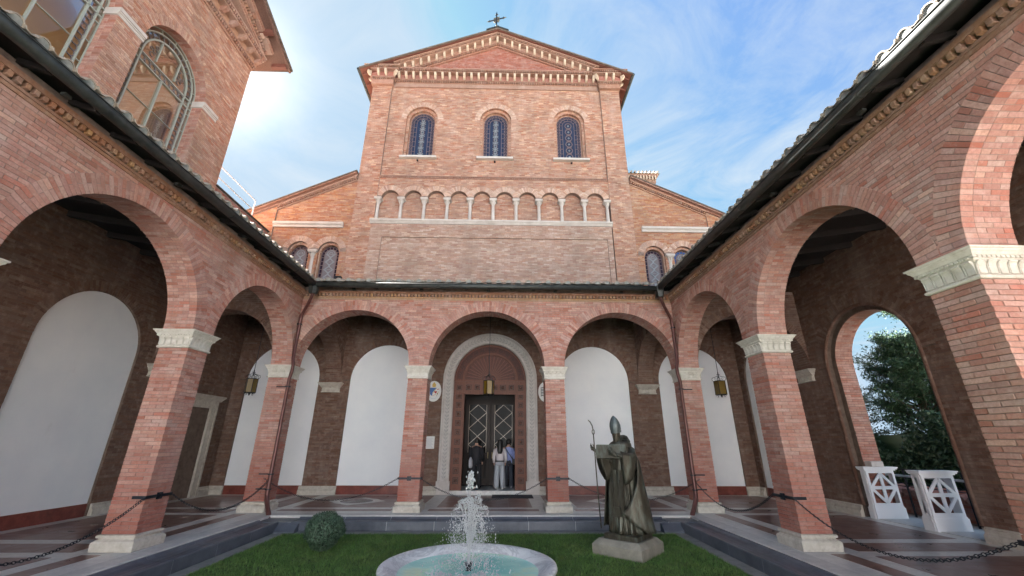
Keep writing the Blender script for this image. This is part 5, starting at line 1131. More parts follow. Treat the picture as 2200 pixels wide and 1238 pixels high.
for wi, c in enumerate(wcs):
    gl_ = MB(); halfdisc(gl_, F_WL, c, WRr + 0.05, 7.55, WS, -0.35); wn = part('window', gl_, M['window_glass'], wing)
    f_ = MB(); dd = -0.345; r0 = WRr - 0.03; rr_ = WRr - 0.30; rm = (r0 + rr_ + 0.08) / 2 - 0.03; r1 = WRr - 0.15
    for r_q, ww in ((WRr - 0.005, 0.03), (r1 + 0.005, 0.035), (rr_ - 0.06, 0.045)):
        f_.flatring(F_WL, c, WS, r_q, ww, dd, 0.04, 28, 0, PI)
        for sx in (-1, 1): f_.bar(F_WL, (c + sx * r_q, 7.6), (c + sx * r_q, WS), ww, dd, 0.04)
    ri = rr_ - 0.06
    for z in (11.55, 11.30): f_.bar(F_WL, (c - WRr, z), (c + WRr, z), 0.03, dd, 0.04)
    f_.bar(F_WL, (c, 7.6), (c, 11.30), 0.04, dd, 0.05)
    for sx in (-1, 1): f_.bar(F_WL, (c + sx * 0.34, WS), (c + sx * 0.34, WS + math.sqrt(ri * ri - 0.34 ** 2)), 0.03, dd, 0.04)
    for z in (10.25, 9.28, 9.24, 8.2): f_.bar(F_WL, (c - ri, z), (c + ri, z), 0.014, dd, 0.03)
    for sx in (-1, 1):
        f_.flatring(F_WL, c + sx * ri / 2, 8.86, 0.20, 0.022, dd, 0.03, 16); f_.bar(F_WL, (c + sx * ri / 2, 9.06), (c + sx * ri / 2, 9.24), 0.022, dd, 0.03)
        for s2 in (-1, 1): f_.bar(F_WL, (c + sx * ri / 2 + s2 * 0.2, 8.86), (c + sx * ri / 2 + s2 * ri / 2, 8.86), 0.018, dd, 0.03)
        for z in [8.0 + k * 0.62 for k in range(6)]: f_.bar(F_WL, (c + sx * r1, z), (c + sx * WRr, z), 0.022, dd, 0.03)
    for k in range(7): a = PI * (k + 0.5) / 7; f_.bar(F_WL, (c + r1 * cos(a), WS + r1 * sin(a)), (c + WRr * cos(a), WS + WRr * sin(a)), 0.02, dd, 0.03)
    part('glazing_bars', f_, M['winframe'], wn)
    g_ = MB(); rc = (r1 + ri) / 2; hh_ = (r1 - ri) / 2 - 0.012
    for sx in (-1, 1):
        for k in range(22): g_.flatring(F_WL, c + sx * rc, 7.75 + k * 0.166, hh_, 0.017, dd, 0.02, 10)
    for k in range(16): a = PI * (k + 0.5) / 16; g_.flatring(F_WL, c + rc * cos(a), WS + 0.0 + rc * sin(a), hh_ * 1.05, 0.017, dd, 0.02, 10)
    for k in range(9): g_.flatring(F_WL, c - ri + (k + 0.5) * 2 * ri / 9, 11.425, 0.085, 0.017, dd, 0.02, 10)
    part('ring_border', g_, M['winframe_dark'], wn, kind='stuff')
    s_ = MB()
    for sx in (-1, 1):
        for (u, v, r) in ((0.50, 0.10, 0.07), (0.44, 0.26, 0.06), (0.56, 0.26, 0.045), (0.42, 0.42, 0.045)): s_.flatring(F_WL, c + sx * u, WS + v, r, 0.012, dd, 0.02, 10, 0.3, 5.6)
    part('scroll_work', s_, M['winframe_dark'], wn)
    cu = MB()
    
    if wi == 0: q = MB(); q.boxes(F_WL, c - 1.15, c + 1.15, 7.6, 12.8, -0.95, -0.93); part('back_curtain', q, M['curtain_back'], wn)
    if wi == 0: cu.prism([(c - 0.10 + 0.95 * k / 10, -0.75 + 0.05 * math.sin(k * 2.2)) for k in range(11)] + [(c + 0.85 - 0.95 * k / 10, -0.79 + 0.05 * math.sin((10 - k) * 2.2)) for k in range(11)], 7.7, 12.2, lambda u, v, t_: F_WL.p(u, t_, v))
    else: cu.boxes(F_WL, c - 1.0, c + 1.1, 7.7, 9.1, -0.85, -0.8); part('curtain', cu, M['curtain'], wn)
# horizontal and raking cornices of the wing gable
b_ = MB(); e1 = 0.0
for z0_, z1_, p_ in ((14.60, 14.66, 0.06), (14.76, 14.81, 0.15), (15.02, 15.06, 0.40), (15.16, 15.22, 0.48)): b_.boxes(F_WL, WY0, WY1 + e1, z0_, z1_, -0.2, p_)
b_.boxes(F_WL, WY0, WY1, 14.66, 14.76, -0.2, 0.06); b_.boxes(F_WL, WY0, WY1, 14.81, 15.02, -0.2, 0.16); b_.boxes(F_WL, WY0, WY1, 15.06, 15.16, -0.2, 0.40)
def PW_(y, off, d): return F_WL.p(y, RZ + 0.55 - off + RS_ * (5.6 - abs(y - AY)), d)
for o0, o1, p_ in ((0.50, 0.56, 0.30), (0.40, 0.50, 0.34), (0.14, 0.19, 0.52), (0.05, 0.14, 0.56)):
    for sg in (-1, 1):
        V = [PW_(AY + sg * t, o, d) for t in (0, 5.75) for o in (o0, o1) for d in (-0.2, p_)]; b_.add(V, BOXF.tolist())
part('gable_cornice', b_, M['cornice_pale'], wing)
b_ = MB(); n = 116
for i in range(n):
    y = WY0 + 0.03 + i * (WY1 - WY0) / n; b_.boxes(F_WL, y, y + 0.05, 14.665, 14.755, 0.05, 0.13); b_.boxes(F_WL, y, y + 0.05, 15.065, 15.155, 0.39, 0.465)
    for o0, d0, d1 in ((0.30, 0.30, 0.42),):
        V = [PW_(yy, o, d) for yy in (y, y + 0.05) for o in (o0, o0 + 0.09) for d in (d0 - 0.3, d1)]; b_.add(V, BOXF.tolist())
part('dentil', b_, M['cornice_pale'], wing, kind='stuff')
q = MB(); q.prism([(0, 0), (0.10, 0.0), (0.16, 0.05), (0.23, 0.08), (0.24, 0.19), (0, 0.19)], -0.065, 0.065, lambda u, v, t: (t, -u, v)); m2 = q.mesh('modillion', M['cornice_pale'])
for i in range(22): inst('modillion', m2, F_WL.mat(WY1 - 0.12 - i * 0.50, 14.825, 0.155), wing)
q = MB(); q.prism([(0, 0), (0.10, 0.0), (0.14, 0.03), (0.16, 0.12), (0, 0.12)], -0.08, 0.08, lambda u, v, t: (t, -u, v)); m2 = q.mesh('modillion', M['cornice_pale'])
for i in range(16):
    y = WY1 - 0.5 - i * 0.62; p_ = PW_(y, 0.30, 0.34); inst('modillion', m2, F_WL.mat(y, p_[2], 0.34), wing)
b_ = MB()
for sg in (-1, 1):
    V = [PW_(AY + sg * t, o, d) for t in (0, 6.45) for o in (-0.06, 0.02) for d in (-12, 0.98)]; b_.add(V, BOXF.tolist())
part('gable_roof', b_, M['roof_dark'], wing)
b_ = MB()
for sg in (-1, 1):
    V = [PW_(AY + sg * t, o, d) for t in (0, 6.40) for o in (0.021, 0.045) for d in (-12, 0.93)]; b_.add(V, BOXF.tolist())
    V = [PW_(AY + sg * t, o, d) for t in (0, 6.42) for o in (0.046, 0.13) for d in (0.86, 0.94)]; b_.add(V, BOXF.tolist())
part('soffit', b_, wood('weathered soffit boards', (0.10, 0.055, 0.045), (0.20, 0.11, 0.085), 0.8), wing)
for sg in (-1, 1):
    for t in (6.2, 5.05, 3.9, 2.75, 1.6, 0.45):
        b_ = MB(); V = [PW_(AY + sg * tt, o, d) for tt in (t - 0.06, t + 0.06) for o in (0.046, 0.2) for d in (0.3, 0.86)]; b_.add(V, BOXF.tolist()); part('purlin', b_, M['red_wood'], wing)
tr_ = thing('terrace_wall', (WL, 13.3, 7), 'low brick terrace wall between the left wing and the church aisle', 'wall')
b_ = MB(); b_.boxes(F_WL, WY1 + 0.003, DB - 0.0, 6.0, 9.56, -0.4, -0.02); part('wall', b_, M['mortar'], tr_)
b_ = MB(); lay(b_, F_WL, -0.02, courses(WY1 + 0.005, DB - 0.04, 7.0, 9.52, L=0.24)); part('brick', b_, M['brick_red'], tr_, kind='stuff')
b_ = MB(); b_.boxes(F_WL, WY1, DB - 0.04, 9.56, 9.61, -0.44, 0.03); part('coping', b_, M['gutter'], tr_)
rl_ = thing('terrace_railing', (WL - 0.1, 13, 9.6), 'thin white tube railing on the terrace wall beside the left wing', 'railing')
b_ = MB(); b_.tube([F_WL.p(WY1, 10.36, -0.08), F_WL.p(13.9, 10.34, -0.08), F_WL.p(13.9, 9.6, -0.08)], 0.026, 6); b_.tube([F_WL.p(WY1, 9.95, -0.08), F_WL.p(13.9, 9.93, -0.08)], 0.022, 6); part('tube_rail', b_, M['white_paint'], rl_)

# ------------------------------------------------------------------ building added unseen behind the viewer to bounce sunlight
op = thing('added_bounce_building', (-0.5, -24, -0.45), 'pale building added unseen behind the viewer to bounce light at the church', 'building')
F_O = Fr((0, -22, 0), (-1, 0, 0), (0, 1, 0)); b_ = MB(); quad_arch_wall(b_, F_O, -17, 18, -0.5, 9.5, 0.0, -0.5, [(0.5, 2.0, -0.5, 3.2)] + [(c, 0.55, 5.6, 7.2) for c in (-14, -10, -6, -2.5, 3.5, 7, 11, 15)]); b_.wbox(-18, 17, -30, -22.6, -0.5, 9.4); part('wall', b_, M['bounce_wall'], op)
b_ = MB(); b_.add([(-19, -21.2, 9.4), (18, -21.2, 9.4), (18, -31, 9.4), (-19, -31, 9.4), (-14, -26, 11.6), (13, -26, 11.6)], [(0, 1, 5, 4), (1, 2, 5), (2, 3, 4, 5), (3, 0, 4), (3, 2, 1, 0)]); part('roof', b_, M['tile'], op)
b_ = MB(); b_.wbox(-14, 16, -21.9, -3.9, -0.5, -0.43); struct('added_forecourt', b_, stone('forecourt paving', (0.44, 0.42, 0.40), (0.56, 0.54, 0.52), (0.3, 0.28, 0.26), 2.0, 0.8))  # unseen paving added to reflect sun towards the church
# ------------------------------------------------------------------ church doorway
portal = thing('church_portal', (CX, DB, 0), 'tall church doorway with carved white marble arch, walnut surround and sunburst lunette', 'doorway')
b_ = MB(); prof = [(1.30, -0.12), (1.30, 0.03), (1.34, 0.055), (1.37, 0.03), (1.60, 0.03), (1.63, 0.06), (1.67, 0.075), (1.69, 0.05), (1.69, -0.12)]
rg = []
for sg, z in ((-1, 0.40), (-1, door_zs)): rg.append([F_BACK.p(CX - r, z, d) for r, d in prof])
for i in range(1, 32): a = PI - PI * i / 32; rg.append([F_BACK.p(CX + r * cos(a), door_zs + r * sin(a), d) for r, d in prof])
for z in (door_zs, 0.40): rg.append([F_BACK.p(CX + r, z, d) for r, d in prof])
b_.rings(rg); part('marble_arch', b_, M['facade_marble'], portal)
b_ = MB()
for sg in (-1, 1): x0, x1 = sorted((CX + sg * 1.27, CX + sg * 1.72)); b_ = MB(); b_.boxes(F_BACK, x0, x1, 0, 0.40, -0.12, 0.075); part('marble_plinth', b_, M['facade_marble'], portal)
vin = MB(); rel = mat('shadowed marble relief', (0.40, 0.39, 0.37), 0.8)
def leafpair(x, z, a):
    ca, sa = cos(a), sin(a)
    for s_ in (-1, 1):
        P_ = lambda u, v, d: F_BACK.p(x + u * ca - v * sa, z + u * sa + v * ca, d)
        vin.add([P_(0, -0.055, 0.031), P_(s_ * 0.055, -0.01, 0.034), P_(s_ * 0.082, 0.06, 0.033), P_(s_ * 0.028, 0.03, 0.046), P_(s_ * 0.03, -0.01, 0.048)], [(0, 1, 4), (1, 2, 3, 4), (0, 4, 3)])
    vin.add([F_BACK.p(x - 0.006 * ca, z - 0.006 * sa, 0.036), F_BACK.p(x + 0.006 * ca, z + 0.006 * sa, 0.036), F_BACK.p(x + 0.006 * ca - 0.12 * sa, z + 0.12 * ca, 0.036), F_BACK.p(x - 0.006 * ca - 0.12 * sa, z + 0.12 * ca, 0.036)], [(0, 1, 2, 3)])
for sg in (-1, 1):
    for k in range(27): leafpair(CX + sg * 1.485, 0.52 + k * 0.122, 0)
for k in range(1, 38): a = PI * k / 38; leafpair(CX + 1.485 * cos(a), door_zs + 1.485 * sin(a), a if a < PI / 2 else a - PI)
part('vine_relief', vin, rel, portal)
WD = -0.10
b_ = MB()
for sg in (-1, 1):
    x0, x1 = sorted((CX + sg * 1.30, CX + sg * 0.90)); b_.boxes(F_BACK, x0, x1, 0.10, 3.69, -0.30, WD)
b_.boxes(F_BACK, CX - 0.90, CX + 0.90, 3.24, 3.69, -0.30, WD + 0.001); part('wood_surround', b_, M['walnut'], portal)
b_ = MB(); halfdisc(b_, F_BACK, CX, 1.30, 3.69, door_zs, WD - 0.03); part('lunette', b_, M['walnut_red'], portal)
b_ = MB()
for r, ww, th in ((1.27, 0.05, 0.05), (0.97, 0.06, 0.06), (0.92, 0.02, 0.04), (0.24, 0.05, 0.05), (0.14, 0.04, 0.05)): b_.flatring(F_BACK, CX, door_zs - 0.02, r, ww, WD - 0.03, th, 32, 0, PI)
b_.boxes(F_BACK, CX - 1.30, CX + 1.30, 3.68, 3.74, WD - 0.02, WD + 0.03); b_.boxes(F_BACK, CX - 1.3, CX + 1.3, 3.22, 3.27, WD, WD + 0.03)
for sg in (-1, 1):
    for r in (0.90, 1.27): x0, x1 = sorted((CX + sg * r, CX + sg * (r + 0.03))); b_.boxes(F_BACK, x0, x1, 0.1, 3.68, WD, WD + 0.03)
part('wood_moulding', b_, M['walnut'], portal)
ry = MB()
for k in range(1, 20): a = PI * k / 20; ry.bar(F_BACK, (CX + 0.27 * cos(a), door_zs + 0.27 * sin(a)), (CX + 0.88 * cos(a), door_zs + 0.88 * sin(a)), 0.022, WD - 0.03, 0.022)
part('sunburst_rays', ry, M['walnut'], portal)
b_ = MB(); V = []
for k in range(4):
    f = Fr((0, 0, 0), (1, 0, 0), (0, -1, 0))
b_.flatring(f, 0, 0, 0.0, 0.0, 0, 0, 4)
b_ = MB()
for r0_, r1_, h_ in ((0.125, 0.095, 0.022), (0.075, 0.055, 0.02)):
    for s_ in range(4):
        a = s_ * PI / 2; ca, sa = round(cos(a)), round(sin(a)); b_.add([tuple(f.p(u * ca - v * sa, u * sa + v * ca, d)) for u, v, d in ((-r0_, r0_, 0), (r0_, r0_, 0), (r1_, r1_, 0), (-r1_, r1_, 0), (-r0_, r0_, h_), (r0_, r0_, h_), (r1_, r1_, h_), (-r1_, r1_, h_))], [(4, 5, 6, 7), (0, 1, 5, 4), (2, 3, 7, 6)])
b_.add([tuple(f.p(u, v, d)) for u, v, d in ((-0.035, -0.035, 0), (0.035, -0.035, 0), (0.035, 0.035, 0), (-0.035, 0.035, 0), (0, 0, 0.03))], [(0, 1, 4), (1, 2, 4), (2, 3, 4), (3, 0, 4)])
b_.add([tuple(f.p(u, v, 0.003)) for u, v in ((-0.095, -0.095), (0.095, -0.095), (0.095, 0.095), (-0.095, 0.095))], [(0, 1, 2, 3)], 1)
sqm = b_.mesh('carved_square', [M['walnut'], M['walnut_dark']])
for sg in (-1, 1):
    for k in range(11): inst('carved_square', sqm, F_BACK.mat(CX + sg * 1.10, 3.46 - k * 0.305, WD), portal)
for x in (-0.77, -0.46, -0.155, 0.155, 0.46, 0.77): inst('carved_square', sqm, F_BACK.mat(CX + x, 3.47, WD), portal)
# carved inscription on the lunette band
dg = bpy.context.evaluated_depsgraph_get(); txt = 'PAX AETERNA AB AETERNO PATRE HVIC DOMVI'; lm = {}
lett = mat('darkened carved letters', (0.035, 0.012, 0.008), 0.6)
for k, chh in enumerate(txt):
    if chh == ' ': continue
    if chh not in lm:
        cu_ = bpy.data.curves.new('glyph', 'FONT'); cu_.body = chh; cu_.size = 0.165; cu_.align_x = 'CENTER'; cu_.extrude = 0.004; ob_ = bpy.data.objects.new('glyph', cu_); COL.objects.link(ob_); bpy.context.view_layer.update()
        me = bpy.data.meshes.new_from_object(ob_.evaluated_get(bpy.context.evaluated_depsgraph_get())); me.materials.clear(); me.materials.append(lett); me.name = 'letter'; lm[chh] = me; bpy.data.objects.remove(ob_)
    a = PI - PI * (k + 1.0) / (len(txt) + 1); r_ = 1.06
    inst('letter', lm[chh], F_BACK.mat(CX + r_ * cos(a), door_zs + r_ * sin(a), WD - 0.02) @ Matrix.Rotation(-(a - PI / 2), 4, 'Y') @ Matrix.Rotation(PI / 2, 4, 'X'), portal)
b_ = MB(); b_.wbox(CX - 1.27, CX + 1.27, DB - 0.02, DB + 1.5, -0.1, 0.115); part('door_step', b_, M['floor_marble'], portal)
b_ = MB()      # dark lobby behind the opening
y0, y1 = DB + 0.305, DB + 2.6
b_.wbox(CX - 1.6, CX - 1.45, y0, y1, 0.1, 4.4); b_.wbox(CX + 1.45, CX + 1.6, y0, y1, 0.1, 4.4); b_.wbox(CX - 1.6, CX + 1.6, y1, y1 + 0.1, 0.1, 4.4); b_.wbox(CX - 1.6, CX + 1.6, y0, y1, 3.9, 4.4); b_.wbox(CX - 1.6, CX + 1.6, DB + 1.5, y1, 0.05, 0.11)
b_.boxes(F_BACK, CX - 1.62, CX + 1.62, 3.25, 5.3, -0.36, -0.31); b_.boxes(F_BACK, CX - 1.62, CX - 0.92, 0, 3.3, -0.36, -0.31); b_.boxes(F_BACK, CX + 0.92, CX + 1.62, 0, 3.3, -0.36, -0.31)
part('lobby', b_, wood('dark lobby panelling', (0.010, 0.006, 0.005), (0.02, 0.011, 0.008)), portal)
door_glass = mat('lobby door glass', (0.008, 0.007, 0.007), 0.12, 0, IOR=1.12); beadm = mat('pale glazing bead', (0.42, 0.32, 0.24), 0.3)
for sg in (-1, 1):      # two glazed inner leaves
    F_D = Fr((CX + sg * 0.50, DB + 1.75, 0), (1, 0, 0), (0, -1, 0)); dl = MB()
    for a, b, c, d_ in ((-0.49, -0.36, 0.12, 3.2), (0.36, 0.49, 0.12, 3.2), (-0.36, 0.36, 3.0, 3.2), (-0.36, 0.36, 0.12, 0.35), (-0.36, 0.36, 1.02, 1.22)): dl.boxes(F_D, a, b, c, d_, -0.05, 0)
    leaf = part('inner_door', dl, M['walnut_dark'], portal)
    q = MB(); q.boxes(F_D, -0.36, 0.36, 1.22, 3.0, -0.03, -0.025); part('door_pane', q, door_glass, leaf)
    q = MB()
    for k in range(3):
        z0_ = 1.24 + k * 0.585
        q.bar(F_D, (-0.34, z0_ + 0.29), (0.0, z0_ + 0.585), 0.02, -0.02, 0.012); q.bar(F_D, (0.34, z0_ + 0.29), (0.0, z0_), 0.02, -0.02, 0.012); q.bar(F_D, (-0.34, z0_ + 0.29), (0, z0_), 0.014, -0.02, 0.01); q.bar(F_D, (0.34, z0_ + 0.29), (0, z0_ + 0.585), 0.014, -0.02, 0.01)
    for x in (-0.34, 0.34): q.bar(F_D, (x, 1.24), (x, 2.99), 0.014, -0.02, 0.012)
    part('diamond_bars', q, beadm, leaf)
    q = MB(); q.boxes(F_D, -0.30, 0.30, 0.42, 0.95, -0.04, -0.01); q.boxes(F_D, -0.24, 0.24, 0.48, 0.89, -0.01, 0.004); part('door_panel', q, M['walnut_dark'], leaf)
    q = MB(); q.tube([F_D.p(-sg * 0.42, 1.05, 0.0), F_D.p(-sg * 0.42, 1.05, 0.05), F_D.p(-sg * 0.42, 1.25, 0.05), F_D.p(-sg * 0.42, 1.25, 0)], 0.012, 6); part('door_handle', q, metal('brass pull', (0.3, 0.22, 0.1), (0.4, 0.3, 0.14)), leaf)
b_ = MB(); b_.wbox(CX + 0.15, CX + 1.45, DB - 0.95, DB - 0.12, 0.001, 0.014); tag(part('door_mat', b_, mat('dark rubber mat', (0.035, 0.035, 0.045), 0.8)), 'dark flat door mat on the paving in front of the church doorway', 'door mat')
# ------------------------------------------------------------------ coats of arms and notices on the door wall
def disc(mb, fr, c, z, a, b, d, n=28, mi=0): mb.add([fr.p(c + a * cos(2 * PI * k / n), z + b * sin(2 * PI * k / n), d) for k in range(n)], [tuple(range(n))], mi)
def flat(mb, fr, pts, d, mi=0): mb.add([fr.p(x, z, d) for x, z in pts], [tuple(range(len(pts)))], mi)
colr = lambda n, c: mat(n, c, 0.5)
white_en = colr('white enamel', (0.72, 0.72, 0.70)); blue_en = colr('blue enamel', (0.04, 0.12, 0.36)); red_en = colr('red enamel', (0.48, 0.03, 0.025)); gold_en = colr('gold enamel', (0.55, 0.36, 0.07)); dark_en = colr('dark enamel', (0.03, 0.03, 0.035))
for x, lb, left in ((-2.46, 'white oval plaque with coloured coat of arms left of the church doorway', True), (1.54, 'white oval plaque with black and white coat of arms right of the church doorway', False)):
    rt = thing('coat_of_arms', (x, DB - 0.05, 3.30), lb, 'plaque', 'oval coats of arms beside the door')
    q = MB(); rgs = []
    for d, k in ((0.01, 1.0), (0.035, 1.0), (0.045, 0.96)): rgs.append([F_BACK.p(x + 0.27 * k * cos(2 * PI * i / 32), 3.31 + 0.36 * k * sin(2 * PI * i / 32), d) for i in range(32)])
    q.rings(rgs); part('oval_plate', q, white_en, rt)
    if left:
        q = MB(); flat(q, F_BACK, [(x - 0.04, 3.43), (x + 0.10, 3.43), (x - 0.04, 3.25)], 0.048); flat(q, F_BACK, [(x - 0.04, 3.43), (x - 0.04, 3.14), (x - 0.12, 3.2), (x - 0.15, 3.43)], 0.048); part('shield_field', q, blue_en, rt)
        q = MB(); flat(q, F_BACK, [(x - 0.02, 3.22), (x + 0.10, 3.40), (x + 0.11, 3.24), (x + 0.02, 3.13)], 0.048); part('shield_base', q, white_en, rt)
        q = MB(); disc(q, F_BACK, x + 0.055, 3.285, 0.032, 0.028, 0.052, 12); disc(q, F_BACK, x + 0.095, 3.285, 0.028, 0.028, 0.0522, 12); flat(q, F_BACK, [(x + 0.025, 3.28), (x + 0.125, 3.28), (x + 0.07, 3.225)], 0.0515); q.bar(F_BACK, (x + 0.12, 3.36), (x + 0.19, 3.39), 0.02, 0.048, 0.004); part('red_heart', q, red_en, rt)
        q = MB(); flat(q, F_BACK, [(x - 0.05, 3.45), (x + 0.06, 3.45), (x + 0.075, 3.54), (x + 0.005, 3.63), (x - 0.065, 3.54)], 0.048); q.bar(F_BACK, (x - 0.04, 3.22), (x + 0.11, 3.42), 0.014, 0.049, 0.004); q.bar(F_BACK, (x + 0.13, 3.18), (x + 0.18, 3.3), 0.014, 0.048, 0.004); q.bar(F_BACK, (x - 0.02, 3.15), (x + 0.09, 3.21), 0.014, 0.049, 0.004); part('gold_mitre', q, gold_en, rt)
        q = MB(); disc(q, F_BACK, x + 0.14, 3.22, 0.022, 0.028, 0.05, 10); disc(q, F_BACK, x + 0.12, 3.15, 0.012, 0.014, 0.05, 8); part('small_bird', q, dark_en, rt)
        q = MB(); q.flatring(F_BACK, x, 3.22, 0.17, 0.022, 0.047, 0.003, 14, -2.3, -0.85); part('motto_scroll', q, colr('motto ribbon', (0.55, 0.58, 0.62)), rt)
    else:
        q = MB()
        for k in range(6): q.boxes(F_BACK, x - 0.16, x - 0.04, 3.17 + k * 0.055, 3.195 + k * 0.055, 0.046, 0.05)
        q.bar(F_BACK, (x - 0.17, 3.14), (x - 0.17, 3.46), 0.015, 0.046, 0.004); part('striped_shield', q, dark_en, rt)
for x0, x1, z0_, z1_, lb in ((-2.66, -2.45 + 0.13, 1.40, 1.80, 'white framed notice with lines of small print left of the church doorway'), (1.62, 1.78, 1.42, 1.80, 'brown framed notice half hidden behind the pillar right of the doorway')):
    rt = thing('wall_notice', ((x0 + x1) / 2, DB - 0.04, z0_), lb, 'notice'); q = MB(); q.boxes(F_BACK, x0, x1, z0_, z1_, 0.01, 0.03); part('frame', q, colr('notice frame', (0.33, 0.27, 0.22)) if x0 > 0 else white_en, rt)
    q = MB(); q.boxes(F_BACK, x0 + 0.015, x1 - 0.015, z0_ + 0.015, z1_ - 0.015, 0.03, 0.033); part('sheet', q, white_en, rt)
    q = MB()
    for k in range(11): q.boxes(F_BACK, x0 + 0.03, x1 - 0.03 - 0.03 * (k % 3), z0_ + 0.04 + k * 0.03, z0_ + 0.047 + k * 0.03, 0.033, 0.0345)
    part('print_lines', q, colr('grey print', (0.30, 0.33, 0.38)), rt)
# round dark inlays in the paving of the two front bays
for x in (-4.22, 3.32):
    q = MB(); n = 40; q.add([(x + 0.72 * (abs(cos(2 * PI * k / 8)) ** 0.8) * (1 if cos(2 * PI * k / 8) > 0 else -1) if False else x + (0.84 if k % 4 == 0 else 0.66) * cos(2 * PI * k / 16), 13.46 + (0.84 if k % 4 == 0 else 0.66) * sin(2 * PI * k / 16), 0.0035) for k in range(16)], [tuple(range(16))]); part('inlay_surround', q, M['floor_marble'], floor)
    q = MB(); q.add([(x + 0.46 * cos(2 * PI * k / n), 13.46 + 0.46 * sin(2 * PI * k / n), 0.0075) for k in range(n)], [tuple(range(n))]); part('inlay_disc', q, mat('dark green inlay stone', (0.03, 0.034, 0.036), 0.25), floor)
# ------------------------------------------------------------------ lanterns
def lantern(x, y, zc, ztop, lb, n=6, rot=0.2):
    rt = thing('hanging_lantern', (x, y, zc), lb, 'lantern', 'iron lanterns hung on rods in the walks')
    h = 0.21; r = 0.165; q = MB(); q.tube([(x, y, ztop), (x, y, zc + h + 0.28)], 0.009, 6); q.tube([(x, y, zc + h + 0.28), (x, y, zc + h + 0.10)], 0.016, 6); part('rod', q, M['iron'], rt)
    P_ = lambda k, rr, z: (x + rr * cos(2 * PI * k / n + rot), y + rr * sin(2 * PI * k / n + rot), z)
    q = MB()
    for k in range(n):
        q.tube([P_(k, r, zc - h), P_(k, r, zc + h)], 0.011, 4)
        for z in (zc - h, zc + h): q.tube([P_(k, r, z), P_(k + 1, r, z)], 0.012, 4)
    part('cage', q, M['iron'], rt); q = MB()
    for k in range(n): q.add([P_(k, r - 0.006, zc - h), P_(k + 1, r - 0.006, zc - h), P_(k + 1, r - 0.006, zc + h), P_(k, r - 0.006, zc + h)], [(0, 1, 2, 3)])
    part('amber_glass', q, M['amber'], rt); q = MB()
    for k in range(n):
        q.tube([P_(k, r, zc + h), P_(k, r + 0.045, zc + h + 0.05), P_(k, r + 0.03, zc + h + 0.11), P_(k, r * 0.5, zc + h + 0.14), P_(k, 0.02, zc + h + 0.17)], 0.007, 4)
        q.tube([P_(k, r * 0.62 + 0.03 * cos(t), zc + h + 0.07 + 0.03 * sin(t)) for t in [i * PI / 4 for i in range(8)]], 0.005, 4, cap=False)
        q.tube([P_(k, r * 0.7 + 0.03 * cos(t), zc - h - 0.045 + 0.03 * sin(t)) for t in [i * PI / 4 for i in range(7)]], 0.006, 4)
    q.tube([P_(0, 0, zc - h + 0.01), P_(0, 0, zc - h - 0.09)], [0.03, 0.006], 6); q.lathe([(0.0, 0), (0.05, 0.0), (0.05, 0.012), (0, 0.02)], (x, y, zc + h + 0.20), 8)
    part('scroll_work', q, M['iron'], rt); q = MB(); q.lathe([(0.0, -0.05), (0.025, -0.03), (0.03, 0.02), (0.012, 0.06), (0.01, 0.12)], (x, y, zc), 8); part('bulb', q, mat('frosted bulb', (0.75, 0.7, 0.6), 0.4), rt)
lantern(-7.84, 13.2, 3.24, 6.0, 'amber glass iron lantern hanging in the left corner of the walk before a white panel')
lantern(CX + 0.02, 13.2, 3.23, 6.0, 'amber glass lantern hanging on a long rod before the church door')
lantern(6.93, 13.2, 3.27, 6.0, 'four sided amber lantern hanging in the right corner of the walk', 4, PI / 4 + 0.12)
# ------------------------------------------------------------------ chains
lk = MB(); mL = 10
for k in range(mL):
    pass
ring = [(0.026 * cos(2 * PI * k / 10) * 1.0, 0.0165 * sin(2 * PI * k / 10)) for k in range(10)]
def chain(p0, p1, sag, lb, r=0.0055, L=0.043):
    p0 = Vector(p0); p1 = Vector(p1); n = 60; pts = [p0.lerp(p1, t / n) - Vector((0, 0, sag * 4 * (t / n) * (1 - t / n))) for t in range(n + 1)]
    seg = [0]
    for a, b in zip(pts[:-1], pts[1:]): seg.append(seg[-1] + (b - a).length)
    tot = seg[-1]; cnt = int(tot / L); q = MB(); j = 0
    for i in range(cnt):
        s_ = (i + 0.5) * tot / cnt
        while j < n - 1 and seg[j + 1] < s_: j += 1
        f_ = (s_ - seg[j]) / max(1e-9, seg[j + 1] - seg[j]); c = pts[j].lerp(pts[j + 1], f_); t = (pts[j + 1] - pts[j]).normalized(); sd_ = t.cross(Vector((0, 0, 1))).normalized(); u2 = sd_.cross(t).normalized()
        v = sd_ if i % 2 else u2; v = (v + (u2 if i % 2 else sd_) * 0.35).normalized()
        q.tube([c + t * a * L / 0.043 + v * b for a, b in ring] + [c + t * ring[0][0] * L / 0.043 + v * ring[0][1]], r, 5, cap=False)
    o = part('barrier_chain', q, M['iron']); tag(o, lb, 'chain', 'iron chains slung between the pillars'); return o
zs_ = 0.765; e = HP + 0.02
chain((PX[0] + e - 0.1, D - 0.07, zs_), (PX[1] - e, D - 0.014, zs_), 0.49, 'iron chain slung across the left front bay')
chain((PX[1] + e, D - 0.014, zs_), (PX[2] - e, D - 0.014, zs_), 0.49, 'iron chain slung across the middle bay before the church door')
chain((PX[2] + e, D - 0.014, zs_), (PX[3] - e + 0.1, D - 0.07, zs_), 0.49, 'iron chain slung across the right front bay behind the statue')
chain((XL + 0.014, PY[0] - e + 0.1, zs_), (XL + 0.014, PY[1] + e, zs_), 0.47, 'iron chain in the corner bay of the left arcade')
chain((XL + 0.014, PY[1] - e, zs_), (XL + 0.014, PY[2] + e, zs_), 0.50, 'iron chain hanging from the left pillar towards the lower left edge')
chain((XR - 0.014, PY[0] - e + 0.1, zs_), (XR - 0.014, PY[1] + e, zs_), 0.47, 'iron chain in the corner bay of the right arcade')
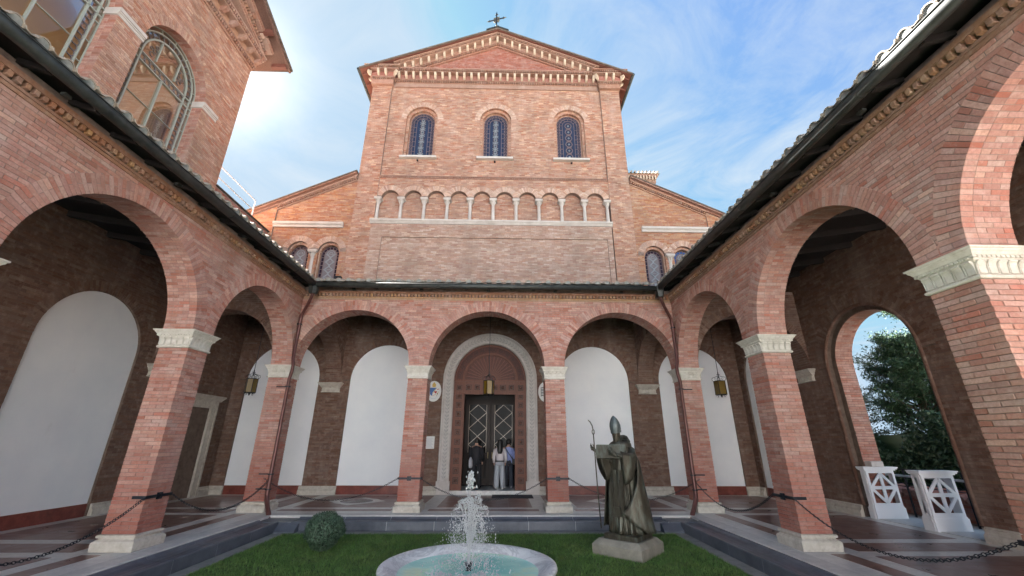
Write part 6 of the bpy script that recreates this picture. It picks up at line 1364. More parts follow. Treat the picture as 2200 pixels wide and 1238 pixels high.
chain((XR - 0.014, PY[1] - e, zs_), (XR - 0.014, PY[2] + e, zs_), 0.44, 'nearest iron chain with plain links across the right walk before the white lattice stands')
# ------------------------------------------------------------------ lightning wire above the right tiles
q = MB(); q.tube([F_RIGHT.p(-(D - 0.6), 6.10, 0.32), F_RIGHT.p(1.0, 6.10, 0.32)], 0.006, 4)
tag(part('roof_wire', q, M['iron']), 'thin wire running over the tiles of the right roof', 'wire')
# ------------------------------------------------------------------ white lattice stands and the garden edge
wpt = M['white_paint']
def stand(x0, x1, y, dep, lb, sgn):
    rt = thing('lattice_stand', ((x0 + x1) / 2, y, 0), lb, 'lattice stand', 'white lattice stands in the archway')
    def side(fr, a0, a1):
        q = MB(); q.boxes(fr, a0, a1, 0.0, 0.235, 0.0, 0.035); q.boxes(fr, a0 + 0.01, a1 - 0.01, 0.235, 0.26, -0.005, 0.02); q.boxes(fr, a0 + 0.02, a1 - 0.02, 0.26, 0.33, -0.02, 0.012)
        q.boxes(fr, a0 + 0.02, a1 - 0.02, 0.97, 1.03, -0.02, 0.012)
        for a in (a0 + 0.02, a1 - 0.075): q.boxes(fr, a, a + 0.055, 0.33, 0.97, -0.02, 0.012)
        b0, b1 = a0 + 0.075, a1 - 0.075; m = (b0 + b1) / 2; q.boxes(fr, m - 0.035, m + 0.035, 0.33, 0.97, -0.018, 0.008)
        q.boxes(fr, b0, b1, 0.62, 0.69, -0.017, 0.009)
        for (p, r) in (((b0, 0.66), (m, 0.97)), ((m, 0.97), (b1, 0.66)), ((b0, 0.64), (m, 0.33)), ((m, 0.33), (b1, 0.64))): q.bar(fr, p, r, 0.06, -0.016, 0.026)
        return q
    part('lattice_panel', side(Fr((0, y, 0), (1, 0, 0), (0, -1, 0)), x0, x1), wpt, rt)
    part('lattice_panel', side(Fr((x1 - 0.02, 0, 0), (0, 1, 0), (1, 0, 0)), y, y + dep), wpt, rt)
    part('lattice_panel', side(Fr((x0 + 0.02, 0, 0), (0, -1, 0), (-1, 0, 0)), -(y + dep), -y), wpt, rt)
    q = MB(); q.wbox(x0 - 0.02, x1 + 0.02, y - 0.03, y + dep, 1.03, 1.055); q.wbox(x0 - 0.045, x1 + 0.045, y - 0.055, y + dep, 1.055, 1.085); q.wbox(x0 - 0.06, x1 + 0.06, y - 0.07, y + dep, 1.085, 1.11); part('moulded_top', q, wpt, rt)
    return rt
stand(8.66, 9.38, 10.52, 0.16, 'white lattice stand by the far side of the archway with a stone block on it', 1)
stand(8.62, 9.34, 9.10, 0.22, 'greyish white lattice stand in the near half of the archway', 1)
q = MB(); V, F_ = bevel_box(0.30, 0.20, 0.12, 0.008); q.add([(v[0] + 9.0, v[1] + 10.58, v[2] + 1.171) for v in V], F_); tag(part('stone_block', q, M['facade_marble']), 'small white stone block lying on the far lattice stand', 'stone block')
gr = thing('garden_railing', (11.0, 11.5, 0), 'metal railing with thin posts and a pale top rail beyond the archway', 'railing'); q = MB(); q.tube([(11.0, 7.0, 0.80), (11.0, 15.0, 0.80)], 0.028, 8); part('top_rail', q, metal('pale steel rail', (0.45, 0.47, 0.48), (0.6, 0.62, 0.63), 0.35, 0.4), gr)
q = MB(); q.tube([(11.02, 7.0, 0.97), (11.02, 15.0, 0.97)], 0.014, 6); q.tube([(11.02, 7.0, 0.62), (11.02, 15.0, 0.62)], 0.012, 6); q.tube([(11.02, 7.0, 0.54), (11.02, 15.0, 0.54)], 0.012, 6); part('lower_rail', q, M['iron'], gr)
for i in range(6):
    q = MB(); q.wbox(11.0, 11.03, 7.4 + i * 1.55, 7.44 + i * 1.55, -0.2, 0.97); part('post', q, M['iron'], gr)
lwl = thing('garden_wall', (11.4, 11.5, -0.3), 'low brick garden wall capped with broken roof tiles beyond the archway', 'wall')
F_G = Fr((11.3, 0, 0), (0, -1, 0), (-1, 0, 0)); q = MB(); q.boxes(F_G, -17, -5, -0.5, 0.33, -0.3, -0.002); part('wall', q, M['mortar'], lwl)
q = MB(); lay(q, F_G, 0.0, courses(-15, -6, -0.16, 0.32, L=0.24, h=0.075)); part('brick', q, M['brick_red'], lwl, kind='stuff')
for i in range(34):
    q = MB(); y = 6.6 + i * 0.24; z = 0.34 + random.uniform(-0.01, 0.04); q.tube([(11.18, y, z), (11.65, y + random.uniform(-0.05, 0.05), z + 0.10)], [0.10, 0.08], 6); part('cap_tile', q, M['brick_red'], lwl)
q = MB(); q.wbox(WR + 0.6, 11.35, 4.0, 17, -0.5, -0.2); struct('garden_path', q, M['sill_marble'])
q = MB(); q.wbox(WR + 0.62, 9.75, 14.0, 14.9, 0.0, 0.0) if False else None
# ------------------------------------------------------------------ plants
def leaves(pts, nrm, size, aspect=2.0, rs=RS):
    n = len(pts); a = rs.normal(size=(n, 3)); a /= np.linalg.norm(a, axis=1)[:, None]; b = np.cross(a, nrm + rs.normal(size=(n, 3)) * 0.6); b /= (np.linalg.norm(b, axis=1)[:, None] + 1e-9); sz = size * rs.uniform(0.6, 1.3, n)[:, None]
    A = a * sz; Bv = b * sz / aspect; V = np.stack([pts - A, pts + Bv * 0.9 - A * 0.1, pts + A, pts - Bv * 0.9 - A * 0.1], 1).reshape(-1, 3)
    return V, np.arange(n * 4).reshape(-1, 4)
def tree(x, y, H_, R0, lb, n, spiky=9, seed=1, name='evergreen_tree'):
    rs = np.random.RandomState(seed); rt = thing(name, (x, y, -0.45), lb, 'tree', 'trees in the garden beyond the archway')
    q = MB(); q.tube([(x, y, -0.5), (x + 0.1, y, H_ * 0.3), (x - 0.1, y + 0.1, H_ * 0.6), (x, y, H_ * 0.9)], [0.22, 0.17, 0.10, 0.03], 8)
    br = []; nb = 130
    for i in range(nb):
        h = (i + 0.5) / nb; z = 0.2 + h * (H_ - 0.4); th = rs.uniform(0, 2 * PI); prof_ = math.sin(PI * min(1, (1 - h) * 0.85 + 0.12)) ** 0.75; L = R0 * prof_ * rs.uniform(0.6, 1.25)
        d = np.array((cos(th), sin(th), rs.uniform(0.15, 0.75))); d /= np.linalg.norm(d); p0 = np.array((x, y, z)); br.append((p0, d, L)); q.tube([tuple(p0), tuple(p0 + d * L * 0.5 + (0, 0, 0.05)), tuple(p0 + d * L)], [0.045, 0.025, 0.006], 4)
    part('trunk', q, M['bark'], rt)
    P = []; per = n // nb
    for p0, d, L in br:
        t = rs.uniform(0.25, 1.0, per) ** 0.7; c = p0 + np.outer(t * L, d); side = rs.normal(size=(per, 3)); side *= (0.05 + 0.30 * (1.05 - t) * min(1.5, L))[:, None]; side[:, 2] *= 0.8; sub = rs.randint(0, 7, per); dirs = rs.normal(size=(7, 3)); dirs[:, 2] = np.abs(dirs[:, 2]) * 0.7; dirs /= np.linalg.norm(dirs, axis=1)[:, None]
        c += dirs[sub] * (rs.uniform(0, 0.42, per) * (0.4 + L * 0.35))[:, None] + side * 0.45; P.append(c)
    P = np.concatenate(P); P = P[P[:, 2] > -0.4]; V, F = leaves(P, np.array((0, 0, 1.0)), 0.058, 3.0, rs); q = MB(); q.v.append(V); q.f = F.tolist(); q.mi = [0] * len(F); q.n = len(V); o = part('crown', q, M['leaf_tree'], rt); o['kind'] = 'stuff'
tree(15.3, 15.0, 5.2, 1.75, 'bushy dark evergreen tree left of the taller one seen through the archway', 70000, seed=4)
tree(17.6, 15.4, 8.2, 2.4, 'taller dark evergreen tree to the right seen through the archway', 85000, seed=9)
tree(14.2, 18.6, 3.6, 2.2, 'low dark shrub behind the railing at the left foot of the trees', 40000, seed=12, name='garden_shrub')
q = MB(); hp = np.stack([12.75 + 0.35 * RS.uniform(0, 1, 26000) ** 2 + 0.12 * np.sin(np.arange(26000) * 0.37), RS.uniform(9, 22, 26000), RS.uniform(-0.4, 2.6, 26000)], 1); hp[:, 2] *= (0.75 + 0.25 * np.sin(hp[:, 1] * 2.1)); V, F = leaves(hp, np.array((-1.0, 0, 0.3)), 0.075, 2.0); q.v.append(V); q.f = F.tolist(); q.mi = [0] * len(F); q.n = len(V)
q.wbox(13.15, 14.0, 9, 22, -0.5, 1.9); o = part('garden_hedge', q, M['leaf_tree']); tag(o, 'dark hedge filling the ground behind the garden railing', 'hedge')
# clipped box bush on the lawn
bush = thing('box_bush', (-3.28, 8.80, LAWN), 'small round clipped dark green bush on the lawn left of the fountain', 'bush')
q = MB()
for i in range(16):
    th = RS.uniform(0, 2 * PI); q.tube([(-3.28, 8.80, LAWN), (-3.28 + 0.1 * cos(th), 8.80 + 0.1 * sin(th), LAWN + 0.12), (-3.28 + 0.26 * cos(th), 8.80 + 0.26 * sin(th), LAWN + 0.25 + RS.uniform(0, 0.25))], [0.012, 0.009, 0.004], 4)
part('stem', q, M['bark'], bush)
n = 9000; u = RS.normal(size=(n, 3)); u /= np.linalg.norm(u, axis=1)[:, None]; rr_ = (0.80 + 0.2 * RS.uniform(0, 1, n) ** 0.6) * (1 + 0.05 * np.sin(u[:, 0] * 9) * np.cos(u[:, 2] * 8) + RS.normal(0, 0.018, n)); lo_ = np.where(u[:, 2] < -0.35, 0.86, 1.0)
pp = np.stack([-3.28 + 0.355 * u[:, 0] * rr_ * lo_, 8.80 + 0.355 * u[:, 1] * rr_ * lo_, LAWN + 0.335 + 0.325 * u[:, 2] * rr_], 1); V, F = leaves(pp, u * 3, 0.016, 1.6); q = MB(); q.v.append(V); q.f = F.tolist(); q.mi = [0] * len(F); q.n = len(V); o = part('leaf_crown', q, M['leaf_box'], bush); o['kind'] = 'stuff'
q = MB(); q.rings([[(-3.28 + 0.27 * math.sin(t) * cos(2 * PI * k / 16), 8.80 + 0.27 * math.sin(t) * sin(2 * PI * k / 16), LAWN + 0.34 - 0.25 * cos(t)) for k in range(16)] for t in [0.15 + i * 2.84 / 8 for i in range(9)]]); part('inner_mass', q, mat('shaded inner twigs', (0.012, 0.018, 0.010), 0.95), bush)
# lawn blades
ng = 150000; gx = RS.uniform(XL + o3 - 0.012, XR - o3 + 0.012, ng); gy = 2.2 + (D - o3 - 2.185) * RS.uniform(0, 1, ng) ** 0.62
kp = ((gx - (-0.427)) ** 2 + (gy - 6.39) ** 2 > 0.5 ** 2); gx, gy = gx[kp], gy[kp]; ng = len(gx); cl_ = 0.55 + 0.45 * np.sin(gx * 5.1 + np.sin(gy * 3.3) * 2) * np.cos(gy * 6.3 + gx)
hgt = RS.uniform(0.022, 0.05, ng) * (0.8 + 0.35 * cl_); an = RS.uniform(0, 2 * PI, ng); ln_ = RS.uniform(0.0, 0.028, ng); la = RS.uniform(0, 2 * PI, ng); wd_ = 0.0035 + 0.002 * RS.uniform(0, 1, ng)
V = np.zeros((ng, 3, 3)); V[:, 0] = np.stack([gx - wd_ * np.cos(an), gy - wd_ * np.sin(an), np.full(ng, LAWN - 0.003)], 1); V[:, 1] = np.stack([gx + wd_ * np.cos(an), gy + wd_ * np.sin(an), np.full(ng, LAWN - 0.003)], 1); V[:, 2] = np.stack([gx + ln_ * np.cos(la), gy + ln_ * np.sin(la), LAWN + hgt], 1)
me = bpy.data.meshes.new('lawn_grass'); me.vertices.add(ng * 3); me.vertices.foreach_set('co', V.reshape(-1)); me.loops.add(ng * 3); me.loops.foreach_set('vertex_index', np.arange(ng * 3)); me.polygons.add(ng); me.polygons.foreach_set('loop_start', np.arange(0, ng * 3, 3)); me.polygons.foreach_set('loop_total', np.full(ng, 3)); me.materials.append(M['leaf_grass']); me.update(); me.validate()
o = part('lawn_grass', me, None); tag(o, 'short dark green grass of the courtyard lawn', 'grass'); o['kind'] = 'stuff'
# ------------------------------------------------------------------ fountain
fx_, fy_ = -0.427, 6.39; fo_ = thing('fountain', (fx_, fy_, LAWN), 'round grey marble fountain basin with turquoise water and a spraying jet', 'fountain')
q = MB(); n = 72
prof = [(0.30, LAWN - 0.06), (0.34, LAWN + 0.02), (0.42, LAWN + 0.10), (0.80, 0.0), (1.08, 0.035), (1.155, 0.065), (1.175, 0.095), (1.165, 0.122), (1.13, 0.135), (1.06, 0.128), (0.945, 0.062), (0.90, 0.035), (0.75, -0.01), (0.45, -0.045), (0.0, -0.055)]
q.rings([[(fx_ + r * cos(2 * PI * k / n), fy_ + r * sin(2 * PI * k / n), z) for k in range(n)] for r, z in prof], cap=False); part('basin', q, [M['basin']], fo_, True)
wm = mat('pale turquoise water', (0.3, 0.66, 0.6), 0.08, 0, IOR=1.33, Transmission_Weight=0.15); t = NT(wm); P = t.pos(); nn = t.noise(9, 5, 0.6, P, 0.6); c = t.ramp(t.noise(1.3, 4, 0.6, P), [(0.35, (0.30, 0.74, 0.66)), (0.55, (0.48, 0.88, 0.74)), (0.72, (0.76, 0.92, 0.56))]); t.l.new(c, t.b.inputs['Base Color']); t.bump(nn, 0.5, 0.012)
q = MB(); rg = []
for i in range(1, 16):
    r = 0.932 * i / 15; rg.append([(fx_ + r * cos(2 * PI * k / n), fy_ + r * sin(2 * PI * k / n), 0.050) for k in range(n)])
q.rings(rg, cap=False); q.add([(fx_ + 0.932 / 15 * cos(2 * PI * k / n), fy_ + 0.932 / 15 * sin(2 * PI * k / n), 0.050) for k in range(n)], [tuple(range(n))]); part('water', q, wm, fo_, True)
q = MB(); q.lathe([(0.05, -0.05), (0.05, 0.04), (0.03, 0.06), (0.03, 0.10), (0.042, 0.10), (0.042, 0.125), (0.02, 0.13)], (fx_, fy_, 0), 12)
for k in range(6): a = k * PI / 3; q.tube([(fx_ + 0.035 * cos(a), fy_ + 0.035 * sin(a), 0.11), (fx_ + 0.05 * cos(a), fy_ + 0.05 * sin(a), 0.145)], 0.009, 6)
part('nozzle', q, M['iron'], fo_)
wd = mat('white water spray', (0.95, 0.97, 1.0), 0.08, 0, IOR=1.33, Transmission_Weight=0.45)
rs = np.random.RandomState(5); pts = []; szs = []
def add_(p, s): pts.append(p); szs.append(s)
g_ = 9.81
for i in range(260):      # central jet with lumps at the top
    z = 0.14 + 1.12 * (i / 420) ** 0.9; w__ = 0.004 + 0.010 * (z / 1.2) ** 2; k = 1 + 1.4 * max(0, (z - 0.95) / 0.3); add_((fx_ - 0.015 + 0.0 * z + rs.normal(0, w__ * k * 0.7), fy_ + rs.normal(0, w__ * k), z), rs.uniform(0.004, 0.009) * (1 + 0.7 * max(0, (z - 0.95) / 0.3)))
for i in range(110): add_((fx_ - 0.01 + rs.normal(0, 0.026), fy_ + rs.normal(0, 0.026), 1.07 + rs.uniform(-0.05, 0.17)), rs.uniform(0.006, 0.016))
jets = [(a, rs.uniform(0.14, 0.30), rs.uniform(0.60, 0.86)) for a in np.arange(0, 2 * PI, 2 * PI / 9)] + [(rs.uniform(0, 2 * PI), rs.uniform(0.1, 0.55), rs.uniform(0.35, 0.7)) for _ in range(10)]
for a, rad, hh in jets:
    vz = math.sqrt(2 * g_ * hh); T_ = vz / g_ + math.sqrt(2 * hh / g_); vr = rad / T_
    for i in range(230):
        u = rs.uniform(0, 1) ** (0.75); t_ = u * T_; z = 0.14 + vz * t_ - 0.5 * g_ * t_ * t_
        if z < 0.055: continue
        sp_ = 0.004 + 0.055 * u ** 1.6 * (0.5 + rad); add_((fx_ + vr * t_ * cos(a) + rs.normal(0, sp_), fy_ + vr * t_ * sin(a) + rs.normal(0, sp_), z + rs.normal(0, sp_ * 0.6)), rs.uniform(0.0022, 0.0055) * (1.9 if rs.uniform() < 0.12 else 1))
for i in range(1500): r = abs(rs.normal(0, 0.25)); a = rs.uniform(0, 2 * PI); z = 0.06 + rs.uniform(0, 1) ** 1.6 * max(0.05, 0.72 - r * 0.9); add_((fx_ + r * cos(a), fy_ + r * sin(a), z), rs.uniform(0.002, 0.005))
for i in range(700): r = 0.30 + abs(rs.normal(0, 0.14)); a = rs.uniform(-2.6, -0.5) if rs.uniform() < 0.75 else rs.uniform(0, 2 * PI); add_((fx_ - 0.08 + r * cos(a), fy_ + r * sin(a), 0.055 + abs(rs.normal(0, 0.018))), rs.uniform(0.003, 0.009))
pts = np.array(pts); szs = np.array(szs); oc = np.array([(1, 0, 0), (-1, 0, 0), (0, 1, 0), (0, -1, 0), (0, 0, 1.9), (0, 0, -1.9)]); V = (pts[:, None] + oc[None] * szs[:, None, None]).reshape(-1, 3); F = (np.array([(0, 2, 4), (2, 1, 4), (1, 3, 4), (3, 0, 4), (2, 0, 5), (1, 2, 5), (3, 1, 5), (0, 3, 5)])[None] + 6 * np.arange(len(pts))[:, None, None]).reshape(-1, 3)
q = MB(); q.v.append(V); q.f = F.tolist(); q.mi = [0] * len(F); q.n = len(V); o = part('water_spray', q, wd, fo_, True); o['kind'] = 'stuff'
q = MB()
for a, rad, hh in jets:
    vz = math.sqrt(2 * g_ * hh); T_ = vz / g_; vr = rad / (2 * T_); q.tube([(fx_ + vr * t_ * cos(a), fy_ + vr * t_ * sin(a), 0.14 + vz * t_ - 0.5 * g_ * t_ * t_) for t_ in [T_ * k / 8 * 1.35 for k in range(9)]], [0.0038, 0.0036, 0.0034, 0.003, 0.0028, 0.0024, 0.002, 0.0016, 0.001], 5)
q.tube([(fx_, fy_, 0.13), (fx_, fy_, 0.6), (fx_ - 0.01, fy_, 1.05)], [0.006, 0.0045, 0.003], 6); part('water_jet', q, wd, fo_, True)
# ------------------------------------------------------------------ bronze bishop
SX, SY = 2.335, 8.66; st = thing('bishop_statue', (SX, SY, LAWN), 'dark bronze bishop statue holding a large book and a crozier on a stone plinth', 'statue')
fa = math.atan2(-0.75, -0.66); fv = np.array((cos(fa), sin(fa), 0)); rv_ = np.array((-fv[1], fv[0], 0))     # facing, viewer's right
if rv_[0] < 0: rv_ = -rv_
def SP(a, b, z): return np.array((SX, SY, 0)) + rv_ * a + fv * b + np.array((0, 0, z))
q = MB(); hs = 0.475
rgs = [[SP(a * h_, b * h_, z) for a, b in ((-1, -1), (1, -1), (1, 1), (-1, 1))] for z, h_ in ((LAWN - 0.05, hs), (LAWN + 0.17, hs), (LAWN + 0.255, hs - 0.085))]; q.rings(rgs); part('stone_plinth', q, M['plinth'], st)
BZ = LAWN + 0.255; q = MB(); q.rings([[SP(a * h_ + 0.02, b * h_, z) for a, b in ((-1, -1), (1, -1), (1, 1), (-1, 1))] for z, h_ in ((BZ, 0.325), (BZ + 0.075, 0.32), (BZ + 0.085, 0.30))]); part('bronze_base', q, M['bronze'], st)
def robe(rings_, n=72, fn=None):
    rg = []
    for i, (z, a, b, oa, ob, amp) in enumerate(rings_):
        r_ = []
        for k in range(n):
            th = 2 * PI * k / n; f_ = 1 + amp * (0.55 * math.sin(9 * th + 0.6 * math.sin(z * 3)) + 0.35 * math.sin(17 * th + z * 2.0) + 0.25 * math.sin(5 * th + 1.3)); r_.append(SP(oa + a * f_ * cos(th), ob + b * f_ * sin(th), z))
        rg.append(r_)
    q = MB(); q.rings(rg); return q
Z0 = BZ + 0.08
q = robe([(Z0, 0.30, 0.27, 0, 0.0, 0.16), (Z0 + 0.06, 0.295, 0.265, 0, 0, 0.17), (Z0 + 0.3, 0.27, 0.245, 0, 0, 0.16), (0.5, 0.25, 0.22, 0, 0, 0.14), (0.8, 0.245, 0.20, 0, 0, 0.11), (1.1, 0.25, 0.19, 0, 0, 0.08), (1.35, 0.27, 0.185, 0, 0, 0.04), (1.5, 0.25, 0.165, 0, 0, 0.02), (1.585, 0.17, 0.13, 0, 0, 0.0), (1.62, 0.10, 0.10, 0, 0.01, 0.0)]); part('robe', q, M['bronze'], st, True)
# cope: wraps the back, sweeps to a point in front
def cope():
    nu, nv = 56, 26; G = []
    for j in range(nv + 1):
        v = j / nv; row = []
        for i in range(nu + 1):
            u = i / nu; th0 = PI * (0.80 + 0.10 * v); th1 = -2 * PI + PI * (2 + 0.02 + 0.50 * v ** 1.5) - 2 * PI * 0
            # angle runs from left front over the back (3pi/2) to the right side and forward
            a0 = PI * (0.90 - 0.02 * v); a1 = 2 * PI + PI * (0.04 + 0.40 * v ** 1.7); th = a0 + (a1 - a0) * u
            hem = 0.20 - 0.05 * math.sin(PI * u) + (0.26 * max(0, (u - 0.80) / 0.20) ** 1.3) - 0.02; z = 1.60 + (hem - 1.60) * v - 0.02
            ra = 0.15 + 0.155 * min(1, v * 5) ** 0.7 + 0.17 * v ** 1.2 + 0.05 * v * max(0, cos(th)); rb = 0.13 + 0.10 * min(1, v * 5) ** 0.7 + 0.15 * v ** 1.2
            f_ = 1 + 0.05 * v * math.sin(th * 8 + 0.5) * (1 - 0.8 * max(0, cos(th - 0.3)) ** 2) + 0.02 * v * math.sin(th * 15)
            row.append(SP(ra * f_ * cos(th) + 0.02, -(-rb * f_ * sin(th)) if False else rb * f_ * sin(th) * 1.0, z))
        G.append(row)
    q = MB(); V = [p for r in G for p in r]; F = [(j * (nu + 1) + i, j * (nu + 1) + i + 1, (j + 1) * (nu + 1) + i + 1, (j + 1) * (nu + 1) + i) for j in range(nv) for i in range(nu)]; q.add(V, F); return q
o = part('cope', cope(), M['bronze'], st, True); md = o.modifiers.new('thick', 'SOLIDIFY'); md.thickness = 0.018
def sleeve(path, drops, shift):
    P4 = [np.array(SP(*p)) for p in path]; rg = []; n = 40; m = 16
    for i in range(m + 1):
        t = i / m * (len(P4) - 1); k = min(int(t), len(P4) - 2); f_ = t - k; f2_ = f_ * f_ * (3 - 2 * f_); P = P4[k] * (1 - f2_) + P4[k + 1] * f2_; tg = P4[min(k + 1, len(P4) - 1)] - P4[k]; tg[2] = 0; tg /= np.linalg.norm(tg); nn_ = np.array((-tg[1], tg[0], 0))
        dr = drops[k] * (1 - f_) + drops[k + 1] * f_; r_ = []
        for a in range(n):
            ph = 2 * PI * a / n; s_ = sin(ph); c_ = cos(ph); low = max(0, -s_); fold = 1 + 0.16 * low * math.sin(9 * ph + i * 0.35) + 0.06 * math.sin(5 * ph + i * 0.5)
            r_.append(P + nn_ * c_ * (0.082 + 0.03 * low) * fold + np.array((0, 0, 1)) * (0.075 * s_ if s_ > 0 else dr * s_) + rv_ * shift * low ** 2 + tg * (-0.05 * low * math.sin(i * 0.9)))
        rg.append(r_)
    q = MB(); q.rings(rg); return q
part('sleeve', sleeve(((-0.17, 0.0, 1.50), (-0.25, 0.12, 1.41), (-0.29, 0.22, 1.41), (-0.325, 0.31, 1.445)), (0.09, 0.24, 0.44, 0.50), 0.11), M['bronze'], st, True)
part('sleeve', sleeve(((0.19, -0.02, 1.50), (0.29, 0.10, 1.37), (0.25, 0.22, 1.37), (0.16, 0.315, 1.405)), (0.10, 0.28, 0.46, 0.50), -0.03), M['bronze'], st, True)
q = MB(); q.tube([SP(-0.20, 0.05, 1.50), SP(-0.29, 0.15, 1.40), SP(-0.33, 0.28, 1.43), SP(-0.35, 0.36, 1.50)], [0.07, 0.06, 0.04, 0.026], 12); q.tube([SP(0.24, 0.02, 1.50), SP(0.33, 0.12, 1.34), SP(0.22, 0.28, 1.37), SP(0.08, 0.37, 1.43)], [0.07, 0.06, 0.045, 0.026], 12); part('arm', q, M['bronze'], st, True)
# hands with separate fingers
def hand(c, up, side, nrm, spread=0.35, s_=1.0, curl=0.0, nm='hand'):
    c = Vector(c); up = Vector(up).normalized(); side = Vector(side).normalized(); nrm = Vector(nrm).normalized(); q = MB(); P_ = lambda a, b, d=0: tuple(c + side * a * s_ + up * b * s_ + nrm * d * s_)
    q.rings([[P_(w_ * cos(2 * PI * k / 10), h_, t_ * sin(2 * PI * k / 10)) for k in range(10)] for h_, w_, t_ in ((-0.05, 0.025, 0.02), (0, 0.034, 0.02), (0.045, 0.042, 0.018), (0.085, 0.038, 0.014))])
    for k, (a0, L) in enumerate(((-0.030, 0.066), (-0.010, 0.078), (0.011, 0.074), (0.031, 0.056))):
        an_ = (k - 1.5) * spread * 0.5; dx_, dz_ = math.sin(an_), math.cos(an_)
        q.tube([P_(a0, 0.07, 0), P_(a0 + dx_ * L * 0.5, 0.07 + dz_ * L * 0.5, -curl * 0.012), P_(a0 + dx_ * L * 0.9, 0.07 + dz_ * L * (0.95 - curl * 0.3), -curl * 0.045)], [0.0105, 0.0095, 0.006], 7)
    q.tube([P_(-0.03, 0.0, 0), P_(-0.062, 0.03, -0.005), P_(-0.075, 0.065, -0.012 - curl * 0.02)], [0.013, 0.011, 0.007], 7); part(nm, q, M['bronze'], st, True)
hl = SP(-0.355, 0.37, 1.49); hand(hl, rv_ * -0.75 + np.array((0, 0, 0.55)) + fv * 0.2, np.array((0, 0, -1)), fv, 0.7, 1.0, 0.7)
hr = SP(0.05, 0.385, 1.43); hand(hr, rv_ * -0.9 + np.array((0, 0, 0.40)), np.array((0, 0, -1)) , fv, 0.8, 1.15, 0.1)
# book
q = MB(); bc = SP(-0.03, 0.30, 1.475); ya = R_(-26); bx = np.array((cos(ya), sin(ya), 0)); tilt = R_(14); bzv = np.array((0.10, 0.18, 1.0)); bzv /= np.linalg.norm(bzv); bn = np.cross(bx, bzv)
def BP(a, z, d): return bc + bx * a + bzv * z + bn * d
V = [BP(a, z, d) for a in (-0.30, 0.27) for z in (-0.13, 0.11) for d in (-0.035, 0.035)]; q.add(V, BOXF.tolist()); part('book', q, M['bronze'], st)
q = MB(); V = [BP(a, z, d) for a in (-0.285, 0.255) for z in (0.105, 0.118) for d in (-0.028, 0.028)]; q.add(V, BOXF.tolist()); part('book_pages', q, metal('highlit bronze page edge', (0.14, 0.17, 0.15), (0.22, 0.25, 0.22), 0.5, 0.3), st)  # paler bronze paints in the highlight along the book's top edge
# head, mitre, hood
hdir = fa - 0.25; hc = SP(-0.03, 0.06, 1.77); hf = np.array((cos(hdir), sin(hdir), -0.18)); hf /= np.linalg.norm(hf); hr_ = np.cross(hf, (0, 0, 1)); hr_ /= np.linalg.norm(hr_); hu = np.cross(hr_, hf)
HPt = lambda a, b, c: tuple(hc + hr_ * a + hf * b + hu * c)
q = MB(); rg = []; n = 24
for z, wa, fb_, bb2, sh in ((-0.125, 0.03, 0.045, 0.03, 0.03), (-0.11, 0.048, 0.085, 0.05, 0.01), (-0.085, 0.060, 0.092, 0.06, 0), (-0.05, 0.067, 0.088, 0.075, 0), (-0.01, 0.072, 0.088, 0.085, 0), (0.03, 0.075, 0.082, 0.09, 0), (0.07, 0.075, 0.085, 0.09, 0), (0.10, 0.07, 0.08, 0.085, 0)):
    r_ = []
    for k in range(n): th = 2 * PI * k / n; c_, s__ = cos(th), sin(th); r_.append(HPt(wa * c_, (fb_ if s__ > 0 else bb2) * s__ + sh, z))
    rg.append(r_)
q.rings(rg)
q.rings([[HPt(w_ * cos(2 * PI * k / 8), y_ + h_ * sin(2 * PI * k / 8), z) for k in range(8)] for z, w_, y_, h_ in ((0.035, 0.008, 0.085, 0.008), (0.0, 0.012, 0.097, 0.012), (-0.025, 0.017, 0.10, 0.014), (-0.035, 0.012, 0.09, 0.01))])
for s_ in (-1, 1):
    q.rings([[HPt(s_ * 0.03 + w_ * cos(2 * PI * k / 8), 0.078, 0.022 + w_ * 0.5 * sin(2 * PI * k / 8) + 0) if False else HPt(s_ * 0.03 + w_ * cos(2 * PI * k / 8), y_, 0.018 + w_ * 0.55 * sin(2 * PI * k / 8)) for k in range(8)] for w_, y_ in ((0.016, 0.07), (0.012, 0.083), (0.004, 0.088))])
    q.tube([HPt(s_ * 0.012, 0.09, 0.042), HPt(s_ * 0.032, 0.088, 0.048), HPt(s_ * 0.05, 0.07, 0.04)], [0.008, 0.009, 0.005], 6); q.rings([[HPt(s_ * (0.074 + d_), -0.005 + w_ * cos(2 * PI * k / 10), -0.0 + w_ * 1.5 * sin(2 * PI * k / 10)) for k in range(10)] for d_, w_ in ((0, 0.014), (0.012, 0.02), (0.016, 0.012))])
q.tube([HPt(-0.024, 0.088, -0.058), HPt(0, 0.098, -0.054), HPt(0.024, 0.088, -0.058)], [0.005, 0.008, 0.005], 6); q.tube([HPt(-0.02, 0.086, -0.068), HPt(0, 0.095, -0.070), HPt(0.02, 0.086, -0.068)], [0.005, 0.008, 0.005], 6)
q.tube([HPt(0, -0.02, -0.07), HPt(0, -0.05, -0.14), SP(0.0, 0.0, 1.58)], [0.06, 0.06, 0.09], 14); part('head', q, M['bronze'], st, True)
q = MB(); rg = []; n = 28
for z, w_, d_ in ((0.045, 0.088, 0.10), (0.065, 0.094, 0.106), (0.12, 0.105, 0.112), (0.18, 0.110, 0.106), (0.24, 0.102, 0.088), (0.30, 0.078, 0.058), (0.345, 0.046, 0.03), (0.375, 0.012, 0.01)):
    rg.append([HPt(w_ * cos(2 * PI * k / n), d_ * sin(2 * PI * k / n) - 0.012, z) for k in range(n)])
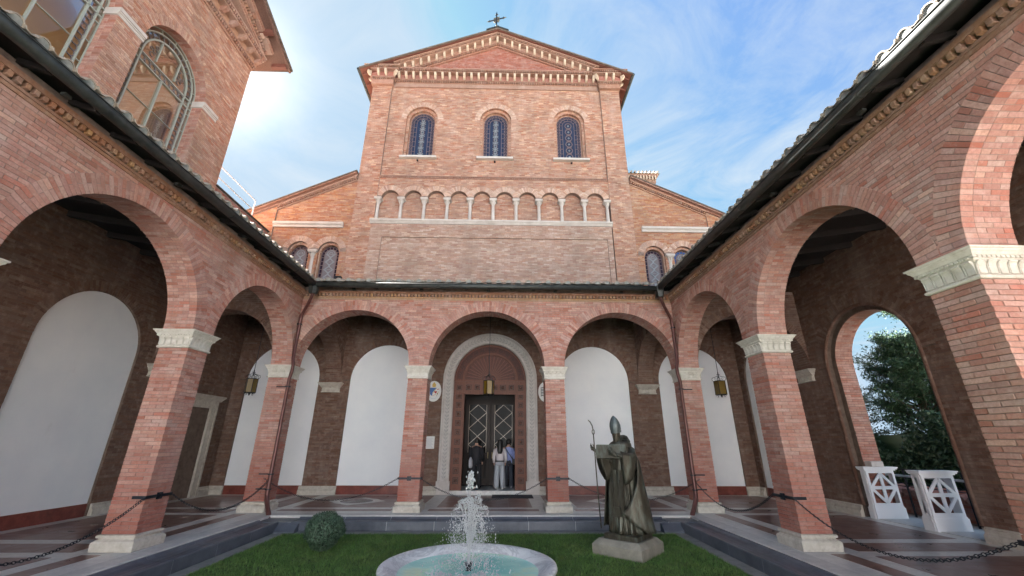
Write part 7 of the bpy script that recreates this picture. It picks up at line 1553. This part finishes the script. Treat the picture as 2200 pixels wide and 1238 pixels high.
q.rings(rg); q.rings([[HPt((w_) * cos(2 * PI * k / n), w_ * 1.1 * sin(2 * PI * k / n) - 0.01, z) for k in range(n)] for z, w_ in ((0.045, 0.092), (0.05, 0.099), (0.075, 0.102), (0.08, 0.096))], cap=False); part('mitre', q, metal('grey green bronze mitre', (0.07, 0.085, 0.085), (0.13, 0.155, 0.155), 0.45, 0.4), st, True)
q = MB(); rg = []
for i, (z, a, b, ob) in enumerate(((1.55, 0.235, 0.17, 0), (1.60, 0.225, 0.16, 0.0), (1.645, 0.17, 0.13, 0.01), (1.655, 0.13, 0.10, 0.01), (1.63, 0.105, 0.085, 0.01))): rg.append([SP(a * cos(2 * PI * k / 28), ob + b * sin(2 * PI * k / 28), z + 0.05 * max(0, -sin(2 * PI * k / 28))) for k in range(28)])
q.rings(rg, cap=False); rg = []
for k in range(15):
    t_ = PI * (1.02 + 0.96 * k / 14); rg.append([SP((0.135 + w_) * cos(t_) + 0.02, -0.01 + (0.125 + w_) * sin(t_), 1.70 + h_ * math.sin(PI * k / 14) ** 0.8 * 1.0 - 0.02) for w_, h_ in ((0.05, -0.06), (0.035, 0.02), (0.012, 0.095), (-0.012, 0.10), (-0.02, 0.02), (-0.01, -0.05))])
q.rings(rg); part('hood', q, M['bronze'], st, True)
q = MB(); cz = [SP(-0.33, 0.36, Z0 + 0.08), SP(-0.345, 0.38, 0.8), SP(-0.355, 0.385, 1.5), SP(-0.36, 0.385, 1.80)]; q.tube([tuple(p) for p in cz], [0.011, 0.012, 0.012, 0.011], 8)
q.tube([SP(-0.36, 0.385, 1.86), SP(-0.375, 0.39, 1.95), SP(-0.41, 0.40, 2.02), SP(-0.45, 0.41, 2.06)], [0.011, 0.012, 0.012, 0.008], 8)
for s_ in (-1, 1): q.tube([SP(-0.36 + s_ * 0.028 * math.sin(t), 0.385, 1.83 - 0.045 * math.cos(t)) for t in [PI * k / 8 for k in range(9)]], 0.0075, 6)
q.tube([SP(-0.36, 0.385, 1.79), SP(-0.36, 0.385, 1.87)], 0.006, 6); part('crozier', q, M['bronze'], st, True)
q = MB()       # stole ends and deep front folds
for a, z0_, z1_, w_ in ((-0.03, 0.42, 1.15, 0.035), (0.10, 0.42, 1.15, 0.03)): q.add([SP(a + x, bb, z) for z, bb in ((z0_, 0.275), (z1_, 0.235)) for x in (-w_, w_)] + [SP(a + x, bb + 0.018, z) for z, bb in ((z0_, 0.275), (z1_, 0.235)) for x in (-w_, w_)], [(4, 5, 7, 6), (0, 4, 6, 2), (1, 3, 7, 5), (0, 1, 5, 4)])
q.add([SP(-0.02 + x, b_k, z) for x in (-0.075, 0.075) for b_k in (0.285, 0.315) for z in (0.36, 0.52)], BOXF[:, :].tolist()); part('stole', q, M['bronze'], st)
q = MB()
for k in range(11):
    a = -0.24 + k * 0.047 + RS.uniform(-0.01, 0.01); q.tube([SP(a * 0.75, 0.215, 1.05 + RS.uniform(-0.15, 0.1)), SP(a * 0.9, 0.235 - abs(a) * 0.25, 0.6), SP(a * 1.02, 0.272 - abs(a) * 0.45, 0.25), SP(a * 1.08, 0.29 - abs(a) * 0.5, Z0 + 0.01)], [0.008, 0.017, 0.021, 0.024], 7)
part('robe_fold', q, M['bronze'], st, True)
# ------------------------------------------------------------------ people in the doorway
skin = mat('skin', (0.45, 0.26, 0.19), 0.6); hairm = mat('dark hair', (0.012, 0.009, 0.008), 0.45)
def ell(cx, cy, z, a, b, n=18, amp=0.0, ph=0): return [(cx + a * cos(2 * PI * k / n) * (1 + amp * math.sin(5 * 2 * PI * k / n + ph)), cy + b * sin(2 * PI * k / n) * (1 + amp * math.sin(7 * 2 * PI * k / n + ph)), z) for k in range(n)]
def person(x, y, h, lb, top_c, leg_c, hair='long', top_z=(0.50, 0.82), extra=None, leg_w=0.085, arm_out=0.0, shoes=(0.5, 0.5, 0.5)):
    k = h / 1.7; zf = 0.115; rt = thing('person', (x, y, zf), lb, 'person'); Z = lambda t: zf + t * h
    q = bpy.data.meshes.new('body'); V = [(x, y, Z(0.50)), (x, y, Z(0.62)), (x, y, Z(0.74)), (x, y, Z(0.81)), (x, y, Z(0.86)), (x, y - 0.01, Z(0.93)), (x, y, Z(0.985))]; E_ = [(0, 1), (1, 2), (2, 3), (3, 4), (4, 5), (5, 6)]; Rr = [0.13, 0.11, 0.13, 0.09, 0.05, 0.088, 0.06]
    for s_ in (-1, 1):
        b0 = len(V); V += [(x + s_ * 0.09 * k, y, Z(0.46)), (x + s_ * 0.10 * k, y + 0.01, Z(0.27)), (x + s_ * 0.10 * k, y + 0.02, Z(0.05)), (x + s_ * 0.11 * k, y - 0.10 if False else y + 0.10, Z(0.015))]; E_ += [(0, b0), (b0, b0 + 1), (b0 + 1, b0 + 2), (b0 + 2, b0 + 3)]; Rr += [0.085, 0.055, 0.035, 0.03]
        b0 = len(V); V += [(x + s_ * 0.17 * k, y, Z(0.80)), (x + s_ * (0.22 + arm_out) * k, y - 0.02, Z(0.64)), (x + s_ * (0.21 + arm_out) * k, y + 0.07, Z(0.50)), (x + s_ * (0.20 + arm_out) * k, y + 0.10, Z(0.455))]; E_ += [(3, b0), (b0, b0 + 1), (b0 + 1, b0 + 2), (b0 + 2, b0 + 3)]; Rr += [0.055, 0.04, 0.03, 0.028]
    q.from_pydata(V, E_, []); q.materials.append(skin); o = bpy.data.objects.new('body', q); link(o, rt); WID.add(o.name); md = o.modifiers.new('skin', 'SKIN'); md.use_smooth_shade = True
    sk = q.skin_vertices[0].data if q.skin_vertices else None
    if sk is None:
        q.attributes.new('x', 'FLOAT', 'POINT')
    if q.skin_vertices:
        for i, r in enumerate(Rr): q.skin_vertices[0].data[i].radius = (r * k, r * k * 0.85); q.skin_vertices[0].data[i].use_root = (i == 0)
    md2 = o.modifiers.new('sub', 'SUBSURF'); md2.levels = 1; md2.render_levels = 1
    w_ = 0.0
    q = MB(); q.rings([ell(x, y, Z(t), a * k, b * k, 20, am, 1) for t, a, b, am in ((top_z[0], 0.175, 0.12, 0.03), (0.56, 0.155, 0.115, 0.03), (0.64, 0.15, 0.11, 0.02), (0.72, 0.175, 0.125, 0.01), (0.79, 0.19, 0.11, 0), (0.815, 0.15, 0.09, 0), (top_z[1] + 0.015, 0.07, 0.06, 0))])
    for s_ in (-1, 1): q.tube([(x + s_ * 0.16 * k, y, Z(0.795)), (x + s_ * (0.215 + arm_out) * k, y - 0.02, Z(0.68)), (x + s_ * (0.225 + arm_out) * k, y, Z(0.60)), (x + s_ * (0.215 + arm_out) * k, y + 0.06, Z(0.52))], [0.07 * k, 0.062 * k, 0.058 * k, 0.045 * k], 10)
    part('top', q, mat('cloth top', top_c, 0.85), rt, True)
    q = MB(); q.rings([ell(x, y, Z(t), a * k, b * k, 20) for t, a, b in ((0.45, 0.165, 0.125), (0.50, 0.168, 0.125), (0.545, 0.155, 0.118), (0.565, 0.145, 0.11))])
    for s_ in (-1, 1): q.rings([ell(x + s_ * ox * k, y + oy, Z(t), a * k, a * k, 16, 0.06, s_) for t, a, ox, oy in ((0.025, leg_w, 0.115, 0.015), (0.15, leg_w * 1.02, 0.11, 0.01), (0.28, leg_w * 1.02, 0.10, 0), (0.40, 0.095, 0.09, 0), (0.50, 0.10, 0.08, 0))])
    part('trousers', q, mat('cloth trousers', leg_c, 0.85), rt, True)
    q = MB()
    for s_ in (-1, 1): q.rings([ell(x + s_ * 0.115 * k, y + oy, zf + z, a, b, 12) for z, a, b, oy in ((0, 0.045, 0.12, 0.04), (0.035, 0.045, 0.12, 0.04), (0.07, 0.038, 0.07, 0.0))])
    part('shoes', q, mat('shoes', shoes, 0.6), rt, True)
    q = MB()
    if hair == 'long': q.rings([ell(x, y + oy, Z(t), a * k, b * k, 18, am, 2) for t, a, b, oy, am in ((0.70, 0.06, 0.03, -0.11, 0.1), (0.76, 0.10, 0.05, -0.10, 0.1), (0.84, 0.105, 0.085, -0.06, 0.06), (0.90, 0.102, 0.10, -0.03, 0.03), (0.95, 0.098, 0.105, -0.015, 0.02), (0.99, 0.07, 0.075, -0.01, 0), (1.003, 0.02, 0.02, -0.01, 0))])
    else: q.rings([ell(x, y + oy, Z(t), a * k, b * k, 18) for t, a, b, oy in ((0.885, 0.07, 0.05, -0.05), (0.93, 0.09, 0.09, -0.025), (0.97, 0.085, 0.095, -0.012), (1.0, 0.04, 0.045, -0.01))])
    part('hair', q, hairm, rt, True)
    if extra: extra(rt, Z)
    return rt
def strap(rt, Z):
    q = MB(); x, y = 0.235, DB + 0.92; q.tube([(x - 0.13, y - 0.10, Z(0.82)), (x, y - 0.135, Z(0.70)), (x + 0.15, y - 0.12, Z(0.575))], 0.014, 6); q.wbox(x + 0.13, x + 0.23, y - 0.13, y + 0.05, Z(0.48), Z(0.58)); part('crossbody_bag', q, dark_en, rt)
def tote(rt, Z):
    q = MB(); x, y = -0.90, DB + 0.60; q.rings([ell(x - 0.20, y - 0.05, Z(t), a, b, 12) for t, a, b in ((0.40, 0.05, 0.09), (0.44, 0.075, 0.11), (0.54, 0.07, 0.10), (0.60, 0.03, 0.03))]); q.tube([(x - 0.2, y - 0.05, Z(0.6)), (x - 0.16, y - 0.03, Z(0.80))], 0.008, 5); part('shoulder_bag', q, mat('pale canvas bag', (0.42, 0.42, 0.46), 0.8), rt)
def belt(rt, Z):
    q = MB(); q.rings([ell(-0.08, DB + 0.62, Z(t), 0.160, 0.122, 20) for t in (0.535, 0.565)], cap=False); part('belt', q, dark_en, rt)
person(-0.08, DB + 0.62, 1.60, 'woman seen from behind with long dark hair, pale top and wide grey trousers', (0.55, 0.50, 0.52), (0.36, 0.38, 0.42), 'long', extra=belt, leg_w=0.098, shoes=(0.5, 0.5, 0.5))
person(0.235, DB + 0.92, 1.62, 'person in lavender blue shirt and dark trousers with a dark crossbody bag', (0.28, 0.33, 0.62), (0.03, 0.035, 0.05), 'short', extra=strap, shoes=(0.3, 0.3, 0.32))
person(-0.90, DB + 0.60, 1.66, 'person all in black with a pale shoulder bag at the left of the doorway', (0.015, 0.015, 0.02), (0.012, 0.012, 0.016), 'short', extra=tote, shoes=(0.02, 0.02, 0.02))
